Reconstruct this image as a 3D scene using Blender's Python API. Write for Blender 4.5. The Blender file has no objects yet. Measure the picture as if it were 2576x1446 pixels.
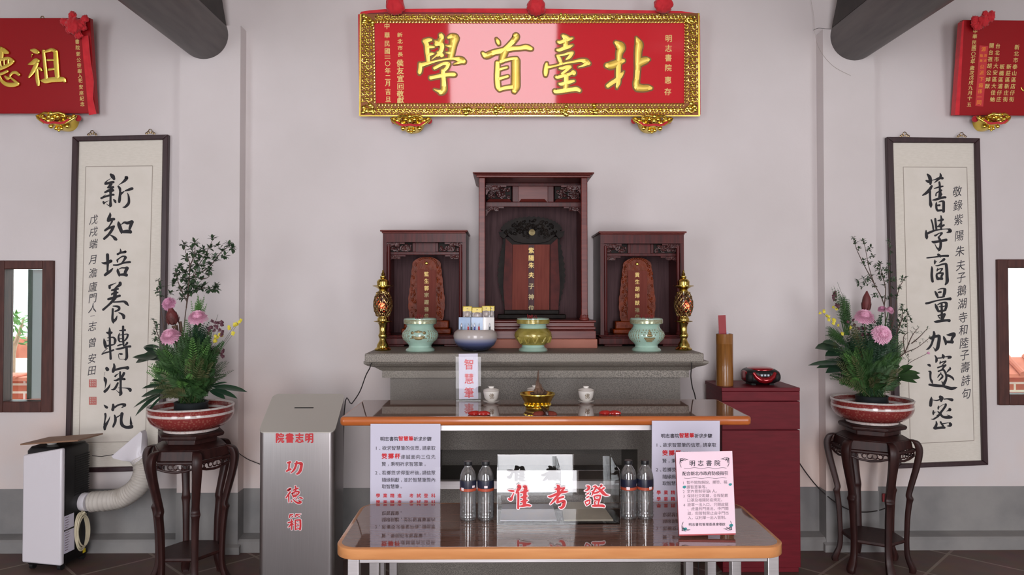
import bpy, bmesh, math, random
from math import sin, cos, pi, radians as R
from mathutils import Vector as V, Matrix, noise as mnoise

random.seed(7)
sc = bpy.context.scene
COL = sc.collection
F = 1860.0                      # focal length in pixels of the 2576 px wide photograph
EYE = 1.50                      # camera height (m)
PITCH, YAW, PPX, PPY = R(1.0), R(0.6), 1288.0, 703.0

# ------------------------------------------------------------------ camera, world, exposure
cd = bpy.data.cameras.new('camera')
cd.sensor_width = 36.0
cd.lens = 36.0 * F / 2576.0
cd.shift_y = (PPY - 723.0) / 2576.0
cd.clip_start, cd.clip_end = 0.05, 200
cam = bpy.data.objects.new('camera', cd)
cam.location = (0, 0, EYE)
cam.rotation_euler = (R(90) + PITCH, 0, -YAW)
COL.objects.link(cam)
sc.camera = cam

w = bpy.data.worlds.new('daylight_sky')
sc.world = w
w.use_nodes = True
bg = w.node_tree.nodes['Background']
bg.inputs[0].default_value = (0.90, 0.95, 1.0, 1)
bg.inputs[1].default_value = 7.0

sc.view_settings.view_transform = 'Standard'
sc.view_settings.look = 'None'
sc.view_settings.gamma = 1
sc.view_settings.use_curve_mapping = False
sc.view_settings.exposure = -0.68
sc.cycles.max_bounces = 10
sc.cycles.transparent_max_bounces = 24
sc.cycles.caustics_refractive = False
sc.cycles.caustics_reflective = False
sc.cycles.sample_clamp_indirect = 6.0


def area(name, loc, rot, sx, sy, power, col):
    l = bpy.data.lights.new(name, 'AREA')
    l.shape = 'RECTANGLE'
    l.size, l.size_y, l.energy, l.color = sx, sy, power, col
    o = bpy.data.objects.new(name, l)
    o.location, o.rotation_euler = loc, rot
    COL.objects.link(o)
    return o


# daylight falling in through the three door bays of the front wall (behind the camera)
area('daylight_middle_door', (-0.02, -2.56, 1.76), (R(90), 0, 0), 1.56, 3.4, 236, (1.0, 0.93, 0.96))
area('daylight_left_door', (-4.1, -2.56, 1.5), (R(90), 0, 0), 1.9, 2.7, 62, (0.95, 0.95, 1.0))
area('daylight_right_door', (4.1, -2.56, 1.5), (R(90), 0, 0), 1.9, 2.7, 62, (1.0, 0.95, 0.95))

# ------------------------------------------------------------------ pixel <-> place
_r = V((cos(YAW), -sin(YAW), 0))
_f = V((sin(YAW) * cos(PITCH), cos(YAW) * cos(PITCH), sin(PITCH)))
_u = _r.cross(_f)
EYEP = V((0, 0, EYE))


def ray(px, py):
    return _f + _r * ((px - PPX) / F) - _u * ((py - PPY) / F)


def at(px, py, Y):
    d = ray(px, py)
    return EYEP + d * (Y / d.y)


class Plane:
    def __init__(self, p0, n):
        self.p, self.n = V(p0), V(n).normalized()

    def hit(self, px, py, h=0.0):
        d = ray(px, py)
        return EYEP + d * ((self.p - EYEP).dot(self.n) / d.dot(self.n)) + self.n * h


def wall_plane(Y):
    return Plane((0, Y, 0), (0, -1, 0))


# ------------------------------------------------------------------ materials
def lin(c):
    return tuple(((x / 255.0) / 12.92 if x / 255.0 <= 0.04045 else (((x / 255.0) + 0.055) / 1.055) ** 2.4) for x in c) + (1.0,)


def mat(name, rgb, rough=0.5, metal=0.0, rgb2=None, scale=8.0, stretch=(1, 1, 1), detail=4.0, bump=0.0, bscale=None,
        coat=0.0, ior=1.5, emit=0.0, emit_rgb=None, trans=0.0, aniso=0.0, lo=0.35, hi=0.65, sheen=0.0, spec=0.5):
    m = bpy.data.materials.new(name)
    m.use_nodes = True
    nt = m.node_tree
    b = nt.nodes['Principled BSDF']
    b.inputs['Base Color'].default_value = lin(rgb)
    b.inputs['Roughness'].default_value = rough
    b.inputs['Metallic'].default_value = metal
    b.inputs['IOR'].default_value = ior
    b.inputs['Coat Weight'].default_value = coat
    b.inputs['Coat Roughness'].default_value = 0.04
    b.inputs['Transmission Weight'].default_value = trans
    b.inputs['Anisotropic'].default_value = aniso
    b.inputs['Sheen Weight'].default_value = sheen
    b.inputs['Specular IOR Level'].default_value = spec
    if emit:
        b.inputs['Emission Color'].default_value = lin(emit_rgb or rgb)
        b.inputs['Emission Strength'].default_value = emit
    if rgb2 or bump:
        tc = nt.nodes.new('ShaderNodeTexCoord')
        mp = nt.nodes.new('ShaderNodeMapping')
        mp.inputs['Scale'].default_value = stretch
        nt.links.new(tc.outputs['Object'], mp.inputs['Vector'])
    if rgb2:
        n = nt.nodes.new('ShaderNodeTexNoise')
        n.inputs['Scale'].default_value = scale
        n.inputs['Detail'].default_value = detail
        nt.links.new(mp.outputs['Vector'], n.inputs['Vector'])
        cr = nt.nodes.new('ShaderNodeValToRGB')
        cr.color_ramp.elements[0].position, cr.color_ramp.elements[0].color = lo, lin(rgb)
        cr.color_ramp.elements[1].position, cr.color_ramp.elements[1].color = hi, lin(rgb2)
        nt.links.new(n.outputs['Fac'], cr.inputs['Fac'])
        nt.links.new(cr.outputs['Color'], b.inputs['Base Color'])
    if bump:
        n2 = nt.nodes.new('ShaderNodeTexNoise')
        n2.inputs['Scale'].default_value = bscale or scale
        n2.inputs['Detail'].default_value = detail
        nt.links.new(mp.outputs['Vector'], n2.inputs['Vector'])
        bp = nt.nodes.new('ShaderNodeBump')
        bp.inputs['Strength'].default_value = bump
        bp.inputs['Distance'].default_value = 0.01
        nt.links.new(n2.outputs['Fac'], bp.inputs['Height'])
        nt.links.new(bp.outputs['Normal'], b.inputs['Normal'])
    return m


def clear(name, tint, reflect=1.5, rough=0.0, base=0.0):
    """thin clear sheet: what lies behind shows straight through, with a Fresnel reflection"""
    m = bpy.data.materials.new(name)
    m.use_nodes = True
    nt = m.node_tree
    nt.nodes.clear()
    o = nt.nodes.new('ShaderNodeOutputMaterial')
    t = nt.nodes.new('ShaderNodeBsdfTransparent')
    t.inputs[0].default_value = tint + (1,)
    g = nt.nodes.new('ShaderNodeBsdfGlossy')
    g.inputs['Roughness'].default_value = rough
    fr = nt.nodes.new('ShaderNodeFresnel')
    fr.inputs['IOR'].default_value = reflect
    ad = nt.nodes.new('ShaderNodeMath')
    ad.operation = 'ADD'
    ad.use_clamp = True
    ad.inputs[1].default_value = base
    mx = nt.nodes.new('ShaderNodeMixShader')
    nt.links.new(fr.outputs[0], ad.inputs[0])
    nt.links.new(ad.outputs[0], mx.inputs[0])
    nt.links.new(t.outputs[0], mx.inputs[1])
    nt.links.new(g.outputs[0], mx.inputs[2])
    nt.links.new(mx.outputs[0], o.inputs[0])
    return m


def vgrad(name, stops, axis='Z', rough=0.2, coat=0.5):
    """glaze bands along the object's own height (metres from its base)"""
    m = mat(name, (255, 255, 255), rough, coat=coat)
    nt = m.node_tree
    tc = nt.nodes.new('ShaderNodeTexCoord')
    sp = nt.nodes.new('ShaderNodeSeparateXYZ')
    nt.links.new(tc.outputs['Object'], sp.inputs[0])
    z1 = stops[-1][0]
    mr = nt.nodes.new('ShaderNodeMath')
    mr.operation = 'DIVIDE'
    mr.inputs[1].default_value = z1
    nt.links.new(sp.outputs[axis], mr.inputs[0])
    cr = nt.nodes.new('ShaderNodeValToRGB')
    el = cr.color_ramp.elements
    while len(el) < len(stops):
        el.new(0.5)
    for e, (z, c) in zip(el, stops):
        e.position, e.color = z / z1, lin(c)
    nt.links.new(mr.outputs[0], cr.inputs['Fac'])
    nt.links.new(cr.outputs['Color'], nt.nodes['Principled BSDF'].inputs['Base Color'])
    return m


def brick_mat(name, c1, c2, mortar, bw, bh, ms=0.012, rough=0.8, rot=0.0, plane='XZ', offset=0.5, bump=0.3):
    m = mat(name, c1, rough)
    nt = m.node_tree
    tc = nt.nodes.new('ShaderNodeTexCoord')
    mp = nt.nodes.new('ShaderNodeMapping')
    nt.links.new(tc.outputs['Object'], mp.inputs['Vector'])
    mp.inputs['Rotation'].default_value = (R(90) if plane == 'XZ' else 0, 0, rot)
    br = nt.nodes.new('ShaderNodeTexBrick')
    br.offset = offset
    br.inputs['Color1'].default_value = lin(c1)
    br.inputs['Color2'].default_value = lin(c2)
    br.inputs['Mortar'].default_value = lin(mortar)
    br.inputs['Scale'].default_value = 1.0
    br.inputs['Mortar Size'].default_value = ms
    br.inputs['Brick Width'].default_value = bw
    br.inputs['Row Height'].default_value = bh
    nt.links.new(mp.outputs['Vector'], br.inputs['Vector'])
    n = nt.nodes.new('ShaderNodeTexNoise')
    n.inputs['Scale'].default_value = 9
    n.inputs['Detail'].default_value = 6
    nt.links.new(tc.outputs['Object'], n.inputs['Vector'])
    mx = nt.nodes.new('ShaderNodeMix')
    mx.data_type = 'RGBA'
    mx.blend_type = 'OVERLAY'
    mx.inputs[0].default_value = 0.35
    nt.links.new(br.outputs['Color'], mx.inputs[6])
    nt.links.new(n.outputs['Color'], mx.inputs[7])
    nt.links.new(mx.outputs[2], nt.nodes['Principled BSDF'].inputs['Base Color'])
    return m


def wall_mat():
    m = mat('lime_plaster', (214, 207, 206), 0.9, rgb2=(224, 217, 217), scale=1.3, detail=6, bump=0.05, bscale=60)
    nt = m.node_tree
    b = nt.nodes['Principled BSDF']
    src = b.inputs['Base Color'].links[0].from_socket
    # old peach-coloured damp blotches low on the wall
    tc = nt.nodes.new('ShaderNodeTexCoord')
    n = nt.nodes.new('ShaderNodeTexNoise')
    n.inputs['Scale'].default_value = 1.1
    n.inputs['Detail'].default_value = 8
    sp = nt.nodes.new('ShaderNodeSeparateXYZ')
    nt.links.new(tc.outputs['Object'], n.inputs['Vector'])
    nt.links.new(tc.outputs['Object'], sp.inputs[0])
    mr = nt.nodes.new('ShaderNodeMapRange')
    mr.inputs[1].default_value, mr.inputs[2].default_value = 1.35, 0.55
    nt.links.new(sp.outputs['Z'], mr.inputs[0])
    mr2 = nt.nodes.new('ShaderNodeMapRange')
    mr2.inputs[1].default_value, mr2.inputs[2].default_value = 0.46, 0.62
    nt.links.new(n.outputs['Fac'], mr2.inputs[0])
    mu = nt.nodes.new('ShaderNodeMath')
    mu.operation = 'MULTIPLY'
    nt.links.new(mr.outputs[0], mu.inputs[0])
    nt.links.new(mr2.outputs[0], mu.inputs[1])
    mu2 = nt.nodes.new('ShaderNodeMath')
    mu2.operation = 'MULTIPLY'
    mu2.inputs[1].default_value = 0.6
    nt.links.new(mu.outputs[0], mu2.inputs[0])
    mx = nt.nodes.new('ShaderNodeMix')
    mx.data_type = 'RGBA'
    nt.links.new(mu2.outputs[0], mx.inputs[0])
    nt.links.new(src, mx.inputs[6])
    mx.inputs[7].default_value = lin((226, 200, 186))
    nt.links.new(mx.outputs[2], b.inputs['Base Color'])
    return m


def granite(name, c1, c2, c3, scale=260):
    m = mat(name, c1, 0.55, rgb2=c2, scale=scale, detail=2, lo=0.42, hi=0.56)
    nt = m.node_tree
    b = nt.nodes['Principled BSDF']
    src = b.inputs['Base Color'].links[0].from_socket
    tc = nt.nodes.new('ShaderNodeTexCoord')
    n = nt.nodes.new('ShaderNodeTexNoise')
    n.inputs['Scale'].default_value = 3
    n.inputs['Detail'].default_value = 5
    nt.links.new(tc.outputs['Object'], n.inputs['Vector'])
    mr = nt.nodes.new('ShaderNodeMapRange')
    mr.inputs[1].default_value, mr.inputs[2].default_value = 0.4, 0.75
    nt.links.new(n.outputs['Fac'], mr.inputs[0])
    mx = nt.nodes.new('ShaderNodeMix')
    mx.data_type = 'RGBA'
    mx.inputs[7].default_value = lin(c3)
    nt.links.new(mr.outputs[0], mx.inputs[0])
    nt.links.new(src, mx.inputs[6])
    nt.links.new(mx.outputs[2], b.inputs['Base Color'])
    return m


M = dict(
    wall=wall_mat(),
    cement=mat('grey_cement', (128, 127, 127), 0.85, rgb2=(148, 146, 144), scale=4, detail=8, bump=0.08, bscale=40),
    ceiling=mat('ceiling_boards', (196, 184, 174), 0.7, rgb2=(180, 168, 158), scale=3, stretch=(8, 0.6, 1)),
    front=mat('front_wall_paint', (176, 162, 156), 0.8, rgb2=(188, 174, 168), scale=2),
    beam=mat('dark_painted_log', (84, 80, 79), 0.5, rgb2=(98, 93, 91), scale=5, stretch=(6, 0.6, 6), bump=0.05),
    plank=mat('dark_plank', (44, 40, 39), 0.7, rgb2=(58, 53, 51), scale=6),
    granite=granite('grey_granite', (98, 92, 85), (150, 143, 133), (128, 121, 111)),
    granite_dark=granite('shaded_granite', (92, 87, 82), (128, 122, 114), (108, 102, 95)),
    rosewood=mat('rosewood', (62, 21, 22), 0.34, rgb2=(86, 30, 29), scale=5, stretch=(14, 14, 1.2), ior=1.4, spec=0.35),
    rosewood_l=mat('light_rosewood', (90, 36, 33), 0.34, rgb2=(112, 48, 42), scale=5, stretch=(1.2, 10, 12), ior=1.45, spec=0.4),
    darkwood=mat('dark_cabinet_back', (70, 44, 47), 0.6, rgb2=(88, 60, 63), scale=6, stretch=(16, 16, 0.8), spec=0.25),
    blackwood=mat('carved_blackwood', (24, 19, 17), 0.5, rgb2=(36, 30, 26), scale=30, spec=0.12),
    tablet_red=mat('tablet_red_brown', (108, 46, 36), 0.55, rgb2=(120, 56, 44), scale=6, stretch=(12, 12, 1), spec=0.15),
    tablet_side=mat('tablet_side_wood', (88, 32, 28), 0.5, rgb2=(72, 26, 24), scale=20, spec=0.15),
    tablet_amber=mat('tablet_amber_wood', (122, 46, 8), 0.40, rgb2=(94, 34, 8), scale=25, bump=0.4, bscale=45, spec=0.2),
    carving=mat('carved_rosewood', (66, 32, 33), 0.38, rgb2=(84, 44, 42), scale=30, spec=0.5),
    plinth=mat('pale_red_plinth', (176, 112, 92), 0.6, rgb2=(166, 102, 84), scale=4),
    stand=mat('dark_stand_wood', (42, 22, 21), 0.42, rgb2=(58, 31, 28), scale=6, stretch=(8, 8, 1), ior=1.4),
    window=mat('window_frame_wood', (86, 46, 38), 0.5, rgb2=(68, 34, 28), scale=5, stretch=(10, 10, 1.5)),
    scroll_frame=mat('scroll_frame_wood', (52, 34, 38), 0.4, rgb2=(62, 41, 44), scale=6, stretch=(8, 8, 1)),
    scroll_silk=mat('cream_silk', (222, 216, 204), 0.85, rgb2=(228, 222, 211), scale=40, stretch=(1, 1, 4)),
    scroll_paper=mat('rice_paper', (224, 218, 207), 0.9, rgb2=(229, 223, 213), scale=12),
    rule=mat('mount_rule', (168, 158, 146), 0.9),
    ink=mat('brush_ink', (34, 33, 38), 0.7),
    ink_soft=mat('dry_brush_ink', (74, 72, 76), 0.8),
    seal=mat('vermilion_seal', (196, 112, 104), 0.8),
    plaque=mat('red_lacquer', (216, 50, 58), 0.04, ior=1.45),
    plaque_dark=mat('deep_red_lacquer', (158, 24, 30), 0.3, ior=1.3),
    filigree_bed=mat('filigree_bed', (124, 70, 30), 0.4, metal=0.45),
    cloth=mat('red_cloth', (205, 26, 40), 0.75, rgb2=(222, 38, 50), scale=20, sheen=0.3, bump=0.1, bscale=80),
    gold=mat('gold_leaf', (232, 200, 84), 0.24, metal=1.0, rgb2=(244, 216, 110), scale=14),
    gold_face=mat('gold_paint', (250, 218, 104), 0.35, metal=0.3, rgb2=(246, 206, 86), scale=9),
    gold_rim=mat('dark_gold_rim', (112, 78, 28), 0.45, metal=0.3),  # dark brown-gold outline round the raised characters
    gold_soft=mat('pale_gold_paint', (226, 196, 120), 0.5, metal=0.2),
    gold_fade=mat('tarnished_gold', (136, 122, 84), 0.4, metal=0.4),
    brass=mat('polished_brass', (204, 178, 98), 0.16, metal=1.0, rgb2=(186, 160, 80), scale=10),
    brass_dark=mat('dark_brass', (158, 132, 88), 0.28, metal=0.9),
    ruby=mat('ruby_glass', (60, 8, 8), 0.15, coat=0.3),
    lamp_glow=mat('lamp_glow', (255, 60, 40), 0.4, emit=16.0, emit_rgb=(255, 70, 46)),
    celadon=mat('celadon_glaze', (158, 190, 174), 0.12, rgb2=(168, 198, 184), scale=20, coat=0.6),
    burner_gold=mat('burner_gold_glaze', (140, 126, 56), 0.22, metal=0.2, rgb2=(168, 154, 78), scale=22, coat=0.4, bump=0.6, bscale=26),
    ash=mat('incense_ash', (150, 140, 132), 0.95, rgb2=(120, 110, 102), scale=60),
    stick=mat('red_incense_stick', (132, 36, 38), 0.7),
    bamboo=mat('bamboo_skin', (150, 100, 48), 0.25, rgb2=(130, 84, 38), scale=7, stretch=(14, 14, 1), coat=0.4),
    cabinet=mat('crimson_lacquer', (98, 12, 26), 0.5, rgb2=(110, 18, 32), scale=5, stretch=(2, 2, 14), ior=1.35),
    table_top=mat('brown_laminate', (114, 84, 72), 0.035, rgb2=(124, 94, 82), scale=6, stretch=(0.9, 14, 1), ior=2.0),
    edge_dark=mat('orange_wood_edge', (188, 104, 50), 0.3, rgb2=(172, 90, 40), scale=6, stretch=(1, 10, 10), coat=0.3),
    edge_light=mat('pale_wood_edge', (214, 150, 96), 0.35, rgb2=(204, 138, 86), scale=6, stretch=(1, 10, 10), coat=0.2),
    steel=mat('brushed_steel', (206, 202, 203), 0.40, metal=1.0, rgb2=(196, 192, 193), scale=6, stretch=(1, 1, 60)),
    steel_box=mat('satin_steel_sheet', (190, 186, 186), 0.30, metal=1.0, rgb2=(182, 178, 178), scale=5, stretch=(80, 80, 1), aniso=0.5),
    steel_lid=mat('matt_steel_sheet', (186, 182, 174), 0.55, metal=0.25),
    black=mat('black_plastic', (16, 16, 18), 0.4),
    matt_black=mat('matt_black', (14, 14, 15), 0.7),
    white_panel=mat('white_plastic', (226, 222, 228), 0.3, coat=0.2),
    hose=mat('hose_vinyl', (200, 194, 186), 0.5, rgb2=(188, 182, 174), scale=9),
    cream_cord=mat('cream_cord', (206, 196, 168), 0.5),
    cable=mat('dark_cable', (38, 34, 34), 0.5),
    paper=mat('printed_paper', (214, 210, 226), 0.6),
    paper_pink=mat('pink_printed_board', (232, 208, 222), 0.5, rgb2=(236, 202, 214), scale=2),
    paper_edge=mat('red_card_edge', (176, 70, 74), 0.6),
    print_black=mat('print_black', (52, 48, 58), 0.7),
    print_grey=mat('print_grey', (122, 106, 116), 0.8),
    print_red=mat('print_red', (212, 34, 44), 0.6),
    print_teal=mat('print_teal', (30, 138, 140), 0.6),
    vinyl_white=mat('white_vinyl', (240, 224, 226), 0.5),
    vinyl_red=mat('red_vinyl', (206, 40, 48), 0.45),
    film=clear('clear_film', (0.97, 0.97, 0.98), 1.3, 0.03),
    acrylic=clear('clear_acrylic', (0.96, 0.97, 0.97), 1.46, 0.0, 0.005),
    pane=clear('window_pane', (0.9, 0.95, 0.93), 1.5),
    pet=clear('bottle_plastic', (0.97, 0.98, 0.98), 1.6, 0.06, 0.16),
    cap=mat('bottle_cap', (22, 22, 26), 0.4),
    label_navy=mat('bottle_label', (30, 32, 52), 0.35),
    label_orange=mat('bottle_label_band', (176, 78, 52), 0.35),
    porcelain=mat('white_porcelain', (226, 222, 216), 0.15, coat=0.5),
    cup_gold=mat('cup_gold_line', (104, 82, 48), 0.4, metal=0.3),
    bwei=mat('red_lacquered_wood', (158, 30, 26), 0.15, coat=0.5),
    pen_wood=mat('dark_pen_wood', (52, 28, 24), 0.3),
    smoke_wood=mat('incense_root', (110, 84, 66), 0.7, rgb2=(74, 52, 42), scale=30),
    yellow=mat('yellow_card', (232, 204, 34), 0.5),
    bead=mat('brown_bead_disc', (104, 82, 70), 0.3, rgb2=(150, 128, 112), scale=90, coat=0.4),
    pale_blue=mat('pale_blue_card', (170, 196, 228), 0.5, rgb2=(186, 208, 234), scale=40),
    pen_red=mat('red_pen', (190, 26, 34), 0.3),
    pen_blue=mat('blue_pen', (34, 50, 140), 0.3),
    pen_black=mat('grey_pen', (60, 60, 66), 0.3),
    pen_silver=mat('silver_pen_tip', (190, 190, 196), 0.25, metal=1.0),
    radio_red=mat('metallic_red', (150, 16, 28), 0.2, metal=0.5, coat=0.6),
    display=mat('radio_display', (110, 112, 118), 0.2, metal=0.6),
    floor=brick_mat('terracotta_tiles', (104, 82, 74), (90, 70, 63), (136, 122, 112), 0.40, 0.40, 0.008, 0.55, R(45), 'XY', 0.0),
    brick=brick_mat('red_brick', (170, 84, 58), (152, 72, 50), (196, 180, 166), 0.22, 0.07, 0.010, 0.9),
    rooftile=mat('terracotta_roof_tile', (188, 108, 84), 0.8, rgb2=(164, 90, 70), scale=8),
    outwall=mat('garden_wall_plaster', (236, 232, 226), 0.9),
    ground=mat('courtyard_paving', (190, 182, 172), 0.9),
    bark=mat('pale_bark', (176, 150, 128), 0.9, rgb2=(150, 124, 104), scale=12),
    leaf_dark=mat('glossy_dark_leaf', (30, 56, 40), 0.35, rgb2=(44, 72, 50), scale=14, coat=0.2),
    leaf=mat('branch_leaf', (46, 68, 48), 0.45, rgb2=(66, 88, 60), scale=30),
    leaf_grey=mat('grey_green_leaf', (84, 98, 76), 0.5, rgb2=(70, 84, 64), scale=30),
    fern=mat('fern_green', (34, 66, 30), 0.6, rgb2=(60, 96, 46), scale=10),
    fern_light=mat('conifer_green', (78, 124, 58), 0.55, rgb2=(96, 140, 70), scale=10),
    fern_olive=mat('olive_sprays', (92, 92, 58), 0.6, rgb2=(72, 80, 48), scale=14),
    stem=mat('twig_bark', (84, 66, 58), 0.7),
    mum=mat('pink_petal', (224, 156, 190), 0.55, rgb2=(246, 206, 224), scale=220),
    mum_dark=mat('mauve_petal', (200, 130, 166), 0.55, rgb2=(228, 176, 202), scale=220),
    protea=mat('protea_bract', (112, 46, 48), 0.6, rgb2=(84, 44, 40), scale=18),
    plum=mat('plum_floret', (92, 50, 62), 0.6),
    orchid=mat('yellow_floret', (218, 204, 66), 0.5),
    pot=mat('inner_dark_pot', (40, 46, 48), 0.4),
)


# rust-red porcelain basin glaze with little flowers, banded along its height
def basin_mat():
    m = vgrad('basin_glaze', [(0, (206, 196, 192)), (0.012, (206, 196, 192)), (0.016, (132, 50, 48)), (0.088, (142, 56, 52)), (0.090, (214, 204, 200)),
                              (0.100, (214, 204, 200)), (0.102, (138, 52, 50)), (0.122, (138, 52, 50)), (0.124, (210, 204, 200)), (0.14, (210, 204, 200))], rough=0.16)
    nt = m.node_tree
    b = nt.nodes['Principled BSDF']
    src = b.inputs['Base Color'].links[0].from_socket
    cr = src.node
    cr.color_ramp.interpolation = 'CONSTANT'
    tc = nt.nodes.new('ShaderNodeTexCoord')
    vo = nt.nodes.new('ShaderNodeTexVoronoi')
    vo.inputs['Scale'].default_value = 75
    nt.links.new(tc.outputs['Object'], vo.inputs['Vector'])
    mr = nt.nodes.new('ShaderNodeMapRange')
    mr.inputs[1].default_value, mr.inputs[2].default_value = 0.42, 0.30
    mr.inputs[4].default_value = 0.30
    nt.links.new(vo.outputs['Distance'], mr.inputs[0])
    mx = nt.nodes.new('ShaderNodeMix')
    mx.data_type = 'RGBA'
    nt.links.new(mr.outputs[0], mx.inputs[0])
    nt.links.new(src, mx.inputs[6])
    mx.inputs[7].default_value = lin((176, 128, 108))
    nt.links.new(mx.outputs[2], b.inputs['Base Color'])
    return m


def whiten(m, amount):
    # white mixed in to imitate bright light refracted by the water
    nt = m.node_tree
    out = nt.nodes['Material Output']
    src = out.inputs[0].links[0].from_socket
    df = nt.nodes.new('ShaderNodeBsdfTranslucent')
    df.inputs[0].default_value = (0.95, 0.96, 0.97, 1)
    d2 = nt.nodes.new('ShaderNodeBsdfDiffuse')
    d2.inputs[0].default_value = (0.95, 0.96, 0.97, 1)
    ad = nt.nodes.new('ShaderNodeMixShader')
    mx = nt.nodes.new('ShaderNodeMixShader')
    mx.inputs[0].default_value = amount
    nt.links.new(df.outputs[0], ad.inputs[1])
    nt.links.new(d2.outputs[0], ad.inputs[2])
    nt.links.new(src, mx.inputs[1])
    nt.links.new(ad.outputs[0], mx.inputs[2])
    nt.links.new(mx.outputs[0], out.inputs[0])


whiten(M['pet'], 0.10)
M['basin'] = basin_mat()
M['tub'] = vgrad('dipped_blue_glaze', [(0, (38, 42, 56)), (0.022, (46, 50, 72)), (0.042, (82, 90, 128)), (0.058, (146, 148, 168)), (0.070, (178, 170, 168)), (0.115, (190, 180, 174))], rough=0.25, coat=0.3)


# ------------------------------------------------------------------ mesh builder
def catmull(pts, n):
    out = []
    P = [pts[0]] + list(pts) + [pts[-1]]
    for i in range(1, len(P) - 2):
        a, b, c, d = P[i - 1], P[i], P[i + 1], P[i + 2]
        for k in range(n):
            t = k / n
            out.append(tuple(0.5 * (2 * b[j] + (c[j] - a[j]) * t + (2 * a[j] - 5 * b[j] + 4 * c[j] - d[j]) * t * t
                                    + (3 * b[j] - a[j] - 3 * c[j] + d[j]) * t ** 3) for j in range(len(b))))
    out.append(tuple(pts[-1]))
    return out


class G:
    def __init__(self):
        self.v, self.f = [], []

    def add(self, vs, fs):
        o = len(self.v)
        self.v += [V(p) for p in vs]
        self.f += [tuple(i + o for i in f) for f in fs]

    def box(self, x0, x1, y0, y1, z0, z1, mtx=None):
        vs = [V((x, y, z)) for z in (z0, z1) for y in (y0, y1) for x in (x0, x1)]
        if mtx:
            vs = [mtx @ p for p in vs]
        self.add(vs, [(0, 2, 3, 1), (4, 5, 7, 6), (0, 1, 5, 4), (2, 6, 7, 3), (0, 4, 6, 2), (1, 3, 7, 5)])
        return self

    def prism(self, poly, d0, d1, axes='xz'):
        """poly in two axes, extruded along the third from d0 to d1"""
        def mk(a, b, d):
            return {'xz': (a, d, b), 'yz': (d, a, b), 'xy': (a, b, d)}[axes]
        n = len(poly)
        self.add([mk(a, b, d0) for a, b in poly] + [mk(a, b, d1) for a, b in poly],
                 [tuple(range(n)), tuple(range(2 * n - 1, n - 1, -1))] + [(i, (i + 1) % n, n + (i + 1) % n, n + i) for i in range(n)])
        return self

    def slab(self, pts, off):
        """closed outline of world points, thickened by the vector off"""
        n = len(pts)
        off = V(off)
        self.add([V(p) for p in pts] + [V(p) + off for p in pts],
                 [tuple(range(n)), tuple(range(2 * n - 1, n - 1, -1))] + [(i, (i + 1) % n, n + (i + 1) % n, n + i) for i in range(n)])
        return self

    def lathe(self, prof, c=(0, 0, 0), seg=32, sx=1.0, sy=1.0, caps=True):
        c = V(c)
        n = len(prof)
        vs = [c + V((r * cos(2 * pi * k / seg) * sx, r * sin(2 * pi * k / seg) * sy, z)) for r, z in prof for k in range(seg)]
        fs = [(i * seg + k, i * seg + (k + 1) % seg, (i + 1) * seg + (k + 1) % seg, (i + 1) * seg + k) for i in range(n - 1) for k in range(seg)]
        if caps:
            fs.append(tuple(range(seg - 1, -1, -1)))
            fs.append(tuple((n - 1) * seg + k for k in range(seg)))
        self.add(vs, fs)
        return self

    def tube(self, pts, r, seg=6, closed=False):
        pts = [V(p) for p in pts]
        n = len(pts)
        rs = r if isinstance(r, (list, tuple)) else [r] * n
        vs, prev = [], None
        for i, p in enumerate(pts):
            a = pts[(i - 1) % n] if closed or i else p
            b = pts[(i + 1) % n] if closed or i < n - 1 else p
            t = (b - a)
            t = t.normalized() if t.length > 1e-9 else V((0, 0, 1))
            if prev is None:
                prev = t.orthogonal().normalized()
            s = prev - t * prev.dot(t)
            s = s.normalized() if s.length > 1e-6 else t.orthogonal().normalized()
            prev = s
            q = t.cross(s)
            for k in range(seg):
                a2 = 2 * pi * k / seg
                vs.append(p + (s * cos(a2) + q * sin(a2)) * rs[i])
        fs = [(i * seg + k, i * seg + (k + 1) % seg, ((i + 1) % n) * seg + (k + 1) % seg, ((i + 1) % n) * seg + k)
              for i in range(n if closed else n - 1) for k in range(seg)]
        if not closed:
            fs += [tuple(range(seg - 1, -1, -1)), tuple((n - 1) * seg + k for k in range(seg))]
        self.add(vs, fs)
        return self

    def ball(self, c, rx, ry=None, rz=None, seg=10, rings=6, mtx=None):
        ry, rz = ry or rx, rz or rx
        c = V(c)
        vs = [V((0, 0, -rz))]
        for i in range(1, rings):
            a = -pi / 2 + pi * i / rings
            for k in range(seg):
                b = 2 * pi * k / seg
                vs.append(V((rx * cos(a) * cos(b), ry * cos(a) * sin(b), rz * sin(a))))
        vs.append(V((0, 0, rz)))
        if mtx:
            vs = [mtx @ p for p in vs]
        t = len(vs) - 1
        fs = [(0, 1 + (k + 1) % seg, 1 + k) for k in range(seg)]
        fs += [(1 + i * seg + k, 1 + i * seg + (k + 1) % seg, 1 + (i + 1) * seg + (k + 1) % seg, 1 + (i + 1) * seg + k) for i in range(rings - 2) for k in range(seg)]
        fs += [(t, 1 + (rings - 2) * seg + k, 1 + (rings - 2) * seg + (k + 1) % seg) for k in range(seg)]
        self.add([c + p for p in vs], fs)
        return self

    def loft(self, rings, caps=True):
        n = len(rings[0])
        self.add([p for r in rings for p in r],
                 [(i * n + k, i * n + (k + 1) % n, (i + 1) * n + (k + 1) % n, (i + 1) * n + k) for i in range(len(rings) - 1) for k in range(n)]
                 + ([tuple(range(n - 1, -1, -1)), tuple((len(rings) - 1) * n + k for k in range(n))] if caps else []))
        return self


ROOTM = {}


def tag(o, label=None, cat=None, group=None, kind=None):
    if label:
        o['label'] = label
    if cat:
        o['category'] = cat
    if group:
        o['group'] = group
    if kind:
        o['kind'] = kind
    return o


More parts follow.
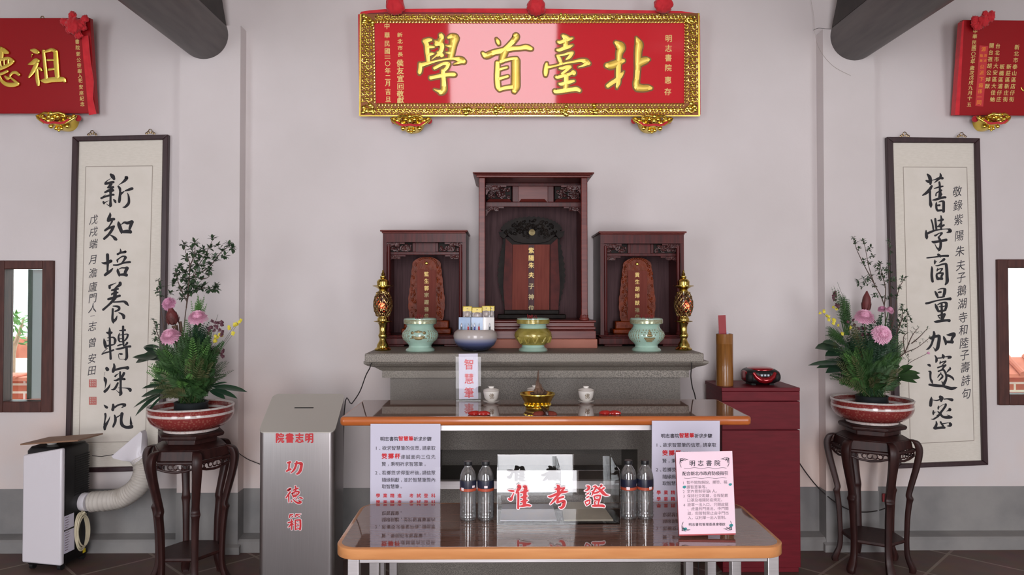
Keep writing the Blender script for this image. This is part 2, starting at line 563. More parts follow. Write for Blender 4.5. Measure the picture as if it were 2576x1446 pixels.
def thing(name, loc, label, cat, group=None, rot=(0, 0, 0)):
    o = bpy.data.objects.new(name, None)
    o.empty_display_size = 0.05
    o.location, o.rotation_euler = loc, rot
    COL.objects.link(o)
    from mathutils import Euler
    ROOTM[o.name] = (Matrix.Translation(V(loc)) @ Euler(rot).to_matrix().to_4x4()).inverted()
    return tag(o, label, cat, group)


def rootinv(p):
    q = p
    while q.parent:
        q = q.parent
    return ROOTM.get(q.name, Matrix.Identity(4))


def part(name, g, m, parent=None, local=False, smooth=True, bevel=0.0, angle=40, recalc=True, seg=2, label=None, kind=None):
    """links the collected shapes as ONE mesh object (world coordinates unless local)"""
    me = bpy.data.meshes.new(name)
    vs = g.v
    if parent is not None and not local:
        inv = rootinv(parent)
        vs = [inv @ p for p in vs]
    me.from_pydata([tuple(p) for p in vs], [], g.f)
    if recalc:
        bm = bmesh.new()
        bm.from_mesh(me)
        bmesh.ops.recalc_face_normals(bm, faces=bm.faces)
        bm.to_mesh(me)
        bm.free()
    if smooth:
        me.polygons.foreach_set('use_smooth', [True] * len(me.polygons))
        me.set_sharp_from_angle(angle=R(angle))
    me.materials.append(M[m] if isinstance(m, str) else m)
    o = bpy.data.objects.new(name, me)
    COL.objects.link(o)
    if parent is not None:
        o.parent = parent
    if bevel:
        b = o.modifiers.new('edge', 'BEVEL')
        b.width, b.segments, b.limit_method, b.angle_limit = bevel, seg, 'ANGLE', R(35)
    if label:
        o['label'] = label
    if kind:
        o['kind'] = kind
    return o


def solo(name, g, m, label, cat, group=None, loc=None, **k):
    """a thing that is one mesh; loc = where its origin lies (world)"""
    if loc is None:
        xs, ys, zs = zip(*[tuple(p) for p in g.v])
        loc = ((min(xs) + max(xs)) / 2, (min(ys) + max(ys)) / 2, min(zs))
    g.v = [p - V(loc) for p in g.v]
    o = part(name, g, m, None, **k)
    o.location = loc
    return tag(o, label, cat, group)


def struct(name, g, m, **k):
    return tag(part(name, g, m, None, **k), kind='structure')


def dup(root, loc, rotz=None, label=None, group=None):
    r = root.copy()
    COL.objects.link(r)
    r.location = loc
    if rotz is not None:
        r.rotation_euler = (root.rotation_euler.x, root.rotation_euler.y, rotz)
    if label:
        r['label'] = label
    if group:
        r['group'] = group
    for ch in list(root.children):
        c = ch.copy()
        COL.objects.link(c)
        c.parent = r
        for g in ch.children:
            d = g.copy()
            COL.objects.link(d)
            d.parent = c
    return r


# ------------------------------------------------------------------ writing
_gl = {}


def glyph(ch, bold=0.0):
    k = (ch, bold)
    if k not in _gl:
        c = bpy.data.curves.new('glyph', 'FONT')
        c.body, c.size, c.resolution_u, c.fill_mode, c.offset = ch, 1.0, 2, 'FRONT', bold
        o = bpy.data.objects.new('glyph', c)
        COL.objects.link(o)
        dg = bpy.context.evaluated_depsgraph_get()
        me = bpy.data.meshes.new_from_object(o.evaluated_get(dg))
        vs = [(p.co.x, p.co.y) for p in me.vertices]
        fs = [tuple(p.vertices) for p in me.polygons]
        bpy.data.objects.remove(o)
        bpy.data.curves.remove(c)
        bpy.data.meshes.remove(me)
        _gl[k] = (vs, fs)
    return _gl[k]


def put(g, pl, ch, cx, cy, w_, h_, bold=0.0, lift=0.0006, slant=0.0, rise=0.0):
    """one character centred on pixel (cx, cy) of the plane pl; w_, h_ = size of its square in pixels"""
    if ch in ' 　':
        return
    vs, fs = glyph(ch)
    half = 0.5 if ord(ch) > 0x2000 else 0.28
    for k, (du, dt) in enumerate(((0, 0),) if bold <= 0 else ((-bold, 0), (bold, 0), (0, bold * .7), (0, -bold * .7))):
        out = []
        for x, y in vs:
            u, t = x - half + du, y - 0.355 + dt
            out.append(pl.hit(cx + (u + slant * t) * w_, cy - (t + rise * u) * h_, lift + k * 0.00008))
        g.add(out, fs)


def column(g, pl, txt, x0, y0, x1, y1, w_, h_, bold=0.02, lift=0.0006, slant=0.0, rise=0.08):
    n = len(txt)
    for i, ch in enumerate(txt):
        t = i / max(1, n - 1)
        put(g, pl, ch, x0 + (x1 - x0) * t, y0 + (y1 - y0) * t, w_, h_, bold, lift, slant, rise)


def line(g, pl, txt, x0, x1, y0, y1, w_, h_, bold=0.01, lift=0.0006):
    """characters with their centres spread evenly from x0 to x1"""
    n = len(txt)
    for i, ch in enumerate(txt):
        t = i / max(1, n - 1)
        put(g, pl, ch, x0 + (x1 - x0) * t, y0 + (y1 - y0) * t, w_, h_, bold, lift)


def brush(g, pl, ox, oy, k, strokes, lift=0.0008, grow=0.0, dome=0.0, n=5):
    """brush strokes: lists of (x, y, radius) in enlarged pixels; (ox, oy) + k * (x, y) = photo pixel"""
    for si, st in enumerate(strokes):
        s = catmull(st, n) if len(st) > 1 else [st[0], (st[0][0] + 1, st[0][1] + 1, st[0][2])]
        s = [(x, y, max(r, 2.0 if k < 0.5 else 0.25) + grow) for x, y, r in s]
        # round ends
        (xa, ya, ra), (xb, yb, rb) = s[0], s[1]
        (xc, yc, rc), (xd, yd, rd) = s[-1], s[-2]
        da = math.hypot(xb - xa, yb - ya) or 1
        dc = math.hypot(xd - xc, yd - yc) or 1
        ta, tc_ = ((xa - xb) / da, (ya - yb) / da), ((xc - xd) / dc, (yc - yd) / dc)
        pre = [(xa + ta[0] * ra * e, ya + ta[1] * ra * e, ra * q) for e, q in ((0.9, 0.3), (0.65, 0.72), (0.3, 0.94))]
        post = [(xc + tc_[0] * rc * e, yc + tc_[1] * rc * e, rc * q) for e, q in ((0.3, 0.94), (0.65, 0.72), (0.9, 0.3))]
        s = pre + s + post
        prof = ((-1, 0.0), (-0.84, 0.85), (0, 1.0), (0.84, 0.85), (1, 0.0)) if dome else ((-1, 1.0), (1, 1.0))
        m = len(prof)
        vs = []
        h0 = lift + si * 0.00006
        for i, (x, y, r) in enumerate(s):
            a, b = s[max(0, i - 1)], s[min(len(s) - 1, i + 1)]
            tx, ty = b[0] - a[0], b[1] - a[1]
            L = math.hypot(tx, ty) or 1
            nx, ny = -ty / L, tx / L
            ef = min(1.0, r / 25.0)
            for q, e in prof:
                vs.append(pl.hit(ox + k * (x + nx * r * q), oy + k * (y + ny * r * q), h0 + (dome * ef * e if dome else 0)))
        fs = [(i * m + j, i * m + j + 1, (i + 1) * m + j + 1, (i + 1) * m + j) for i in range(len(s) - 1) for j in range(m - 1)]
        fs += [tuple(range(m)), tuple((len(s) - 1) * m + j for j in range(m))] if m > 2 else []
        g.add(vs, fs)
# ------------------------------------------------------------------ brush-written characters: (ox, oy, k, strokes)
K17 = 170 / 1446.0
KS = 100 / 1446.0
C_XUE = (1030, 78, K17, [
    [(330, 215, 45), (375, 300, 48), (385, 450, 45), (400, 580, 40), (405, 660, 35)], [(350, 215, 40), (420, 195, 40), (470, 195, 25)],
    [(400, 345, 30), (480, 345, 28), (540, 345, 12)], [(410, 520, 35), (470, 495, 30), (530, 490, 12)],
    [(670, 90, 40), (690, 140, 50), (640, 250, 55), (570, 290, 40)], [(545, 215, 14), (600, 260, 38), (690, 300, 48), (690, 400, 45), (640, 490, 42), (600, 545, 15)],
    [(600, 460, 20), (650, 480, 40), (700, 530, 42)], [(610, 500, 20), (560, 545, 14), (480, 610, 5)],
    [(830, 145, 25), (900, 120, 50), (970, 150, 75), (960, 180, 85)], [(960, 180, 85), (930, 320, 65), (905, 450, 60), (880, 580, 52)],
    [(890, 330, 30), (830, 325, 20), (780, 310, 8)], [(880, 475, 35), (830, 470, 20), (785, 465, 8)],
    [(215, 690, 15), (260, 725, 40), (350, 705, 35), (450, 680, 25), (620, 635, 16), (800, 605, 18), (950, 595, 25), (1060, 610, 50), (1130, 640, 60), (1170, 660, 40)],
    [(235, 710, 35), (235, 800, 40), (220, 890, 38), (215, 915, 20)], [(1100, 650, 50), (1040, 685, 25), (950, 712, 5)],
    [(535, 800, 30), (600, 765, 32), (720, 705, 30), (800, 700, 38), (840, 715, 38)], [(830, 720, 42), (800, 790, 35), (750, 840, 35), (720, 860, 40)],
    [(720, 850, 42), (725, 950, 48), (735, 1050, 45), (740, 1180, 50), (735, 1260, 55), (700, 1300, 55), (660, 1320, 40)],
    [(690, 1310, 50), (620, 1290, 25), (530, 1250, 6)], [(455, 1005, 38), (560, 985, 35), (700, 955, 40), (850, 935, 38), (950, 935, 40), (975, 940, 30)]])
C_SHOU = (1195, 78, K17, [
    [(455, 165, 12), (490, 230, 35), (510, 285, 22)], [(870, 100, 50), (880, 135, 55), (800, 240, 50), (700, 340, 45), (640, 400, 50)],
    [(160, 470, 20), (240, 530, 55), (400, 465, 50), (560, 430, 52), (750, 385, 45), (950, 370, 38), (1090, 350, 48), (1190, 380, 38), (1215, 385, 25)],
    [(640, 440, 60), (600, 540, 60), (575, 640, 50)], [(480, 680, 40), (480, 850, 48), (475, 1000, 48), (490, 1180, 50), (520, 1260, 30)],
    [(540, 665, 30), (650, 625, 28), (800, 595, 28), (880, 610, 50)], [(870, 640, 75), (870, 850, 75), (870, 1050, 78), (865, 1200, 78), (840, 1290, 45)],
    [(520, 825, 25), (610, 800, 22), (690, 780, 18)], [(520, 1025, 28), (620, 995, 25), (705, 970, 22)], [(520, 1255, 35), (650, 1220, 35), (800, 1200, 38)]])
C_TAI = (1350, 78, K17, [
    [(550, 100, 20), (610, 170, 50), (620, 260, 52), (610, 350, 45)], [(560, 100, 25), (640, 140, 35), (700, 185, 30)],
    [(450, 230, 20), (500, 245, 33), (600, 210, 38), (700, 180, 30), (770, 155, 15)], [(430, 405, 20), (490, 410, 35), (600, 365, 40), (690, 340, 35), (770, 305, 12)],
    [(440, 545, 20), (470, 570, 38), (510, 660, 36)], [(430, 530, 16), (560, 515, 18), (680, 480, 25), (770, 465, 25)], [(760, 475, 30), (700, 560, 35), (625, 615, 12)],
    [(505, 690, 35), (540, 700, 28)], [(215, 690, 20), (205, 760, 38), (195, 880, 45), (190, 950, 28)],
    [(230, 775, 30), (300, 770, 22), (450, 735, 16), (600, 695, 18), (800, 660, 22), (950, 635, 33), (1050, 660, 55), (1120, 700, 33)], [(1080, 690, 50), (1000, 740, 22), (890, 775, 4)],
    [(480, 800, 20), (550, 800, 33), (650, 770, 35), (720, 765, 30)], [(720, 770, 30), (630, 850, 30), (540, 920, 25)],
    [(410, 980, 22), (450, 995, 33), (570, 960, 33), (680, 935, 33), (760, 900, 33)], [(770, 870, 35), (800, 900, 40), (790, 930, 28)],
    [(630, 960, 50), (630, 1080, 50), (620, 1200, 52), (615, 1270, 48)], [(475, 1130, 18), (530, 1140, 33), (640, 1110, 38), (740, 1085, 33), (800, 1070, 22)],
    [(380, 1280, 28), (420, 1300, 40), (600, 1275, 45), (750, 1255, 42), (850, 1245, 45), (920, 1280, 32)]])
C_BEI = (1505, 78, K17, [
    [(370, 245, 30), (450, 310, 80), (485, 370, 82), (450, 470, 60), (440, 600, 52), (430, 750, 50), (425, 950, 50), (425, 1100, 45), (400, 1190, 25), (398, 1230, 10)],
    [(180, 740, 45), (260, 740, 72), (380, 700, 70), (480, 650, 60), (540, 640, 33)], [(200, 1180, 38), (280, 1120, 42), (400, 1040, 42), (480, 950, 40), (545, 865, 5)],
    [(810, 140, 10), (850, 230, 55), (870, 300, 75), (850, 450, 65), (845, 650, 60), (840, 800, 52), (825, 1000, 48), (810, 1120, 58), (830, 1200, 68)],
    [(860, 700, 65), (950, 650, 70), (1040, 620, 55), (1090, 610, 18)], [(840, 1210, 72), (950, 1225, 62), (1060, 1220, 55), (1130, 1225, 28)]])
C_ZU = (0, 110, 120 / 1446.0, [
    [(980, 200, 30), (1080, 225, 75), (1180, 270, 60)], [(1010, 330, 20), (980, 420, 5)], [(880, 630, 15), (1000, 600, 60), (1120, 530, 90), (1190, 530, 55)],
    [(1150, 600, 60), (1080, 760, 70), (1000, 900, 52), (910, 1020, 28)], [(1150, 800, 45), (1160, 1000, 55), (1180, 1150, 58), (1195, 1260, 38)],
    [(1180, 740, 30), (1250, 760, 42), (1300, 830, 22)], [(1350, 220, 45), (1370, 400, 45), (1400, 700, 52), (1420, 900, 52), (1440, 1060, 50)],
    [(1400, 250, 38), (1500, 220, 48), (1600, 190, 52), (1700, 230, 60)], [(1720, 260, 72), (1730, 500, 82), (1750, 800, 78), (1770, 1000, 75)],
    [(1480, 500, 33), (1640, 500, 33)], [(1520, 790, 38), (1660, 770, 38)], [(1260, 1110, 15), (1400, 1130, 82), (1600, 1100, 85), (1800, 1090, 85), (1950, 1090, 75), (2000, 1150, 42)]])
C_DE = (0, 110, 120 / 1446.0, [
    [(-300, 250, 60), (50, 190, 85), (200, 250, 75), (280, 280, 40)], [(60, 150, 60), (80, 350, 70), (70, 420, 60)],
    [(-300, 600, 60), (100, 480, 50), (300, 460, 58), (430, 540, 52)], [(420, 540, 58), (330, 620, 58), (150, 720, 58), (-250, 860, 60)],
    [(150, 500, 25), (160, 640, 25)], [(40, 540, 25), (60, 690, 25)], [(290, 470, 30), (280, 610, 30)],
    [(-250, 1020, 60), (80, 920, 45), (260, 840, 40)], [(40, 1010, 30), (90, 1130, 50), (250, 1240, 68), (450, 1250, 72), (560, 1220, 68)],
    [(600, 1220, 28), (480, 1130, 38), (370, 1040, 25), (340, 980, 30), (420, 890, 42), (520, 880, 48), (610, 950, 42)], [(200, 1000, 30), (270, 1055, 52), (330, 1050, 30)],
    [(-700, 300, 80), (-800, 700, 80), (-950, 900, 40)], [(-700, 600, 60), (-700, 1250, 60)], [(-450, 950, 40), (-480, 1150, 50)]])
C_ZHUN = (1260, 1200, KS, [
    [(270, 480, 12), (380, 495, 38), (470, 500, 30)], [(475, 570, 12), (420, 690, 30), (375, 800, 52), (310, 800, 45), (270, 780, 20)],
    [(640, 300, 45), (690, 350, 58), (630, 450, 58), (560, 570, 28)], [(635, 560, 40), (635, 800, 38), (630, 1000, 38), (630, 1120, 38)],
    [(830, 340, 40), (890, 345, 58), (910, 430, 58)], [(880, 450, 60), (870, 700, 65), (860, 900, 70), (850, 1000, 60)],
    [(700, 540, 12), (800, 545, 42), (920, 500, 45), (985, 490, 25)], [(715, 725, 12), (800, 725, 42), (900, 690, 42), (970, 680, 14)],
    [(715, 890, 12), (800, 875, 42), (900, 850, 42), (990, 830, 12)], [(680, 1050, 22), (800, 1040, 38), (950, 1010, 48), (1060, 1030, 35), (1090, 1030, 16)]])
C_KAO = (1360, 1200, KS, [
    [(605, 290, 25), (650, 340, 60), (650, 450, 58), (640, 600, 50)], [(515, 430, 12), (600, 430, 42), (720, 410, 38), (800, 380, 12)],
    [(290, 700, 25), (370, 700, 42), (520, 635, 42), (700, 560, 42), (880, 530, 38), (975, 525, 18)], [(850, 390, 38), (760, 510, 38), (640, 650, 42), (500, 820, 42), (355, 975, 18)],
    [(825, 710, 38), (720, 740, 36), (640, 780, 38), (610, 880, 45), (600, 920, 36)], [(610, 920, 33), (740, 870, 38), (850, 870, 52), (855, 930, 58), (820, 1050, 55), (740, 1110, 42), (670, 1090, 12)]])
C_ZHENG = (1455, 1205, KS, [
    [(300, 240, 16), (370, 270, 48), (380, 330, 48), (310, 400, 28), (230, 425, 10)], [(290, 545, 12), (350, 515, 28), (400, 480, 10)], [(290, 675, 12), (350, 640, 28), (395, 610, 12)],
    [(240, 820, 20), (270, 880, 22), (300, 950, 18)], [(240, 810, 12), (330, 780, 32), (420, 750, 22)], [(420, 760, 22), (400, 850, 22), (380, 880, 18)], [(300, 940, 22), (380, 890, 22), (430, 860, 12)],
    [(540, 270, 18), (610, 250, 32), (640, 290, 38), (590, 380, 32), (530, 470, 32), (510, 560, 18), (450, 610, 4)], [(470, 430, 8), (540, 475, 32), (600, 510, 26)],
    [(580, 500, 22), (680, 480, 36), (760, 440, 26)], [(620, 270, 30), (700, 320, 32), (800, 390, 52), (900, 500, 58), (1000, 570, 36), (1130, 575, 6)],
    [(820, 200, 18), (850, 230, 32), (780, 290, 22), (740, 310, 10)], [(930, 310, 32), (890, 340, 32), (830, 380, 22)],
    [(560, 620, 18), (680, 590, 32), (800, 590, 32)], [(800, 600, 33), (780, 700, 28)], [(570, 620, 28), (600, 740, 28)], [(610, 740, 22), (700, 725, 22), (780, 710, 22)],
    [(590, 820, 22), (600, 900, 26)], [(770, 720, 33), (740, 800, 32), (720, 900, 26)], [(600, 800, 16), (700, 770, 16), (760, 750, 16)], [(510, 965, 28), (600, 960, 42), (750, 955, 42), (880, 960, 46), (930, 985, 38)]])
KG = 100 / 723.0
C_GONG = (690, 1150, KG, [
    [(240, 100, 14), (280, 90, 20), (300, 85, 14)], [(275, 100, 17), (270, 160, 15), (265, 220, 15)], [(225, 250, 15), (260, 230, 19), (300, 215, 17)],
    [(375, 115, 13), (430, 105, 17), (490, 110, 26), (495, 150, 26), (475, 240, 26), (430, 295, 20), (405, 300, 12)], [(410, 80, 17), (400, 130, 19), (370, 210, 19), (330, 260, 13), (300, 285, 6)]])
C_DE2 = (690, 1150, KG, [
    [(250, 590, 16), (285, 570, 17), (300, 575, 14), (250, 610, 13)], [(290, 630, 15), (250, 690, 15), (215, 735, 9)], [(265, 690, 13), (265, 760, 12), (265, 815, 9)],
    [(350, 595, 12), (400, 575, 15), (435, 560, 12)], [(385, 525, 13), (392, 570, 15), (385, 620, 14)],
    [(330, 650, 13), (390, 620, 13), (450, 625, 13), (440, 660, 13), (400, 690, 13), (345, 700, 13), (330, 660, 10)], [(375, 640, 7), (380, 680, 7)], [(410, 640, 7), (410, 670, 7)],
    [(345, 720, 11), (400, 705, 11)], [(310, 780, 6), (320, 810, 10)], [(345, 760, 8), (380, 800, 13), (430, 825, 19), (480, 820, 19), (485, 800, 10), (440, 780, 7)],
    [(395, 735, 9), (410, 760, 7)], [(460, 725, 9), (495, 740, 15), (515, 745, 9)]])
C_XIANG = (690, 1150, KG, [
    [(290, 1040, 12), (280, 1080, 13), (275, 1100, 7)], [(290, 1045, 9), (340, 1035, 9)], [(310, 1060, 7), (340, 1080, 9)], [(400, 1035, 12), (390, 1070, 12), (375, 1085, 7)],
    [(400, 1040, 9), (480, 1030, 7)], [(420, 1055, 7), (460, 1080, 9)], [(250, 1190, 11), (300, 1175, 13), (340, 1165, 9)], [(315, 1130, 12), (320, 1220, 15), (318, 1310, 11)],
    [(310, 1200, 11), (280, 1250, 11), (255, 1270, 7)], [(330, 1200, 9), (350, 1220, 9)], [(385, 1140, 13), (385, 1240, 13), (385, 1310, 13)], [(385, 1140, 11), (470, 1135, 15)],
    [(475, 1140, 17), (478, 1240, 17), (470, 1310, 17)], [(395, 1200, 7), (450, 1190, 7)], [(395, 1250, 7), (450, 1240, 7)], [(390, 1305, 11), (460, 1295, 11)]])
SCROLL_L = [
    (245, 430, KS, [  # 新
        [(490, 130, 45), (560, 200, 78), (610, 290, 48)], [(480, 280, 9), (380, 340, 14), (290, 420, 28)], [(290, 465, 42), (400, 445, 48), (520, 415, 48), (590, 405, 42)],
        [(500, 480, 55), (440, 560, 48), (395, 600, 38)], [(390, 600, 38), (480, 600, 38), (580, 590, 42)], [(500, 600, 50), (520, 700, 65), (480, 750, 58)],
        [(280, 775, 33), (400, 720, 48), (520, 680, 58), (580, 710, 42)], [(150, 990, 42), (250, 950, 33), (400, 900, 38), (520, 870, 38), (595, 865, 38)], [(300, 870, 12), (200, 930, 12)],
        [(485, 740, 55), (485, 900, 42), (480, 1100, 42), (480, 1250, 56), (460, 1310, 22)], [(225, 1130, 38), (245, 1180, 38)], [(250, 1170, 28), (330, 1120, 13), (430, 1080, 7)], [(330, 1190, 6), (410, 1260, 18)],
        [(590, 1040, 18), (640, 1090, 48), (670, 1150, 28)], [(1040, 230, 50), (1075, 250, 58), (1000, 350, 52), (900, 430, 28), (780, 510, 6)], [(765, 560, 33), (820, 640, 48), (830, 740, 38)],
        [(835, 760, 42), (825, 900, 48), (810, 1050, 52), (800, 1130, 42)], [(860, 830, 48), (930, 780, 28), (980, 740, 18)], [(1020, 720, 22), (1120, 690, 42), (1240, 650, 52), (1275, 640, 48)],
        [(1090, 790, 7), (1130, 880, 28), (1150, 1000, 42), (1150, 1140, 48), (1100, 1230, 52), (1010, 1310, 38), (920, 1320, 7)]]),
    (245, 525, KS, [  # 知
        [(460, 150, 18), (465, 230, 48), (420, 350, 62), (390, 430, 48)], [(400, 430, 58), (480, 400, 58), (580, 380, 52), (610, 380, 48)], [(540, 460, 33), (480, 560, 28), (420, 660, 28), (300, 760, 33)],
        [(280, 790, 38), (400, 720, 38), (520, 670, 42), (610, 640, 38)], [(600, 650, 42), (520, 790, 52), (420, 930, 48), (330, 1020, 48), (250, 1090, 45)], [(480, 960, 18), (580, 1020, 42), (650, 1090, 62), (690, 1120, 45)],
        [(770, 490, 33), (790, 580, 68), (840, 720, 68), (880, 840, 56), (875, 900, 18)], [(880, 570, 14), (980, 500, 38), (1100, 520, 56), (1260, 470, 58)], [(1270, 480, 62), (1220, 600, 58), (1180, 720, 48)],
        [(900, 840, 52), (1050, 830, 66), (1180, 830, 70), (1210, 850, 60)]]),
    (245, 615, KS, [  # 培
        [(370, 370, 58), (375, 500, 58), (380, 700, 48), (375, 850, 38), (370, 960, 38)], [(165, 660, 18), (250, 680, 42), (380, 660, 56), (490, 600, 58), (510, 620, 38)], [(280, 1110, 48), (380, 1030, 58), (480, 960, 48), (560, 870, 22)],
        [(835, 150, 9), (850, 230, 33), (840, 290, 38)], [(740, 350, 42), (850, 300, 38), (1000, 270, 48), (1020, 260, 48)], [(730, 570, 38), (735, 640, 22)], [(730, 560, 33), (800, 500, 22), (920, 430, 28), (1030, 440, 33)],
        [(1030, 470, 52), (960, 590, 38), (890, 680, 28)], [(590, 745, 28), (750, 740, 33), (950, 670, 33), (1150, 640, 42), (1200, 640, 33)], [(735, 880, 13), (745, 960, 48), (790, 1080, 48), (800, 1150, 22)],
        [(780, 900, 14), (880, 850, 22), (1000, 850, 28), (1080, 830, 38)], [(1090, 860, 62), (1030, 980, 58), (1000, 1080, 48)], [(800, 1100, 38), (950, 1090, 48), (1060, 1110, 62)]]),
    (245, 705, 100 / 1205.0, [  # 養
        [(370, 170, 38), (375, 230, 38)], [(400, 150, 28), (470, 120, 18), (570, 75, 7)], [(690, 80, 48), (690, 130, 48), (620, 180, 38), (540, 240, 22)], [(440, 300, 28), (520, 280, 33), (630, 260, 28)],
        [(540, 280, 48), (540, 400, 56), (520, 520, 48)], [(440, 440, 22), (450, 410, 28), (540, 380, 33), (620, 370, 26)], [(330, 570, 33), (450, 540, 42), (600, 490, 38), (680, 465, 38)],
        [(540, 530, 50), (450, 640, 42), (340, 750, 33), (180, 890, 36)], [(490, 660, 22), (650, 650, 26), (800, 640, 33), (880, 690, 48), (940, 760, 18)], [(480, 780, 18), (600, 790, 33), (660, 820, 38), (650, 890, 36), (540, 940, 22)],
        [(470, 870, 33), (465, 1000, 33), (460, 1150, 38), (480, 1230, 48), (490, 1290, 22)], [(490, 1240, 42), (560, 1180, 38), (600, 1080, 13)], [(650, 980, 13), (740, 1020, 33), (800, 1080, 48), (800, 1140, 42)]]),
    (245, 815, KS, [  # 轉
        [(440, 130, 13), (450, 200, 38)], [(350, 310, 33), (440, 330, 56), (520, 310, 42)], [(450, 250, 48), (455, 500, 42), (460, 800, 42), (475, 1050, 40), (485, 1260, 46)], [(240, 540, 18), (265, 650, 52), (290, 780, 58), (310, 860, 38)],
        [(370, 500, 13), (560, 480, 28), (630, 530, 42), (650, 600, 52), (630, 700, 38)], [(350, 610, 12), (480, 600, 12)], [(330, 800, 38), (480, 770, 33), (620, 740, 18)], [(370, 880, 13), (260, 980, 13), (190, 1060, 13)],
        [(170, 1095, 22), (300, 1040, 28), (450, 1000, 28), (590, 940, 33)], [(940, 90, 42), (935, 300, 38), (940, 550, 42), (950, 700, 38), (945, 790, 18)], [(810, 230, 18), (900, 235, 30), (1010, 220, 40)],
        [(805, 330, 13), (775, 450, 33), (785, 580, 38), (820, 640, 22)], [(800, 400, 18), (900, 390, 18), (1070, 365, 22), (1120, 390, 33)], [(1110, 400, 38), (1080, 500, 33), (1000, 600, 28)], [(790, 540, 18), (950, 520, 18)],
        [(800, 640, 22), (920, 640, 22)], [(740, 790, 22), (840, 750, 28), (910, 740, 18)], [(1090, 680, 40), (1060, 730, 38), (960, 800, 18)], [(670, 905, 13), (760, 905, 33), (950, 860, 38), (1100, 820, 38), (1200, 810, 42)],
        [(1065, 830, 48), (1070, 1000, 48), (1075, 1200, 52), (1030, 1290, 38)], [(1020, 1290, 28), (960, 1275, 10), (810, 1270, 10), (780, 1160, 12), (770, 1090, 9)], [(800, 1080, 22), (870, 1085, 38), (930, 1090, 13)]]),
    (245, 905, KS, [  # 深
        [(340, 310, 58), (370, 350, 68)], [(280, 440, 6), (250, 570, 6)], [(245, 620, 13), (290, 720, 62), (310, 830, 38), (290, 980, 12), (280, 1060, 7)], [(270, 1150, 52), (350, 1080, 48), (430, 970, 33), (475, 860, 6)],
        [(605, 150, 28), (620, 250, 48), (590, 370, 62), (570, 430, 48)], [(640, 370, 38), (800, 320, 42), (980, 290, 42), (1100, 290, 70)], [(650, 600, 33), (680, 560, 28), (780, 490, 7)], [(830, 440, 33), (830, 550, 38), (850, 680, 52)],
        [(970, 480, 48), (930, 570, 48), (860, 650, 48)], [(610, 745, 18), (700, 740, 36), (820, 690, 48), (980, 700, 42), (1000, 700, 33)], [(850, 700, 48), (850, 900, 40), (850, 1100, 48), (855, 1220, 62), (820, 1290, 28)],
        [(750, 840, 33), (690, 960, 42), (620, 1060, 42), (510, 1085, 13)], [(690, 1100, 6), (790, 1190, 18)], [(760, 1020, 9), (920, 1020, 13), (1080, 1030, 22), (1190, 1080, 62), (1200, 1130, 42)]]),
    (245, 1000, KS, [  # 沉
        [(240, 265, 10), (310, 330, 48), (350, 360, 46)], [(290, 590, 42), (300, 680, 38), (275, 830, 26), (260, 980, 38)], [(270, 1150, 42), (280, 1040, 62), (360, 910, 42), (430, 780, 22), (460, 680, 6)],
        [(575, 250, 38), (580, 330, 52), (560, 440, 56)], [(620, 360, 38), (760, 270, 33), (900, 240, 38), (990, 270, 70)], [(930, 340, 28), (880, 360, 9)], [(630, 640, 28), (660, 750, 48), (650, 880, 48), (600, 1000, 42), (575, 1060, 33)],
        [(690, 720, 22), (780, 670, 22), (830, 630, 18)], [(900, 585, 62), (880, 700, 52), (870, 850, 52), (900, 980, 62), (1000, 1060, 52), (1130, 1080, 58), (1250, 1050, 70)], [(1215, 680, 6), (1215, 800, 28), (1230, 950, 48)]]),
]
K11 = 100 / 1315.0
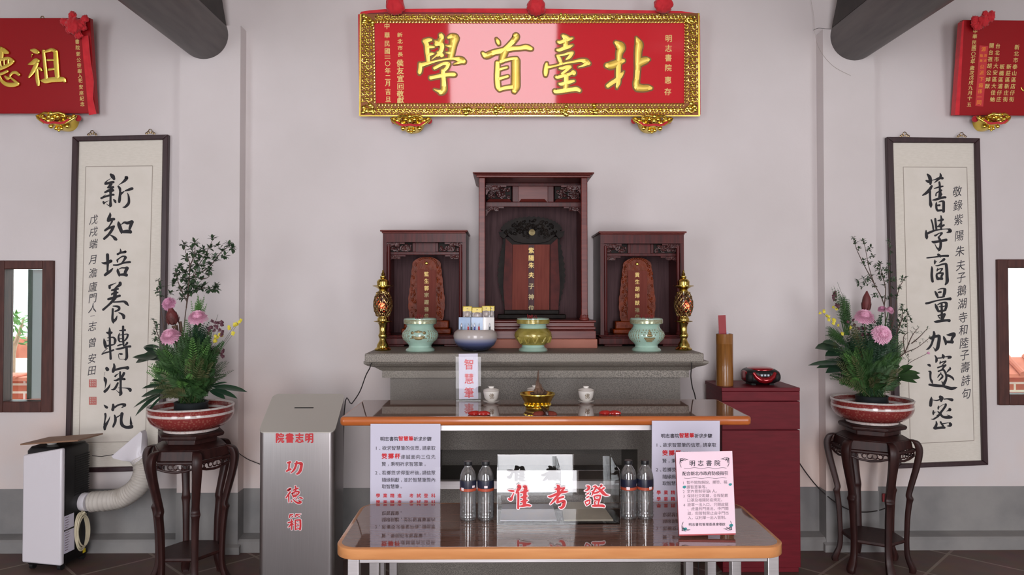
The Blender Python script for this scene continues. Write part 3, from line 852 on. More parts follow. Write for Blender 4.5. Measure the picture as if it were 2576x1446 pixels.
SCROLL_R = [
    (2310, 430, K11, [  # 舊
        [(300, 110, 28), (370, 200, 58), (400, 320, 56), (400, 430, 38)], [(260, 320, 28), (330, 350, 48), (420, 340, 38)], [(440, 310, 13), (560, 280, 18), (660, 240, 33), (800, 240, 42)], [(720, 80, 18), (740, 160, 42), (720, 230, 42)],
        [(680, 260, 38), (600, 330, 28), (530, 395, 7)], [(440, 500, 38), (370, 620, 52), (260, 730, 46), (140, 805, 22)], [(380, 680, 42), (385, 850, 36), (395, 1000, 42), (410, 1120, 56), (415, 1200, 22)],
        [(690, 370, 33), (705, 450, 36), (710, 600, 36), (720, 780, 56), (700, 850, 48)], [(520, 585, 10), (620, 550, 26), (760, 515, 28), (815, 505, 20)], [(760, 640, 33), (660, 690, 22), (590, 740, 22), (580, 820, 22)], [(770, 770, 28), (720, 760, 28)],
        [(460, 965, 10), (560, 950, 36), (720, 900, 42), (860, 870, 38), (895, 875, 36)], [(595, 1030, 13), (590, 1120, 36), (600, 1250, 36), (640, 1310, 38)], [(670, 1030, 10), (760, 1000, 28), (830, 1010, 38)],
        [(835, 1030, 46), (835, 1180, 46), (830, 1340, 48)], [(640, 1140, 28), (700, 1130, 36)], [(650, 1310, 36), (760, 1300, 33)]]),
    (2310, 535, KS, [  # 學
        [(470, 260, 28), (510, 380, 30), (540, 560, 33), (545, 630, 22)], [(615, 225, 38), (630, 380, 42), (650, 550, 40), (655, 630, 22)], [(820, 110, 22), (835, 200, 36), (835, 330, 33), (830, 470, 38), (830, 600, 36)],
        [(700, 290, 13), (800, 275, 38), (890, 250, 42)], [(820, 370, 28), (720, 490, 13)], [(710, 500, 28), (830, 490, 42), (930, 450, 36)], [(280, 640, 18), (285, 750, 48), (300, 880, 58), (305, 940, 33)],
        [(340, 750, 42), (450, 700, 42), (600, 645, 33), (800, 610, 22), (1000, 590, 18), (1130, 600, 33)], [(1130, 620, 58), (1170, 670, 52), (1080, 710, 33), (1020, 720, 9)], [(600, 830, 33), (640, 820, 33), (760, 745, 18), (850, 740, 42)],
        [(850, 750, 42), (780, 840, 28), (720, 890, 22)], [(730, 890, 33), (780, 980, 48), (810, 1080, 48), (805, 1220, 48), (770, 1330, 52), (735, 1390, 18)], [(500, 1050, 28), (570, 1070, 48), (750, 1040, 46), (900, 1010, 48), (1010, 990, 52)],
        [(600, 1140, 10), (660, 1260, 22), (720, 1320, 38)]]),
    (2310, 625, KS, [  # 商
        [(720, 220, 42), (780, 270, 52), (810, 310, 22)], [(295, 345, 13), (360, 335, 28), (600, 310, 26), (850, 270, 36), (1080, 265, 42)], [(600, 400, 7), (600, 480, 38), (595, 560, 22)], [(640, 490, 18), (680, 450, 6)],
        [(940, 390, 48), (900, 420, 48), (830, 470, 28), (750, 510, 6)], [(485, 650, 13), (495, 750, 42), (485, 950, 48), (500, 1120, 52), (520, 1200, 46)], [(620, 625, 9), (700, 625, 22), (850, 580, 33), (1000, 550, 33)],
        [(1010, 580, 52), (1030, 750, 56), (1040, 1000, 58), (1045, 1200, 62), (980, 1310, 28)], [(705, 700, 7), (690, 780, 28), (680, 820, 18)], [(700, 780, 18), (780, 740, 22), (870, 735, 33)], [(860, 760, 28), (790, 850, 22), (700, 910, 28)],
        [(680, 920, 33), (660, 980, 38), (690, 1090, 48), (720, 1120, 38)], [(690, 920, 28), (800, 890, 33), (890, 900, 38)], [(890, 920, 38), (840, 1010, 42), (850, 1100, 42)], [(700, 1090, 48), (860, 1100, 46)]]),
    (2315, 715, K11, [  # 量
        [(490, 240, 26), (540, 340, 48), (580, 440, 26)], [(580, 175, 13), (680, 145, 20), (790, 140, 22)], [(810, 170, 52), (800, 280, 52), (770, 370, 42)], [(590, 270, 22), (650, 260, 36), (690, 255, 22)], [(590, 430, 22), (700, 425, 26), (790, 400, 28)],
        [(190, 630, 36), (300, 610, 36), (500, 550, 26), (700, 510, 26), (850, 490, 36), (990, 480, 50)], [(490, 650, 18), (530, 750, 48), (590, 880, 38)], [(570, 680, 18), (650, 630, 22), (760, 600, 26), (850, 610, 38)], [(860, 630, 48), (860, 720, 46), (830, 820, 42)],
        [(600, 890, 38), (720, 880, 36), (830, 850, 36)], [(620, 740, 18), (720, 740, 22), (830, 710, 18)], [(700, 630, 36), (705, 800, 38), (710, 1000, 40), (710, 1150, 46)], [(580, 1035, 20), (700, 1010, 33), (800, 990, 42)],
        [(590, 1060, 13), (640, 1120, 22)], [(810, 1000, 33), (750, 1130, 33)], [(460, 1235, 18), (530, 1235, 42), (720, 1205, 46), (880, 1190, 42), (950, 1200, 56)]]),
    (2320, 810, KS, [  # 加
        [(420, 360, 38), (430, 450, 52), (400, 560, 58), (370, 700, 42), (310, 850, 42), (220, 960, 38), (130, 1005, 7)], [(250, 555, 22), (320, 580, 58), (450, 530, 48), (590, 500, 52)], [(610, 520, 62), (610, 650, 62), (580, 820, 62), (550, 950, 62), (480, 1030, 42)],
        [(450, 990, 22), (390, 900, 6)], [(775, 520, 22), (800, 600, 48), (850, 720, 52), (850, 810, 33)], [(890, 465, 18), (1000, 460, 52), (1130, 430, 62), (1160, 450, 60)], [(1150, 480, 66), (1090, 580, 48), (1060, 660, 42)], [(880, 720, 48), (1000, 720, 52), (1090, 720, 62)]]),
    (2320, 885, KS, [  # 邃
        [(460, 130, 18), (510, 220, 38), (515, 310, 48), (495, 370, 28)], [(560, 225, 20), (700, 215, 22), (850, 175, 18), (980, 170, 33), (1030, 190, 46)], [(740, 100, 28), (760, 160, 60), (770, 210, 38)], [(1020, 200, 42), (940, 225, 28)],
        [(655, 330, 13), (645, 400, 26), (640, 440, 13)], [(640, 400, 22), (750, 360, 22), (850, 330, 26)], [(850, 350, 28), (790, 410, 22), (720, 480, 13)], [(560, 570, 28), (700, 520, 28), (850, 470, 28)], [(850, 490, 28), (770, 560, 33), (730, 620, 33)],
        [(580, 705, 28), (660, 670, 30), (760, 640, 38)], [(770, 650, 38), (830, 740, 36), (870, 870, 40), (860, 1000, 42), (810, 1110, 56), (770, 1190, 52)], [(1000, 560, 18), (1010, 610, 36), (950, 670, 33), (880, 750, 10)],
        [(890, 850, 48), (1000, 880, 42), (1100, 950, 38), (1140, 1020, 20)], [(665, 740, 10), (670, 780, 20), (600, 860, 26), (555, 930, 13)], [(690, 810, 22), (730, 870, 33), (720, 920, 38), (660, 980, 28), (600, 1040, 16)], [(700, 1060, 10), (730, 1130, 28)],
        [(200, 465, 28), (250, 480, 48), (280, 510, 33)], [(220, 700, 13), (290, 730, 42), (290, 850, 38), (300, 980, 36), (340, 1070, 42), (370, 1140, 18)],
        [(250, 1190, 38), (400, 1210, 52), (600, 1230, 50), (750, 1240, 46), (900, 1290, 56), (1050, 1330, 60), (1170, 1310, 46), (1260, 1290, 13)]]),
    (2320, 985, KS, [  # 密
        [(330, 190, 13), (325, 280, 52), (310, 400, 60), (300, 500, 55)], [(390, 300, 12), (520, 320, 26), (620, 290, 22)], [(650, 190, 56), (690, 240, 85), (685, 340, 38)], [(790, 270, 22), (920, 260, 28), (1050, 290, 56), (1080, 300, 56)],
        [(590, 520, 18), (580, 590, 33), (575, 650, 13)], [(620, 560, 12), (700, 500, 9), (800, 450, 10)], [(850, 460, 42), (840, 520, 42), (760, 640, 40), (680, 740, 42), (620, 840, 46), (540, 870, 28)],
        [(590, 890, 28), (470, 960, 33), (400, 1000, 26), (310, 990, 6)], [(560, 720, 18), (640, 790, 42), (720, 890, 42), (820, 930, 48), (960, 930, 56), (1060, 930, 42)], [(900, 840, 7), (1000, 880, 22)],
        [(400, 690, 22), (400, 770, 42), (395, 830, 22)], [(440, 750, 16), (510, 735, 9)], [(990, 630, 46), (1000, 660, 54), (930, 690, 20), (870, 715, 4)],
        [(500, 1080, 20), (515, 1170, 40), (480, 1270, 52), (450, 1320, 60)], [(470, 1330, 52), (620, 1310, 46), (780, 1300, 46), (810, 1310, 36)], [(660, 1100, 33), (690, 1150, 33), (750, 1240, 38)],
        [(720, 1160, 22), (820, 1150, 22), (950, 1120, 9)], [(1000, 1150, 46), (1030, 1200, 56), (990, 1240, 36), (890, 1245, 7)]]),
]
# ================================================================== THE SETTING
WY, PY, PLY = 4.40, 4.305, 4.305


def X(px, Y, py=900):
    return at(px, py, Y).x


def Z(py, Y, px=1288):
    return at(px, py, Y).z


g = G().box(-6.2, 6.2, -2.9, 4.66, -0.06, 0)
struct('floor', g, 'floor', smooth=False)
g = G().box(-6.2, 6.2, -2.9, 4.66, 4.2, 4.3)
struct('ceiling', g, 'ceiling', smooth=False)

# back wall with its two narrow windows cut out
WL = (X(-14, WY), X(136, WY), Z(1034, WY), Z(656, WY))
WR = (X(2507, WY), X(2657, WY), Z(1020, WY), Z(652, WY))
g = G()
xs = [-6.2, WL[0], WL[1], WR[0], WR[1], 6.2]
for i in (0, 2, 4):
    g.box(xs[i], xs[i + 1], WY, WY + 0.08, 0, 4.2)
for W_ in (WL, WR):
    g.box(W_[0], W_[1], WY, WY + 0.08, 0, W_[2])
    g.box(W_[0], W_[1], WY, WY + 0.08, W_[3], 4.2)
struct('wall_back', g, 'wall', smooth=False)
struct('wall_left', G().box(-6.3, -6.1, -2.7, WY, 0, 4.2), 'wall', smooth=False)
struct('wall_right', G().box(6.1, 6.3, -2.7, WY, 0, 4.2), 'wall', smooth=False)
g = G()
fx = [-6.2, -5.1, -3.1, -0.81, 0.77, 3.1, 5.1, 6.2]
for i in (0, 2, 4, 6):
    g.box(fx[i], fx[i + 1], -2.7, -2.5, 0, 4.2)
for i, h in ((1, 2.95), (3, 3.5), (5, 2.95)):
    g.box(fx[i], fx[i + 1], -2.7, -2.5, h, 4.2)
struct('wall_front', g, 'front', smooth=False)

# pilasters, grey cement dado and the low plinth ledge along the wall's foot
PLX = (X(447, PY), X(600, PY))
PRX = (X(2076, PY), X(2206, PY))
struct('pilaster_left', G().box(PLX[0], PLX[1], PY, WY + 0.02, 0, Z(67, PY)), 'wall', smooth=False)
struct('pilaster_right', G().box(PRX[0], PRX[1], PY, WY + 0.02, 0, Z(71, PY)), 'wall', smooth=False)
DZ = Z(1226, WY)
g = G()
for a, b in ((-6.1, PLX[0]), (PLX[1], PRX[0]), (PRX[1], 6.1)):
    g.box(a, b, WY - 0.004, WY + 0.01, 0, DZ)
for P_ in (PLX, PRX):
    g.box(P_[0] - 0.003, P_[1] + 0.003, PY - 0.004, WY, 0, DZ)
struct('trim_1', g, 'cement', smooth=False)
g = G()
prof = [(PLY, 0), (PLY, 0.062), (PLY + 0.012, 0.074), (WY, 0.085), (WY, 0)]
g.prism(prof, -6.1, PLX[0], 'yz')
g.prism(prof, PLX[1], PRX[0], 'yz')
g.prism(prof, PRX[1], 6.1, 'yz')
prof2 = [(PY - 0.03, 0), (PY - 0.03, 0.04), (PY - 0.005, 0.05), (PY - 0.005, 0)]
g.prism(prof2, PLX[0] - 0.02, PLX[1] + 0.02, 'yz')
g.prism(prof2, PRX[0] - 0.02, PRX[1] + 0.02, 'yz')
struct('baseboard_back', g, 'cement', smooth=False)

# roof logs over the pilasters with a dark plank on top of each
for side, (cx_, cy_), rr, (ex, ey), (tx, ty) in (('left', (513, 88), 61, (570, 67), (545, 0)), ('right', (2149, 92), 61, (2092, 71), (2122, 0))):
    c = at(cx_, cy_, PY)
    r = rr * PY / F
    ang = [2 * pi * k / 40 for k in range(40)]
    poly = [(c.x + r * cos(a), c.z + r * sin(a)) for a in ang]
    struct('roof_beam_' + side, G().prism(poly, -2.5, PY + 0.001, 'xz'), 'beam')
    e0, e1 = at(ex, ey, PY), None
    sgn = -1 if side == 'left' else 1
    xin = e0.x
    xo = xin + sgn * 0.20
    zt = 3.9
    poly = [(PY - 0.002, e0.z + 0.002), (PY - 0.46, zt), (-2.5, zt), (-2.5, e0.z + 0.002)]
    struct('roof_plank_' + side, G().prism(poly, min(xin, xo), max(xin, xo), 'yz'), 'plank', smooth=False)


# ------------------------------------------------------------------ windows and what lies outside
def window(n, W_, sash):
    x0, x1, z0, z1 = W_
    t = 0.064
    fr = thing('window_%d' % n, (x0, WY - 0.02, z0), None, None)
    tag(fr, kind='structure')
    g = G()
    for a, b, c, d in ((x0, x0 + t, z0, z1), (x1 - t, x1, z0, z1), (x0 + t, x1 - t, z0, z0 + t), (x0 + t, x1 - t, z1 - 0.05, z1)):
        g.box(a, b, WY - 0.02, WY + 0.07, c, d)
    part('window_frame', g, 'window', fr, bevel=0.004)
    if sash:
        g = G().box(X(75, 4.5), X(82, 4.5), 4.475, 4.50, z0 + t, z1 - 0.05)
        part('sash_edge', g, 'leaf_dark', fr)
        g = G().box(X(83, 4.5), X(112, 4.5), 4.49, 4.50, z0 + t, z1 - 0.05)
        part('sash', g, 'white_panel', fr)
        g = G().box(X(20, 4.5), X(27, 4.5), 4.475, 4.49, z0 + t, z1 - 0.05)
        part('sash_stile', g, 'pale_blue', fr)
    g = G().box(x0 + t, x1 - t, WY + 0.050, WY + 0.053, z0 + t, z1 - 0.05)
    part('pane', g, 'pane', fr)


window(1, WL, True)
window(2, WR, False)

g = G().box(-14, 14, 4.66, 30, -0.08, -0.02)
struct('ground_outside', g, 'ground', smooth=False)
# low garden walls of red brick under a tile coping, white garden wall farther off
for nm, xa, xb, zt in (('left', -7.5, -3.2, 0.74), ('right', 3.4, 8.5, 0.76)):
    g = G().box(xa, xb, 6.5, 6.7, -0.02, zt)
    struct('garden_wall_' + nm, g, 'brick', smooth=False)
    cp = thing('garden_coping', ((xa + xb) / 2, 6.6, zt), 'terracotta tile coping on the brick garden wall outside the %s window' % nm, 'roof tiles')
    g = G()
    hz = 0.16 if nm == 'right' else 0.035
    g.prism([(6.40, zt), (6.40, zt + 0.03), (6.6, zt + hz), (6.80, zt + 0.03), (6.80, zt)], xa, xb, 'yz')
    part('tile_bed', g, 'rooftile', cp)
    g = G()
    for k in range(int((xb - xa) / 0.17)):
        xx = xa + 0.08 + k * 0.17
        g.tube([(xx, 6.38, zt + 0.035), (xx, 6.6, zt + hz + 0.012)], 0.026 if nm == 'right' else 0.012, 8)
    part('tile_roll', g, 'rooftile', cp)
struct('garden_boundary', G().box(-9.5, -3.4, 8.2, 8.4, -0.02, 0.76), 'outwall', smooth=False)
struct('garden_boundary', G().box(3.6, 10, 8.2, 8.4, -0.02, 1.36), 'outwall', smooth=False)
g = G().box(-8.2, -4.9, 9.4, 9.8, -0.02, 0.92)
struct('garden_outhouse', g, 'rooftile', smooth=False)
tr = thing('garden_tree', (X(28, 7.4), 7.4, -0.02), 'pale bare-stemmed young tree beyond the left window', 'tree')
b0 = at(22, 905, 7.4)
part('trunk', G().tube([(b0.x, 7.4, -0.02), (b0.x, 7.4, 0.5), tuple(at(28, 890, 7.4)), tuple(at(36, 862, 7.4))], [0.06, 0.055, 0.04, 0.03], 8), 'bark', tr)
part('branch', G().tube([tuple(at(26, 895, 7.4)), tuple(at(46, 845, 7.4)), tuple(at(60, 800, 7.4))], [0.03, 0.02, 0.01], 6), 'bark', tr)
g = G()
rnd = random.Random(3)
for k in range(70):
    p = at(rnd.uniform(25, 95), rnd.uniform(780, 870), 7.4 + rnd.uniform(-.3, .3))
    d = V((rnd.uniform(-1, 1), rnd.uniform(-1, 1), rnd.uniform(-1, .4))).normalized() * 0.05
    n_ = d.orthogonal().normalized() * 0.014
    g.add([p - d, p + n_, p + d, p - n_], [(0, 1, 2, 3)])
part('leaves', g, 'fern_light', tr, recalc=False, kind='stuff')


# ================================================================== PLAQUES
def tilt_thing(name, px, py, Y, deg, label, cat):
    p = at(px, py, Y)
    t = thing(name, tuple(p), label, cat, rot=(R(deg), 0, 0))
    n = V((0, -cos(R(deg)), -sin(R(deg))))
    return t, Plane(p, n)


def board_px(g, pl, pts, front, back):
    """board with its outline given in pixels on the plane, from 'front' to 'back' along the plane normal"""
    g.slab([pl.hit(x, y, front) for x, y in pts], pl.n * (back - front))
    return g


def curl_px(g, pl, cx, cy, r, a0, turns, h, rad, n=12):
    pts = []
    for i in range(n + 1):
        t = i / n
        a = a0 + turns * 2 * pi * t
        rr_ = r * (1 - 0.8 * t)
        pts.append(pl.hit(cx + rr_ * cos(a), cy + rr_ * sin(a), h))
    g.tube(pts, rad, 5)


def ring_px(g, pl, cx, cy, r, h, rad, n=8):
    g.tube([pl.hit(cx + r * cos(2 * pi * i / n), cy + r * sin(2 * pi * i / n), h) for i in range(n)], rad, 4, closed=True)


def bump_px(g, pl, cx, cy, r, h, flat=0.6):
    p = pl.hit(cx, cy, h)
    s = r * p.y / F
    g.ball(p, s, s * flat, s, 8, 5)


def crumple(g, c, r, seed, amp=0.25, squash=1.0):
    bm = bmesh.new()
    bmesh.ops.create_icosphere(bm, subdivisions=4, radius=1.0)
    off = V((seed * 3.7, seed * 1.3, seed * 2.1))
    for v in bm.verts:
        d = v.co.normalized()
        q = V((d.x * 3.4, d.y * 1.2, d.z * 1.2))
        n = abs(mnoise.noise(q + off)) * 1.3 + abs(mnoise.noise(d * 4 + off)) * 0.25
        v.co = d * r * (1.05 - amp + amp * n)
        v.co.y *= squash
    g.add([c + v.co for v in bm.verts], [tuple(v.index for v in f.verts) for f in bm.faces])
    bm.free()


# ---- the middle plaque
mp, pl = tilt_thing('plaque', 1332, 291, 4.33, 9, 'large red plaque with four gold characters in a gold filigree frame above the altar', 'plaque')
g = G()
board_px(g, pl, [(910, 38), (1757, 36), (1757, 291), (908, 291)], 0.0, -0.035)
part('panel', g, 'plaque', mp, bevel=0.003)
g = G()
fr_o = [(908, 36), (1757, 34), (1758, 292), (906, 292)]
for q in ([(908, 36), (1757, 34), (1724, 56), (942, 56)], [(906, 292), (1758, 292), (1722, 261), (946, 261)],
          [(908, 36), (942, 56), (946, 261), (906, 292)], [(1757, 34), (1758, 292), (1722, 261), (1724, 56)]):
    board_px(g, pl, q, 0.010, 0.0005)
fb = part('frame', g, 'filigree_bed', mp, smooth=False, label='frame under the gold filigree')
g = G()
rnd = random.Random(11)
ra = 0.0030


def motif(cx, cy, s, h=0.013):
    curl_px(g, pl, cx - s * 0.55, cy, s * 0.62, rnd.uniform(-.4, .4), 1.15, h, ra)
    curl_px(g, pl, cx + s * 0.55, cy, s * 0.62, pi + rnd.uniform(-.4, .4), -1.15, h, ra)
    bump_px(g, pl, cx, cy - s * 0.15, s * 0.34, h + 0.002)
    bump_px(g, pl, cx + s * 0.3, cy + s * 0.6, s * 0.2, h)
    bump_px(g, pl, cx - s * 0.3, cy - s * 0.6, s * 0.2, h)


def strip(x0, y0, x1, y1, n, s):
    for i in range(n):
        t = (i + 0.5) / n
        motif(x0 + (x1 - x0) * t, y0 + (y1 - y0) * t, s)


strip(945, 44.5, 1722, 43.5, 44, 10.0)
strip(945, 277, 1722, 277, 44, 11.5)
strip(923, 62, 924, 258, 12, 12)
strip(1741, 60, 1741, 258, 12, 12)
for i in range(96):
    t = (i + 0.5) / 96
    ring_px(g, pl, 944 + 778 * t, 55, 3.4, 0.011, 0.0022)
    ring_px(g, pl, 948 + 772 * t, 263.5, 3.4, 0.011, 0.0022)
    bump_px(g, pl, 946 + 778 * t, 286.5, 2.6, 0.011)
for i in range(26):
    t = (i + 0.5) / 26
    ring_px(g, pl, 938 + 3 * t, 58 + 202 * t, 3.4, 0.011, 0.0022)
    ring_px(g, pl, 1725 - 1 * t, 58 + 202 * t, 3.4, 0.011, 0.0022)
    bump_px(g, pl, 912.5 - 1 * t, 58 + 202 * t, 2.6, 0.011)
    bump_px(g, pl, 1752 + 1 * t, 58 + 202 * t, 2.6, 0.011)
for cx_, cy_ in ((928, 52), (1737, 50), (926, 272), (1738, 272)):
    for k in range(9):
        bump_px(g, pl, cx_ + rnd.uniform(-14, 14), cy_ + rnd.uniform(-12, 12), rnd.uniform(4, 7), 0.012)
    curl_px(g, pl, cx_, cy_, 13, 0, 1.6, 0.015, 0.004)
for cx_ in (1178, 1253, 1418, 1492):
    for k in range(7):
        bump_px(g, pl, cx_ + rnd.uniform(-10, 10), 276 + rnd.uniform(-11, 12), rnd.uniform(4, 7), 0.013)
        bump_px(g, pl, cx_ + rnd.uniform(-9, 9), 42 + rnd.uniform(-5, 9), rnd.uniform(3, 5), 0.013)
part('filigree', g, 'gold', fb, label='gold filigree scrollwork')
g = G()
for q in ([(906, 290), (1758, 290), (1758, 293), (906, 293)], [(906, 36), (910, 36), (908, 292), (904.5, 292)], [(1754.5, 34), (1758.5, 34), (1759.5, 292), (1755.5, 292)]):
    board_px(g, pl, q, 0.013, -0.005)
part('frame_rim', g, 'gold', fb)
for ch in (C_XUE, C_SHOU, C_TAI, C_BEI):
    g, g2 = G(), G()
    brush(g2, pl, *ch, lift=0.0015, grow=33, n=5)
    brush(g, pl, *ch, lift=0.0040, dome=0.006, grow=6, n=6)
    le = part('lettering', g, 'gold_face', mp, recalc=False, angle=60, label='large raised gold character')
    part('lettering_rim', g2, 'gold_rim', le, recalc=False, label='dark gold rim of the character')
g = G()
for i, ch in enumerate('中華民國一一〇年二月吉旦'):
    ys = [66, 89, 110, 129, 141.5, 147, 160, 178, 195, 210, 231, 250]
    put(g, pl, ch, 973.5 + 0.28 * i, ys[i], 15, 16 if i not in (4, 5) else 14, 0.02, 0.0012)
column(g, pl, '新北市長', 1006, 88, 1007, 137, 14, 12.5, 0.02, 0.0012)
column(g, pl, '侯友宜', 1006.5, 159, 1007.5, 198, 18, 19, 0.03, 0.0012)
column(g, pl, '敬獻', 1007, 236, 1007.5, 253, 18, 17, 0.03, 0.0012)
for q in ([(999.5, 210), (1015.5, 210), (1015.5, 211.5), (999.5, 211.5)], [(999.5, 223.5), (1015.5, 223.5), (1015.5, 225), (999.5, 225)], [(999.5, 211.5), (1001, 211.5), (1001, 223.5), (999.5, 223.5)],
          [(1014, 211.5), (1015.5, 211.5), (1015.5, 223.5), (1014, 223.5)], [(1003, 213.5), (1006.5, 213.5), (1006.5, 222), (1003, 222)], [(1008, 213.5), (1012.5, 213.5), (1012.5, 217), (1008, 217)], [(1008.5, 218.5), (1010, 218.5), (1010, 222), (1008.5, 222)], [(1011.5, 218.5), (1013, 218.5), (1013, 222), (1011.5, 222)]):
    g.add([pl.hit(x, y, 0.0012) for x, y in q], [(0, 1, 2, 3)])
for ch, y in zip('明志書院惠存', (97, 122, 146, 171, 202, 231)):
    put(g, pl, ch, 1682 - (y - 97) * 0.015, y, 18, 19, 0.02, 0.0012)
part('inscription', g, 'gold_soft', mp, recalc=False, smooth=False, label='small pale gold inscription columns')

# red cloth swag draped round the middle plaque, with three rosettes
sw = thing('cloth_swag', tuple(pl.hit(1332, 30, -0.04)), 'red cloth swag with three rosettes draped over the large middle plaque', 'cloth swag')
g = G()
top = [(903, 37), (908, 29), (930, 25.5), (968, 22.5), (1150, 20.5), (1345, 21), (1500, 23.5), (1665, 26), (1715, 27.5), (1752, 33), (1759, 40)]
low = [(1759, 62), (1700, 60), (1332, 60), (950, 60), (903, 62)]
g.slab([pl.hit(x, y, -0.038) for x, y in top + low], pl.n * -0.02)
g.slab([pl.hit(x, y, -0.004) for x, y in top[::-1]] + [pl.hit(x, y + 13 - 6 * abs((x - 1332) / 430), -0.004) for x, y in top], pl.n * -0.03)
g.slab([pl.hit(x, y, 0.002) for x, y in ((901, 36), (906, 36), (904, 290), (905, 291), (912, 291), (905, 291), (899.5 + 5, 290.5))][:3] + [pl.hit(904.5, 290, 0.002)], pl.n * -0.04)
g.slab([pl.hit(x, y, 0.002) for x, y in ((1758, 38), (1761, 40), (1762, 288), (1759, 290))], pl.n * -0.04)
part('cloth_band', g, 'cloth', sw, bevel=0.003)
for i, (cx_, cy_, r_) in enumerate(((996, 17, 27), (1348, 19, 26.5), (1666, 14, 26))):
    g = G()
    crumple(g, pl.hit(cx_, cy_, 0.03), r_ * 4.1 / F, i + 1, 0.22, 0.7)
    ro = part('rosette', g, 'cloth', sw, angle=180)


# ---- gold lion-mask brackets that carry the plaques
def lion_bracket(name_px, y0, y1, hw, label):
    cx_ = name_px
    pB = wall_plane(4.26)
    t = thing('plaque_bracket', tuple(at(cx_, y0, WY)), label, 'bracket', 'gold lion-mask brackets under the plaques')
    s = 4.26 / F
    c = at(cx_, y0, 4.30)
    c.z -= 0.012
    Hh = (y1 - y0) * s - 0.008
    Wd = hw * s
    g = G()
    # half-round body hanging from the plaque's foot back to the wall
    rings = []
    for i in range(9):
        a = i / 8 * pi / 2
        zz = c.z - Hh * 0.86 * sin(a)
        ww = max(0.006, Wd * 0.62 * cos(a) ** 0.8)
        rings.append([V((c.x + ww * cos(b), WY - (WY - 4.245) * (0.25 + 0.75 * cos(a)) * max(0, sin(b)), zz)) for b in [pi * k / 16 for k in range(17)]])
    n = 17
    g.loft(rings, caps=True)
    part('bracket_body', g, 'gold', t)
    g = G()
    rnd = random.Random(cx_)
    f = lambda u, v, r, dy=0.0: g.ball((c.x + u * Wd, 4.245 - dy + 0.05 * abs(u) + 0.07 * max(0, v), c.z - v * Hh), r * Wd, r * Wd * 0.8, r * Wd, 9, 6)
    for sg in (-1, 1):
        f(0.22 * sg, 0.22, 0.13, 0.012)
        f(0.20 * sg, 0.52, 0.15, 0.006)
        f(0.45 * sg, 0.40, 0.17)
        f(0.68 * sg, 0.22, 0.15)
        f(0.86 * sg, 0.10, 0.12)
        f(0.42 * sg, 0.70, 0.13)
        f(0.14 * sg, 0.86, 0.10)
        g.tube([(c.x + sg * Wd * u, 4.235 + 0.03 * abs(u), c.z - v * Hh) for u, v in ((.1, .08), (.35, .0), (.6, .08), (.62, .22), (.48, .24), (.46, .14))], [.010, .009, .008, .007, .006, .003], 6)
        g.tube([(c.x + sg * Wd * u, 4.25 + 0.04 * abs(u), c.z - v * Hh) for u, v in ((.55, .62), (.75, .42), (.92, .24), (1.0, .08), (.9, 0.02))], [.004, .008, .009, .008, .004], 6)
    f(0, 0.36, 0.15, 0.02)
    f(0, 0.08, 0.14, 0.012)
    f(0, 0.98, 0.08)
    part('lion_mask', g, 'gold', t, angle=70)
    g = G()
    g.tube([(c.x + Wd * u, 4.236 + 0.035 * abs(u) + 0.035 * v, c.z - v * Hh) for u, v in ((-.72, .36), (-.5, .56), (-.3, .62), (0, .60), (.3, .62), (.5, .56), (.72, .36))], 0.007, 6)
    for sg in (-1, 1):
        g.ball((c.x + sg * Wd * 0.9, 4.33, c.z - Hh * 0.12), 0.018, 0.02, 0.02)
    part('red_trim', g, 'cloth', t, label='red mouth line and cloth ends')
    return t


lion_bracket(1034, 291, 331, 50, 'gold lion-mask bracket under the left end of the large middle plaque')
lion_bracket(1641, 291, 331, 50, 'gold lion-mask bracket under the right end of the large middle plaque')
lion_bracket(145, 284, 326, 49, 'gold lion-mask bracket under the plaque cut off at the left')
lion_bracket(2497, 287, 326, 41, 'gold lion-mask bracket under the plaque cut off at the right')

# ---- the left plaque
lp, pl = tilt_thing('plaque', 60, 286, 4.33, 9, 'dark red plaque with large gold characters, cut off at the left', 'plaque')
g = G()
board_px(g, pl, [(-420, 46), (226, 45), (241, 285), (-420, 286)], 0.0, -0.035)
part('panel', g, 'plaque_dark', lp, bevel=0.003)
for ch in (C_ZU, C_DE):
    g = G()
    brush(g, pl, *ch, lift=0.003, dome=0.010, grow=6, n=5)
    part('lettering', g, 'gold', lp, recalc=False, angle=60, label='large raised gold character')
g = G()
for i, ch in enumerate('書院郭公宗嘏入祀安座紀念'):
    t = [105, 120, 136, 151, 165, 179, 191, 203, 219, 234, 248, 262][i]
    put(g, pl, ch, 194.5 + (t - 105) * 0.083, t, 11, 12, 0.02, 0.0012)
part('inscription', g, 'gold_soft', lp, recalc=False, smooth=False)
g = G()
g.tube([at(102, 46, 4.24), at(104, 41, 4.26), at(109, 41, 4.26), at(111, 46, 4.24)], 0.003, 6)
part('hanging_ring', g, 'brass_dark', lp)
sw = thing('cloth_rosette', tuple(at(195, 66, 4.1)), 'red cloth rosette with a hanging ribbon on the corner of the left plaque', 'cloth rosette')
g = G()
crumple(g, pl.hit(198, 68, 0.045), 24 * 4.1 / F, 5, 0.35, 0.7)
for (cx_, cy_, rr_), k in zip(((170, 58, 13), (182, 78, 12), (213, 60, 14), (222, 50, 12), (190, 42, 13), (205, 90, 13), (218, 72, 10)), range(7)):
    crumple(g, pl.hit(cx_, cy_, 0.032), rr_ * 4.1 / F, 8 + k, 0.45, 0.6)
part('rosette', g, 'cloth', sw, angle=180)
g = G()
L = [(209, 92, .010), (213, 150, .012), (219, 210, .008), (225, 262, .016), (227, 290, .010)]
Rr = [(224, 90, .006), (231, 150, .012), (238, 205, .006), (238, 250, .014), (245, 287, .008)]
g.slab([pl.hit(*p) for p in L] + [pl.hit(*p) for p in Rr[::-1]], pl.n * 0.004)
part('ribbon', g, 'cloth', sw, smooth=False)

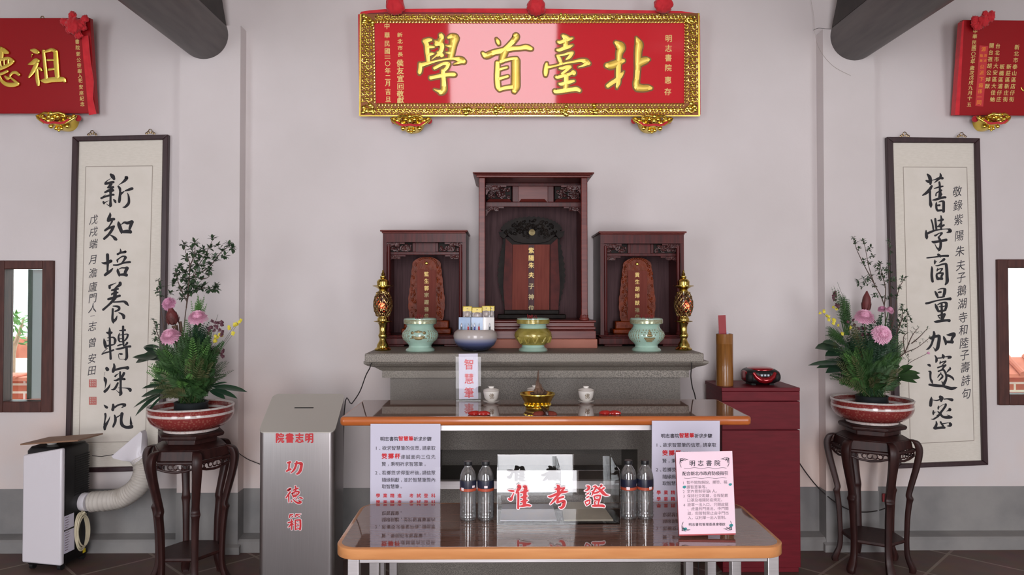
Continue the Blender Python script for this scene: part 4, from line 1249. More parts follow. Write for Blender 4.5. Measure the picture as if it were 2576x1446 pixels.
# ---- the right plaque
rp, pl = tilt_thing('plaque', 2560, 290, 4.33, 9, 'dark red plaque with columns of small gold writing, cut off at the right', 'plaque')
g = G()
board_px(g, pl, [(2423, 50), (3050, 56), (3050, 292), (2404, 290)], 0.0, -0.035)
part('panel', g, 'plaque_dark', rp, bevel=0.003)
g = G()
board_px(g, pl, [(2420, 55), (2425, 51), (2413, 289), (2402, 289)], 0.002, -0.04)
part('cloth_edge', g, 'cloth', rp)
g = G()
ty = [79, 92, 107, 119.5, 127.5, 136, 145, 155, 171, 183, 195, 208, 221, 234, 247, 263]
for ch, y in zip('中華民國一〇七年歲次戊戌九月十五', ty):
    put(g, pl, ch, 2453 - (y - 79) * 0.083, y, 12, 12, 0.02, 0.0012, 0.12)
for txt, x0, y0, y1 in (('新北市泰山區店仔街', 2558, 119, 250), ('新莊區新庄街', 2537.5, 168, 250), ('板橋區浦仔庄', 2520.5, 168, 250), ('台北市大安區大佳蚋', 2510, 116, 250), ('開台祖胡公焯猷', 2494, 115, 217)):
    n = len(txt)
    for i, ch in enumerate(txt):
        y = y0 + (y1 - y0) * i / (n - 1)
        put(g, pl, ch, x0 - (y - y0) * 0.103, y, 12.5, 13.5, 0.02, 0.0012, 0.12)
part('inscription', g, 'gold_soft', rp, recalc=False, smooth=False)
g = G()
g.add([pl.hit(x, y, 0.0008) for x, y in ((2464, 114), (2486, 116), (2473, 268), (2453, 266))], [(0, 1, 2, 3)])
st = part('paper_strip', g, 'vinyl_red', rp, recalc=False, label='bright red strip with orange writing')
g = G()
for ch, x, y, s in (('源', 2474, 124, 12), ('植', 2468.5, 140, 8), ('沛', 2478.5, 140, 8), ('美', 2467.5, 153, 8), ('沾', 2477.5, 152, 8), ('公', 2470, 168, 11), ('派', 2469, 183, 12), ('下', 2468.5, 199, 12), ('裔', 2467, 215, 12), ('孫', 2465, 230, 12), ('一', 2463.5, 244, 12), ('同', 2462.5, 258, 13)):
    put(g, pl, ch, x, y, s, s, 0.02, 0.0014, 0.1)
part('inscription', g, mat('orange_writing', (240, 140, 50), 0.6), st, recalc=False, smooth=False)
g = G()
brush(g, pl, 2560, 200, 1.0, [[(8, 20, 1), (16, 28, 3), (40, 10, 9), (60, -40, 12)], [(90, -60, 10), (90, 60, 11)], [(40, -50, 8), (150, -60, 10)]], lift=0.003, dome=0.012)
part('lettering', g, 'gold', rp, recalc=False, angle=60)
sw = thing('cloth_rosette', tuple(at(2463, 55, 4.1)), 'red cloth rosette on the corner of the right plaque', 'cloth rosette')
g = G()
for (cx_, cy_, rr_), k in zip(((2463, 56, 20), (2444, 52, 13), (2480, 46, 17), (2485, 40, 12), (2450, 68, 14), (2470, 38, 11), (2442, 64, 10)), range(7)):
    crumple(g, pl.hit(cx_, cy_, 0.032), rr_ * 4.1 / F, 20 + k, 0.42, 0.6)
part('rosette', g, 'cloth', sw, angle=180)


# ================================================================== CALLIGRAPHY SCROLLS
def quad_lerp(Q, u, v):
    (x0, y0), (x1, y1), (x2, y2), (x3, y3) = Q
    return (x0 * (1 - u) * (1 - v) + x1 * u * (1 - v) + x2 * u * v + x3 * (1 - u) * v, y0 * (1 - u) * (1 - v) + y1 * u * (1 - v) + y2 * u * v + y3 * (1 - u) * v)


def scroll(Qo, Qi, Qr, chars, label, hangers):
    c = at((Qo[2][0] + Qo[3][0]) / 2, Qo[2][1], WY)
    t = thing('calligraphy_scroll', (c.x, WY, c.z), label, 'framed calligraphy')
    pf, pp = wall_plane(4.362), wall_plane(4.380)
    g = G()
    for i in range(4):
        j = (i + 1) % 4
        g.slab([pf.hit(*Qo[i]), pf.hit(*Qo[j]), pf.hit(*Qi[j]), pf.hit(*Qi[i])], (0, 0.034, 0))
    part('frame', g, 'scroll_frame', t, bevel=0.004)
    g = G().slab([pp.hit(*p) for p in Qi], (0, 0.012, 0))
    part('mount', g, 'scroll_silk', t, smooth=False)
    g = G().add([pp.hit(*p, 0.0004) for p in Qr], [(0, 1, 2, 3)])
    g = G()
    g.add([pp.hit(*p, 0.0004) for p in Qr], [(0, 1, 2, 3)])
    part('paper', g, 'scroll_paper', t, recalc=False)
    g = G()
    for i in range(4):
        (xa, ya), (xb, yb) = Qr[i], Qr[(i + 1) % 4]
        d = math.hypot(xb - xa, yb - ya)
        nx, ny = -(yb - ya) / d * 0.9, (xb - xa) / d * 0.9
        g.add([pp.hit(xa - nx, ya - ny, 0.0007), pp.hit(xb - nx, yb - ny, 0.0007), pp.hit(xb + nx, yb + ny, 0.0007), pp.hit(xa + nx, ya + ny, 0.0007)], [(0, 1, 2, 3)])
    part('rule', g, 'rule', t, recalc=False)
    for ch in chars:
        g = G()
        brush(g, pp, *ch, lift=0.001, n=5)
        part('lettering', g, 'ink', t, recalc=False, smooth=False, label='large brush-written ink character')
    for hx, hy in hangers:
        g = G()
        ph = wall_plane(4.376)
        for dx, dy, r in ((0, -5, 4.2), (-5.5, -1, 2.8), (5.5, -1, 2.8), (-10, 1.5, 2), (10, 1.5, 2)):
            ring_px(g, ph, hx + dx, hy + dy, r, 0, 0.0022, 10)
        part('hanger', g, 'brass_dark', t)
    return t, pp


ls, pp = scroll([(181, 343), (422, 338), (408, 1184), (162, 1190)], [(195, 355), (409, 350.5), (396, 1172), (176, 1178)], [(216, 419), (384, 417), (366, 1110), (199, 1113)],
                SCROLL_L, 'framed calligraphy scroll behind the air conditioner and flower stand on the left wall', ((232, 337), (378, 334)))
g = G()
ys = [553, 583, 614, 653, 687, 722, 750, 775, 795, 821, 862, 902, 932]
for ch, y in zip('戊戌端月澹廬門人一志曾安田', ys):
    s = 22 if ch not in '一' else 12
    put(g, pp, ch, 236 - (y - 553) * 0.012, y, s, 26 if s > 20 else 14, 0.005, 0.001, 0.15, 0.15)
part('inscription', g, 'ink_soft', ls, recalc=False, smooth=False, label='column of small ink writing')
for sy in (964, 1008):
    g = G()
    for q in ([(224, -10), (243, -10), (243, 10), (224, 10)],):
        g.add([pp.hit(x, sy + y, 0.0008) for x, y in q], [(0, 1, 2, 3)])
    sl = part('seal', g, 'seal', ls, recalc=False)
    g = G()
    rnd = random.Random(sy)
    for k in range(3):
        for m_ in range(3):
            x_, y_ = 226.5 + k * 5.6, sy - 8 + m_ * 5.6
            g.add([pp.hit(x_, y_, .0011), pp.hit(x_ + rnd.uniform(2, 4.4), y_, .0011), pp.hit(x_ + 3.5, y_ + 1.2, .0011), pp.hit(x_, y_ + 1.2, .0011)], [(0, 1, 2, 3)])
            g.add([pp.hit(x_ + 1.4, y_, .0011), pp.hit(x_ + 2.5, y_, .0011), pp.hit(x_ + 2.5, y_ + rnd.uniform(3, 5), .0011), pp.hit(x_ + 1.4, y_ + 4, .0011)], [(0, 1, 2, 3)])
    part('seal_mark', g, 'scroll_paper', sl, recalc=False)
rs, pp = scroll([(2232, 344), (2466, 347), (2487, 1170), (2254, 1179)], [(2247, 358), (2454, 359), (2473, 1159), (2268, 1167)], [(2272, 420), (2432, 421), (2450, 1108), (2290, 1116)],
                SCROLL_R, 'framed calligraphy scroll behind the flower stand on the right wall', ((2276, 341), (2419, 342)))
g = G()
ys = [482, 517, 553, 593, 632, 668, 698, 731, 764, 799, 830, 863, 893, 924, 957, 990]
for ch, y in zip('敬錄紫陽朱夫子鵝湖寺和陸子壽詩句', ys):
    put(g, pp, ch, 2408 + (y - 482) * 0.045, y, 24, 29, 0.005, 0.001, 0.12, 0.15)
part('inscription', g, 'ink_soft', rs, recalc=False, smooth=False, label='column of small ink writing')
# ================================================================== STONE ALTAR
AT = 1.204                     # altar top
al = thing('stone_altar', (X(1345, 3.7), 3.95, 0), 'grey granite altar table that carries the three shrines', 'altar')
x0, x1 = X(917, 3.60), X(1771, 3.60)
g = G().box(x0, x1, 3.60, 4.39, Z(912, 3.60), AT)
part('top_slab', g, 'granite', al, bevel=0.006)
xc = (x0 + x1) / 2
g = G()
# cyma moulding under the slab: (overhang from the block face, height)
yb, zb = 3.78, Z(945, 3.72)
zt = Z(912, 3.60)
hw = (X(1711, yb) - X(982, yb)) / 2
xcb = (X(1711, yb) + X(982, yb)) / 2
prof = [(0.115, zt), (0.115, zt - 0.010), (0.10, zt - 0.022), (0.066, zt - 0.034), (0.046, zt - 0.048), (0.036, zt - 0.054), (0.036, zb - 0.012), (0.0, zb - 0.016)]
rings = []
for o_, z_ in prof:
    rings.append([V((xcb - hw - o_, 4.385, z_)), V((xcb - hw - o_, yb - o_, z_)), V((xcb + hw + o_, yb - o_, z_)), V((xcb + hw + o_, 4.385, z_))])
g.loft(rings)
part('moulding', g, 'granite', al, smooth=False)
g = G().box(xcb - hw, xcb + hw, yb, 4.385, 0.70, zb - 0.014)
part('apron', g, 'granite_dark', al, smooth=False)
g = G()
for s in (-1, 1):
    g.box(xcb + s * (hw - 0.11) - 0.11, xcb + s * (hw - 0.11) + 0.11, yb, 4.385, 0.50, 0.70)
g.box(xcb - hw, xcb + hw, 4.30, 4.385, 0.50, 0.70)
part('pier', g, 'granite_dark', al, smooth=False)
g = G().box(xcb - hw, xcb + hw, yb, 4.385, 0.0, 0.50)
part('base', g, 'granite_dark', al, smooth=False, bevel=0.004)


# ================================================================== SHRINES
def rect_px(g, xa, xb, ya, yb_, Y0, Y1):
    """box whose front face covers the pixel rectangle at depth Y0"""
    a, b = at(xa, (ya + yb_) / 2, Y0), at(xb, (ya + yb_) / 2, Y0)
    g.box(a.x, b.x, Y0, Y1, Z(yb_, Y0), Z(ya, Y0))


def carve(g, x0, x1, z0, z1, Y, seed, n=26, r=0.004):
    rnd = random.Random(seed)
    for k in range(n):
        cx_, cz_ = rnd.uniform(x0, x1), rnd.uniform(z0, z1)
        R0 = rnd.uniform(0.008, 0.018)
        a0 = rnd.uniform(0, 6.28)
        tn = rnd.choice((-1, 1)) * rnd.uniform(0.7, 1.3)
        pts = []
        for i in range(9):
            t = i / 8
            rr_ = R0 * (1 - 0.75 * t)
            a = a0 + tn * 2 * pi * t
            pts.append((min(max(cx_ + rr_ * cos(a), x0), x1), Y - 0.004 * t, min(max(cz_ + rr_ * sin(a), z0), z1)))
        g.tube(pts, r, 5)
        g.ball((cx_, Y - 0.003, cz_), r * 1.5, r, r * 1.5, 6, 4)


def spandrel(g, xa, za, sx, w_, h_, Y0, Y1):
    """quarter-arch corner bracket: square corner at (xa, za), running sx*w_ sideways and h_ down"""
    poly = [(xa, za), (xa + sx * w_, za), (xa + sx * w_, za - h_ * 0.16)]
    for k in range(1, 8):
        a = k / 8 * pi / 2
        poly.append((xa + sx * w_ * (1 - sin(a) * 0.93), za - h_ * (1 - cos(a)) * 0.98 - h_ * 0.16 * (1 - sin(a))))
    poly += [(xa + sx * w_ * 0.06, za - h_), (xa, za - h_)]
    g.prism(poly, Y0, Y1, 'xz')


# ---- big middle shrine
BY = 3.92
big = thing('shrine', (X(1342, BY), 4.15, AT), 'tall dark red rosewood shrine in the middle of the altar', 'shrine')
g = G()
rect_px(g, 1181, 1503, 853, 880, BY, 4.38)
g.v = [V((p.x, p.y, max(p.z, AT))) if p.z < AT + 0.02 else p for p in g.v]
part('plinth', g, 'plinth', big, bevel=0.003)
zpl = Z(853, BY)
g = G()
zz = [zpl, Z(832, BY), Z(829, BY), Z(822, BY), Z(811, BY), Z(806, BY)]
xa, xb = X(1183, BY), X(1500, BY)
for (ins, za, zb_) in ((0.0, zz[0], zz[1]), (0.010, zz[1], zz[2]), (0.002, zz[2], zz[3]), (0.008, zz[3], zz[4]), (0.0, zz[4], zz[5])):
    g.box(xa + ins, xb - ins, BY + ins + 0.005, 4.375, za, zb_)
part('base', g, 'rosewood_l', big, bevel=0.004)
zbase = zz[5]
zroof = Z(446, BY)
pxl, pxr = X(1204, BY), X(1479, BY)
g = G()
g.box(pxl + 0.002, pxl + 0.018, BY + 0.03, 4.37, zbase, zroof)
part('side_panel', g, 'rosewood', big)
g = G()
g.box(pxr - 0.018, pxr - 0.002, BY + 0.03, 4.37, zbase, zroof)
part('side_panel', g, 'rosewood', big)
for xx in (pxl, pxr - 0.034):
    g = G()
    g.box(xx, xx + 0.034, BY + 0.008, BY + 0.042, zbase, zroof)
    g.lathe([(0.026, 0), (0.028, 0.008), (0.020, 0.018), (0.024, 0.024), (0.018, 0.032)], (xx + 0.017, BY + 0.026, zbase), 16)
    part('post', g, 'rosewood_l', big, bevel=0.005)
g = G().box(pxl + 0.018, pxr - 0.018, 4.345, 4.37, zbase, zroof)
part('back_panel', g, 'darkwood', big, smooth=False)
g = G()
for ins, za, zb_ in ((0.018, zroof, zroof + 0.012), (0.008, zroof + 0.012, zroof + 0.018), (0.0, zroof + 0.018, Z(434, BY))):
    g.box(X(1189, BY) + ins, X(1495, BY) - ins, BY - 0.018 + ins, 4.38, za, zb_)
part('roof', g, 'rosewood_l', big, bevel=0.004)
FY = 4.12
g = G()
rect_px(g, 1222, 1464, 508, 520, FY, FY + 0.03)
rect_px(g, 1222, 1464, 460, 468, FY, FY + 0.03)
for a, b in ((1289, 1304), (1378, 1393)):
    rect_px(g, a, b, 468, 508, FY, FY + 0.03)
part('frieze_rail', g, 'rosewood', big, bevel=0.002)
g = G()
rect_px(g, 1304, 1378, 468, 508, FY + 0.012, FY + 0.03)
cp = part('frieze_panel', g, 'rosewood_l', big)
for a, b in ((1222, 1289), (1304, 1378), (1393, 1464)):
    g = G()
    xa, xb = X(a + 2, FY), X(b - 2, FY)
    z1_, z0_ = Z(500, FY), Z(508, FY)
    g.add([(xa, FY - 0.012, z0_), (xb, FY - 0.012, z0_), (xb - 0.012, FY + 0.008, z1_), (xa + 0.012, FY + 0.008, z1_), (xa, FY + 0.02, z0_), (xb, FY + 0.02, z0_), (xb - .012, FY + .02, z1_), (xa + .012, FY + .02, z1_)],
          [(0, 1, 2, 3), (4, 7, 6, 5), (0, 4, 5, 1), (3, 2, 6, 7), (0, 3, 7, 4), (1, 5, 6, 2)])
    part('sill_moulding', g, 'rosewood_l', big)
for i, (a, b) in enumerate(((1224, 1286), (1396, 1462))):
    g = G()
    rect_px(g, a, b, 469, 501, FY + 0.022, FY + 0.03)
    pn = part('carved_panel', g, 'blackwood', big)
    g = G()
    carve(g, X(a + 4, FY), X(b - 4, FY), Z(498, FY), Z(472, FY), FY + 0.014, 40 + i, 34, 0.0035)
    part('openwork', g, 'carving', pn)
for sx, px_ in ((1, 1222), (-1, 1464)):
    g = G()
    spandrel(g, X(px_, FY), Z(520, FY), sx, 0.10, 0.05, FY, FY + 0.02)
    sp = part('spandrel', g, 'rosewood', big)
    g = G()
    x_ = X(px_, FY)
    carve(g, min(x_, x_ + sx * 0.07), max(x_, x_ + sx * 0.07), Z(520, FY) - 0.022, Z(520, FY) - 0.004, FY + 0.001, 50 + sx, 16, 0.003)
    part('carving', g, 'carving', sp)
    g = G()
    spandrel(g, X(px_, BY + 0.05), Z(466, BY + 0.05), sx, 0.11, 0.05, BY + 0.05, BY + 0.065)
    sp = part('spandrel', g, 'rosewood', big)
    g = G()
    x_ = X(px_, BY + 0.05)
    carve(g, min(x_, x_ + sx * 0.08), max(x_, x_ + sx * 0.08), Z(466, BY + .05) - 0.022, Z(466, BY + .05) - 0.004, BY + 0.05, 60 + sx, 16, 0.003)
    part('carving', g, 'carving', sp)

# ---- the two low shrines
SY = 4.05


def low_shrine(xl, xr, rl, rr_, yt, label, seed):
    t = thing('shrine', (X((xl + xr) / 2, SY), 4.22, AT), label, 'shrine')
    xa, xb = X(xl, SY), X(xr, SY)
    zr = Z(yt + 8, SY)
    zbase = Z(843, SY)
    g = G()
    for ins, za, zb_ in ((0.0, AT + 0.012, Z(850, SY)), (0.012, Z(850, SY), Z(847, SY)), (0.004, Z(847, SY), zbase)):
        g.box(xa + ins - 0.012, xb - ins + 0.012, SY + ins - 0.012, 4.375, za, zb_)
    for s in (xa + 0.02, xb - 0.12):
        g.box(s, s + 0.10, SY, 4.37, AT, AT + 0.013)
    part('base', g, 'rosewood', t, bevel=0.004)
    for a in (xa, xb - 0.02):
        part('side_panel', G().box(a, a + 0.02, SY + 0.004, 4.37, zbase, zr), 'rosewood', t)
    part('back_panel', G().box(xa + 0.02, xb - 0.02, 4.345, 4.37, zbase, zr), 'darkwood', t, smooth=False)
    g = G()
    g.box(X(rl, SY), X(rr_, SY), SY - 0.018, 4.38, zr + 0.008, Z(yt, SY))
    g.box(X(rl + 4, SY), X(rr_ - 4, SY), SY - 0.010, 4.38, zr, zr + 0.008)
    part('roof', g, 'rosewood_l', t, bevel=0.003)
    part('fascia', G().box(xa + 0.001, xb - 0.001, SY, SY + 0.02, Z(yt + 30, SY), zr), 'rosewood', t)
    zf0, zf1 = Z(yt + 62, SY + .05), Z(yt + 30, SY)
    g = G()
    g.box(xa + 0.02, xb - 0.02, SY + 0.05, SY + 0.07, zf0, zf0 + 0.016)
    for k in (0.36, 0.64):
        xx = xa + (xb - xa) * k
        g.box(xx - 0.008, xx + 0.008, SY + 0.05, SY + 0.07, zf0 + .016, zf1)
    part('frieze_rail', g, 'rosewood', t, bevel=0.002)
    part('frieze_panel', G().box(xa + (xb - xa) * .36, xa + (xb - xa) * .64, SY + 0.058, SY + 0.07, zf0 + 0.014, zf1), 'rosewood', t)
    for i, (a, b) in enumerate(((0.05, 0.345), (0.655, 0.95))):
        A_, B_ = xa + (xb - xa) * a, xa + (xb - xa) * b
        pn = part('carved_panel', G().box(A_, B_, SY + 0.064, SY + 0.07, zf0 + 0.014, zf1), 'blackwood', t)
        g = G()
        carve(g, A_ + 0.01, B_ - 0.01, zf0 + 0.022, zf1 - 0.008, SY + 0.058, seed + i, 22, 0.0032)
        part('openwork', g, 'carving', pn)
    for sx, xx in ((1, xa + 0.018), (-1, xb - 0.018)):
        for k, (zz_, ww, hh, yy) in enumerate(((zf1 - 0.002, 0.10, 0.05, SY + 0.012), (zf0 - 0.001, 0.10, 0.05, SY + 0.05))):
            g = G()
            spandrel(g, xx, zz_, sx, ww, hh, yy, yy + 0.016)
            sp = part('spandrel', g, 'rosewood', t)
            g = G()
            carve(g, min(xx, xx + sx * 0.07), max(xx, xx + sx * 0.07), zz_ - 0.020, zz_ - 0.003, yy + 0.001, seed + 7 + k + sx, 12, 0.0028)
            part('carving', g, 'carving', sp)
        g = G()
        g.lathe([(0.014, 0), (0.016, 0.008), (0.011, 0.016), (0.013, 0.022), (0.0095, 0.03), (0.0095, zr - zbase - 0.06)], (xx + sx * 0.012, SY + 0.016, zbase), 14)
        part('column', g, 'rosewood', t)
    return t


low_shrine(962, 1172, 956, 1176, 579, 'low dark rosewood shrine on the left side of the altar, behind the pen bowl', 70)
low_shrine(1511, 1722, 1506, 1727, 582, 'low dark rosewood shrine on the right side of the altar, right of the tall one', 90)


# ================================================================== SPIRIT TABLETS
def tablet_text(t, pl, txt, cx, ys, s, m='gold_soft', m2='gold_fade', fade=3):
    a, b = G(), G()
    for i, ch in enumerate(txt):
        put(a if i < fade else b, pl, ch, cx, ys[i], s, s * 1.05, 0.035, 0.0012)
    part('inscription', a, m, t, recalc=False, smooth=False)
    part('inscription', b, m2, t, recalc=False, smooth=False)


TY = 4.20
tb = thing('spirit_tablet', (X(1337, TY), TY + 0.04, zbase), 'large wooden spirit tablet with carved black crown inside the tall middle shrine', 'spirit tablet')
ztb = zbase
g = G()
xa, xb = X(1232, TY), X(1440, TY)
g.box(X(1252, TY), X(1422, TY), TY - 0.05, TY + 0.07, zbase, zbase + 0.025)
g.box(X(1268, TY), X(1406, TY), TY - 0.02, TY + 0.05, zbase + 0.025, zbase + 0.05)
part('base', g, 'blackwood', tb, bevel=0.004)
# serrated dark back board
zlo = zbase + 0.05
ptsL = []
for i in range(27):
    t_ = i / 26
    y_ = 790 - (790 - 596) * t_
    xl_ = 1274 - 14 * sin(pi * min(1, t_ * 1.05)) - (6 if t_ > .2 else 0) * min(1, (t_ - .2) * 4)
    ptsL.append((xl_ - (3.2 if i % 2 else 0), y_))
ptsR = [(2 * 1337 - x_, y_) for x_, y_ in ptsL[::-1]]
pq = wall_plane(TY + 0.02)
poly = [(pq.hit(x_, y_).x, max(pq.hit(x_, y_).z, zlo)) for x_, y_ in ptsL + ptsR]
part('serrated_board', G().prism(poly, TY + 0.02, TY + 0.045, 'xz'), 'blackwood', tb)
# carved crown
top = [(1254, 583), (1262, 583), (1266, 578)]
n = 40
for i in range(n + 1):
    a = pi * (1 - i / n)
    rx_, ry_ = 76, 33
    top.append((1337 + rx_ * cos(a) * (1 + (0.03 if i % 2 else 0)), 579 - ry_ * sin(a) * (1 + (0.08 if i % 2 else 0))))
top += [(1408, 578), (1412, 583), (1421, 580), (1417, 594), (1406, 600), (1398, 590), (1380, 606), (1360, 611), (1337, 612), (1314, 611), (1294, 606), (1276, 590), (1268, 600), (1258, 594)]
pc = wall_plane(TY - 0.01)
poly = [(pc.hit(x_, y_).x, pc.hit(x_, y_).z) for x_, y_ in top]
cr = part('crown', G().prism(poly, TY - 0.01, TY + 0.03, 'xz'), 'blackwood', tb, smooth=False)
g = G()
rnd = random.Random(5)
for k in range(95):
    a = rnd.uniform(0.1, pi - 0.1)
    q = rnd.uniform(0.15, 0.95) ** 0.6
    p = pc.hit(1337 + 70 * q * cos(a), 592 - 42 * q * sin(a))
    g.ball((p.x, TY - 0.012, p.z), rnd.uniform(.004, .010), .007, rnd.uniform(.004, .010), 7, 5)
carve(g, pc.hit(1280, 590).x, pc.hit(1395, 590).x, pc.hit(1337, 600).z, pc.hit(1337, 562).z, TY - 0.016, 99, 26, 0.003)
part('crown_carving', g, 'blackwood', cr)
g = G()
p = pc.hit(1338, 585)
g.lathe([(0.0, 0), (0.012, 0.0), (0.018, 0.005), (0.0, 0.010)], (0, 0, 0), 20, caps=False)
g.v = [V((p.x + q.x, TY - 0.022 - q.z, p.z + q.y)) for q in g.v]
part('medallion', g, 'gold_fade', cr, label='dull gold disc')
g = G()
pb = wall_plane(TY)
g.prism([(pb.hit(x_, y_).x, max(pb.hit(x_, y_).z, zlo)) for x_, y_ in ((1290, 615), (1383, 615), (1382, 795), (1288, 795))], TY, TY + 0.02, 'xz')
fp = part('front_board', g, 'tablet_red', tb)
for xs_ in (((1272, 600), (1289, 616), (1288, 795), (1270, 795), (1266, 720)), ((1402, 600), (1384, 616), (1384, 795), (1404, 795), (1408, 720))):
    g = G()
    g.prism([(pb.hit(x_, y_).x, max(pb.hit(x_, y_).z, zlo)) for x_, y_ in xs_], TY - 0.012, TY + 0.02, 'xz')
    part('side_board', g, 'tablet_side', tb)
part('centre_strip', G().prism([(pb.hit(x_, y_).x, max(pb.hit(x_, y_).z, zlo)) for x_, y_ in ((1329.5, 616), (1344, 616), (1344, 795), (1329, 795))], TY - 0.0015, TY, 'xz'), 'darkwood', fp)
pb2 = wall_plane(TY - 0.0016)
tablet_text(fp, pb2, '紫陽朱夫子神位', 1336.5, [630, 649, 667.5, 692, 720, 747, 775], 14.5, fade=4)


def low_tablet(cx, dy, label, txt):
    t = thing('spirit_tablet', (X(cx, TY), TY + 0.02, 0), label, 'spirit tablet')
    zb_ = Z(843, SY)
    t.location.z = zb_
    ROOTM[t.name] = Matrix.Translation(t.location).inverted()
    g = G()
    g.box(X(cx - 62, TY), X(cx + 62, TY), TY - 0.03, TY + 0.10, zb_, Z(826 + dy, TY - .03))
    g.box(X(cx - 56, TY), X(cx + 56, TY), TY - 0.02, TY + 0.08, Z(826 + dy, TY - .03), Z(806 + dy, TY - .02))
    part('base', g, 'tablet_amber', t, bevel=0.006)
    pts = []
    for i in range(41):
        s = i / 40
        # right half: from the foot up to the crown
        y_ = 806 - 160 * s
        if s < 0.55:
            w_ = 40 + 5 * sin(s / 0.55 * pi) + 1.5 * abs(sin(s * 22))
        elif s < 0.86:
            w_ = 41 - 6 * (s - 0.55) / 0.31 + 1.5 * abs(sin(s * 22))
        else:
            w_ = 36 * math.sqrt(max(0, 1 - ((s - 0.86) / 0.145) ** 2)) + 1.2 * abs(sin(s * 90))
        pts.append((w_, y_ + dy))
    out = [(cx + w_, y_) for w_, y_ in pts] + [(cx - w_, y_) for w_, y_ in pts[::-1]]
    pw = wall_plane(TY)
    zmin = Z(806 + dy, TY - .02)
    poly = [(pw.hit(x_, y_).x, max(pw.hit(x_, y_).z, zmin)) for x_, y_ in out]
    bd = part('carved_board', G().prism(poly, TY, TY + 0.025, 'xz'), 'tablet_amber', t)
    g = G()
    rnd = random.Random(cx)
    for k in range(70):
        s = rnd.choice((-1, 1))
        yy = rnd.uniform(668, 800) + dy
        p = pw.hit(cx + s * rnd.uniform(27, 38), yy)
        g.ball((p.x, TY - 0.001, p.z), .005, .004, rnd.uniform(.004, .010), 6, 4)
    for k in range(30):
        a = rnd.uniform(0.1, pi - 0.1)
        p = pw.hit(cx + 28 * cos(a), 672 + dy - 24 * sin(a))
        g.ball((p.x, TY - 0.002, p.z), .006, .005, .006, 6, 4)
    part('carving', g, 'tablet_amber', bd)
    g = G()
    g.prism([(pw.hit(x_, y_).x, max(pw.hit(x_, y_).z, zmin)) for x_, y_ in ((cx - 24, 679 + dy), (cx + 24, 679 + dy), (cx + 24, 803 + dy), (cx - 24, 803 + dy))], TY - 0.012, TY, 'xz')
    fp = part('front_board', g, 'tablet_red', t)
    part('medallion', G().ball(tuple(pw.hit(cx, 662 + dy) + V((0, -0.004, 0))), 0.009, 0.004, 0.009, 14, 8), 'gold', t, label='small gold disc')
    tablet_text(fp, wall_plane(TY - 0.0125), txt, cx, [y + dy for y in (689.5, 707, 725, 742, 760, 778, 795)], 12, fade=3 if cx < 1300 else 5)
    return t


low_tablet(1073, 0, 'amber wooden spirit tablet with gold writing inside the left shrine', '監生郭宗嘏祿位')
low_tablet(1603, 2, 'amber wooden spirit tablet with gold writing inside the right shrine', '貢生胡焯猷祿位')


# ================================================================== THINGS ON THE ALTAR
def sprof(tbl, cy0, Y):
    """(pixel y, pixel radius) rows measured on the photo -> (r, height)"""
    s = Y / F
    return [(max(0.0002, r * s), (cy0 - y) * s) for y, r in tbl]


# ---- pierced brass altar lamps
LY = 3.80
lp_ = at(963, 879, LY)
lamp = thing('altar_lamp', (lp_.x, LY, AT), 'tall pierced brass altar lamp with red glow at the left end of the altar', 'lamp', 'pair of brass altar lamps')
g = G().lathe(sprof([(880, 20), (877, 21), (875, 19), (872, 15), (866, 14.5), (860, 11), (855, 8.5), (851, 8), (848, 10), (843, 11.5), (839, 10), (837, 8.5), (822, 8.5), (816, 10), (811, 13), (808.5, 22), (806.5, 22.5), (805, 14), (801, 14), (797, 11.5), (795, 11.5)], 880, LY), seg=28)
part('foot', g, 'brass', lamp, local=True)
g = G()
s = LY / F
bulge = lambda t: (11.5 + 11.5 * sin(pi * min(1, max(0, (t * 0.92 + 0.06)))) ** 0.8) * s
for k in range(12):
    for dr in (-1, 1):
        pts = []
        for i in range(15):
            t = i / 14
            a = 2 * pi * k / 12 + dr * t * 1.9
            r = bulge(t)
            pts.append((r * cos(a), r * sin(a), (880 - 795 + 62 * t) * s))
        g.tube(pts, 0.0026, 5)
for j in range(6):
    t = (j + 0.5) / 6
    for k in range(12):
        a = 2 * pi * (k + (j % 2) * .5) / 12
        r = bulge(t) + 0.001
        g.tube([(r * cos(a + 0.16 * cos(q)), r * sin(a + 0.16 * cos(q)), (85 + 62 * t) * s + 0.007 * sin(q)) for q in [2 * pi * m_ / 8 for m_ in range(8)]], 0.0017, 4, closed=True)
part('pierced_body', g, 'brass_dark', lamp, local=True)
part('ruby_cylinder', G().lathe([(0.018, 86 * s), (0.030, 100 * s), (0.032, 118 * s), (0.024, 145 * s)], seg=20), 'ruby', lamp, local=True, label='dark red glass inside')
g = G()
g.ball((0, -0.033, 112 * s), 0.017, 0.007, 0.015, 12, 8)
part('glow', g, 'lamp_glow', lamp, local=True, label='glowing red lamp')
g = G().lathe(sprof([(735, 11), (731, 11), (728, 9.5), (725, 13), (721, 20), (719.5, 26), (718, 26), (716.5, 15), (713, 15), (708, 15.5), (703, 12), (700, 6), (698, 7.5), (695, 7.5), (692, 4), (689, 5), (687, 4), (684, 2.2), (681, 2.8), (678, 0.5)], 880, LY), seg=28)
part('cap', g, 'brass', lamp, local=True)
dup(lamp, (at(1720, 879, LY).x, LY, AT), rotz=0.3, label='tall pierced brass altar lamp with red glow at the right end of the altar')


# ---- incense burners
NY = 3.76


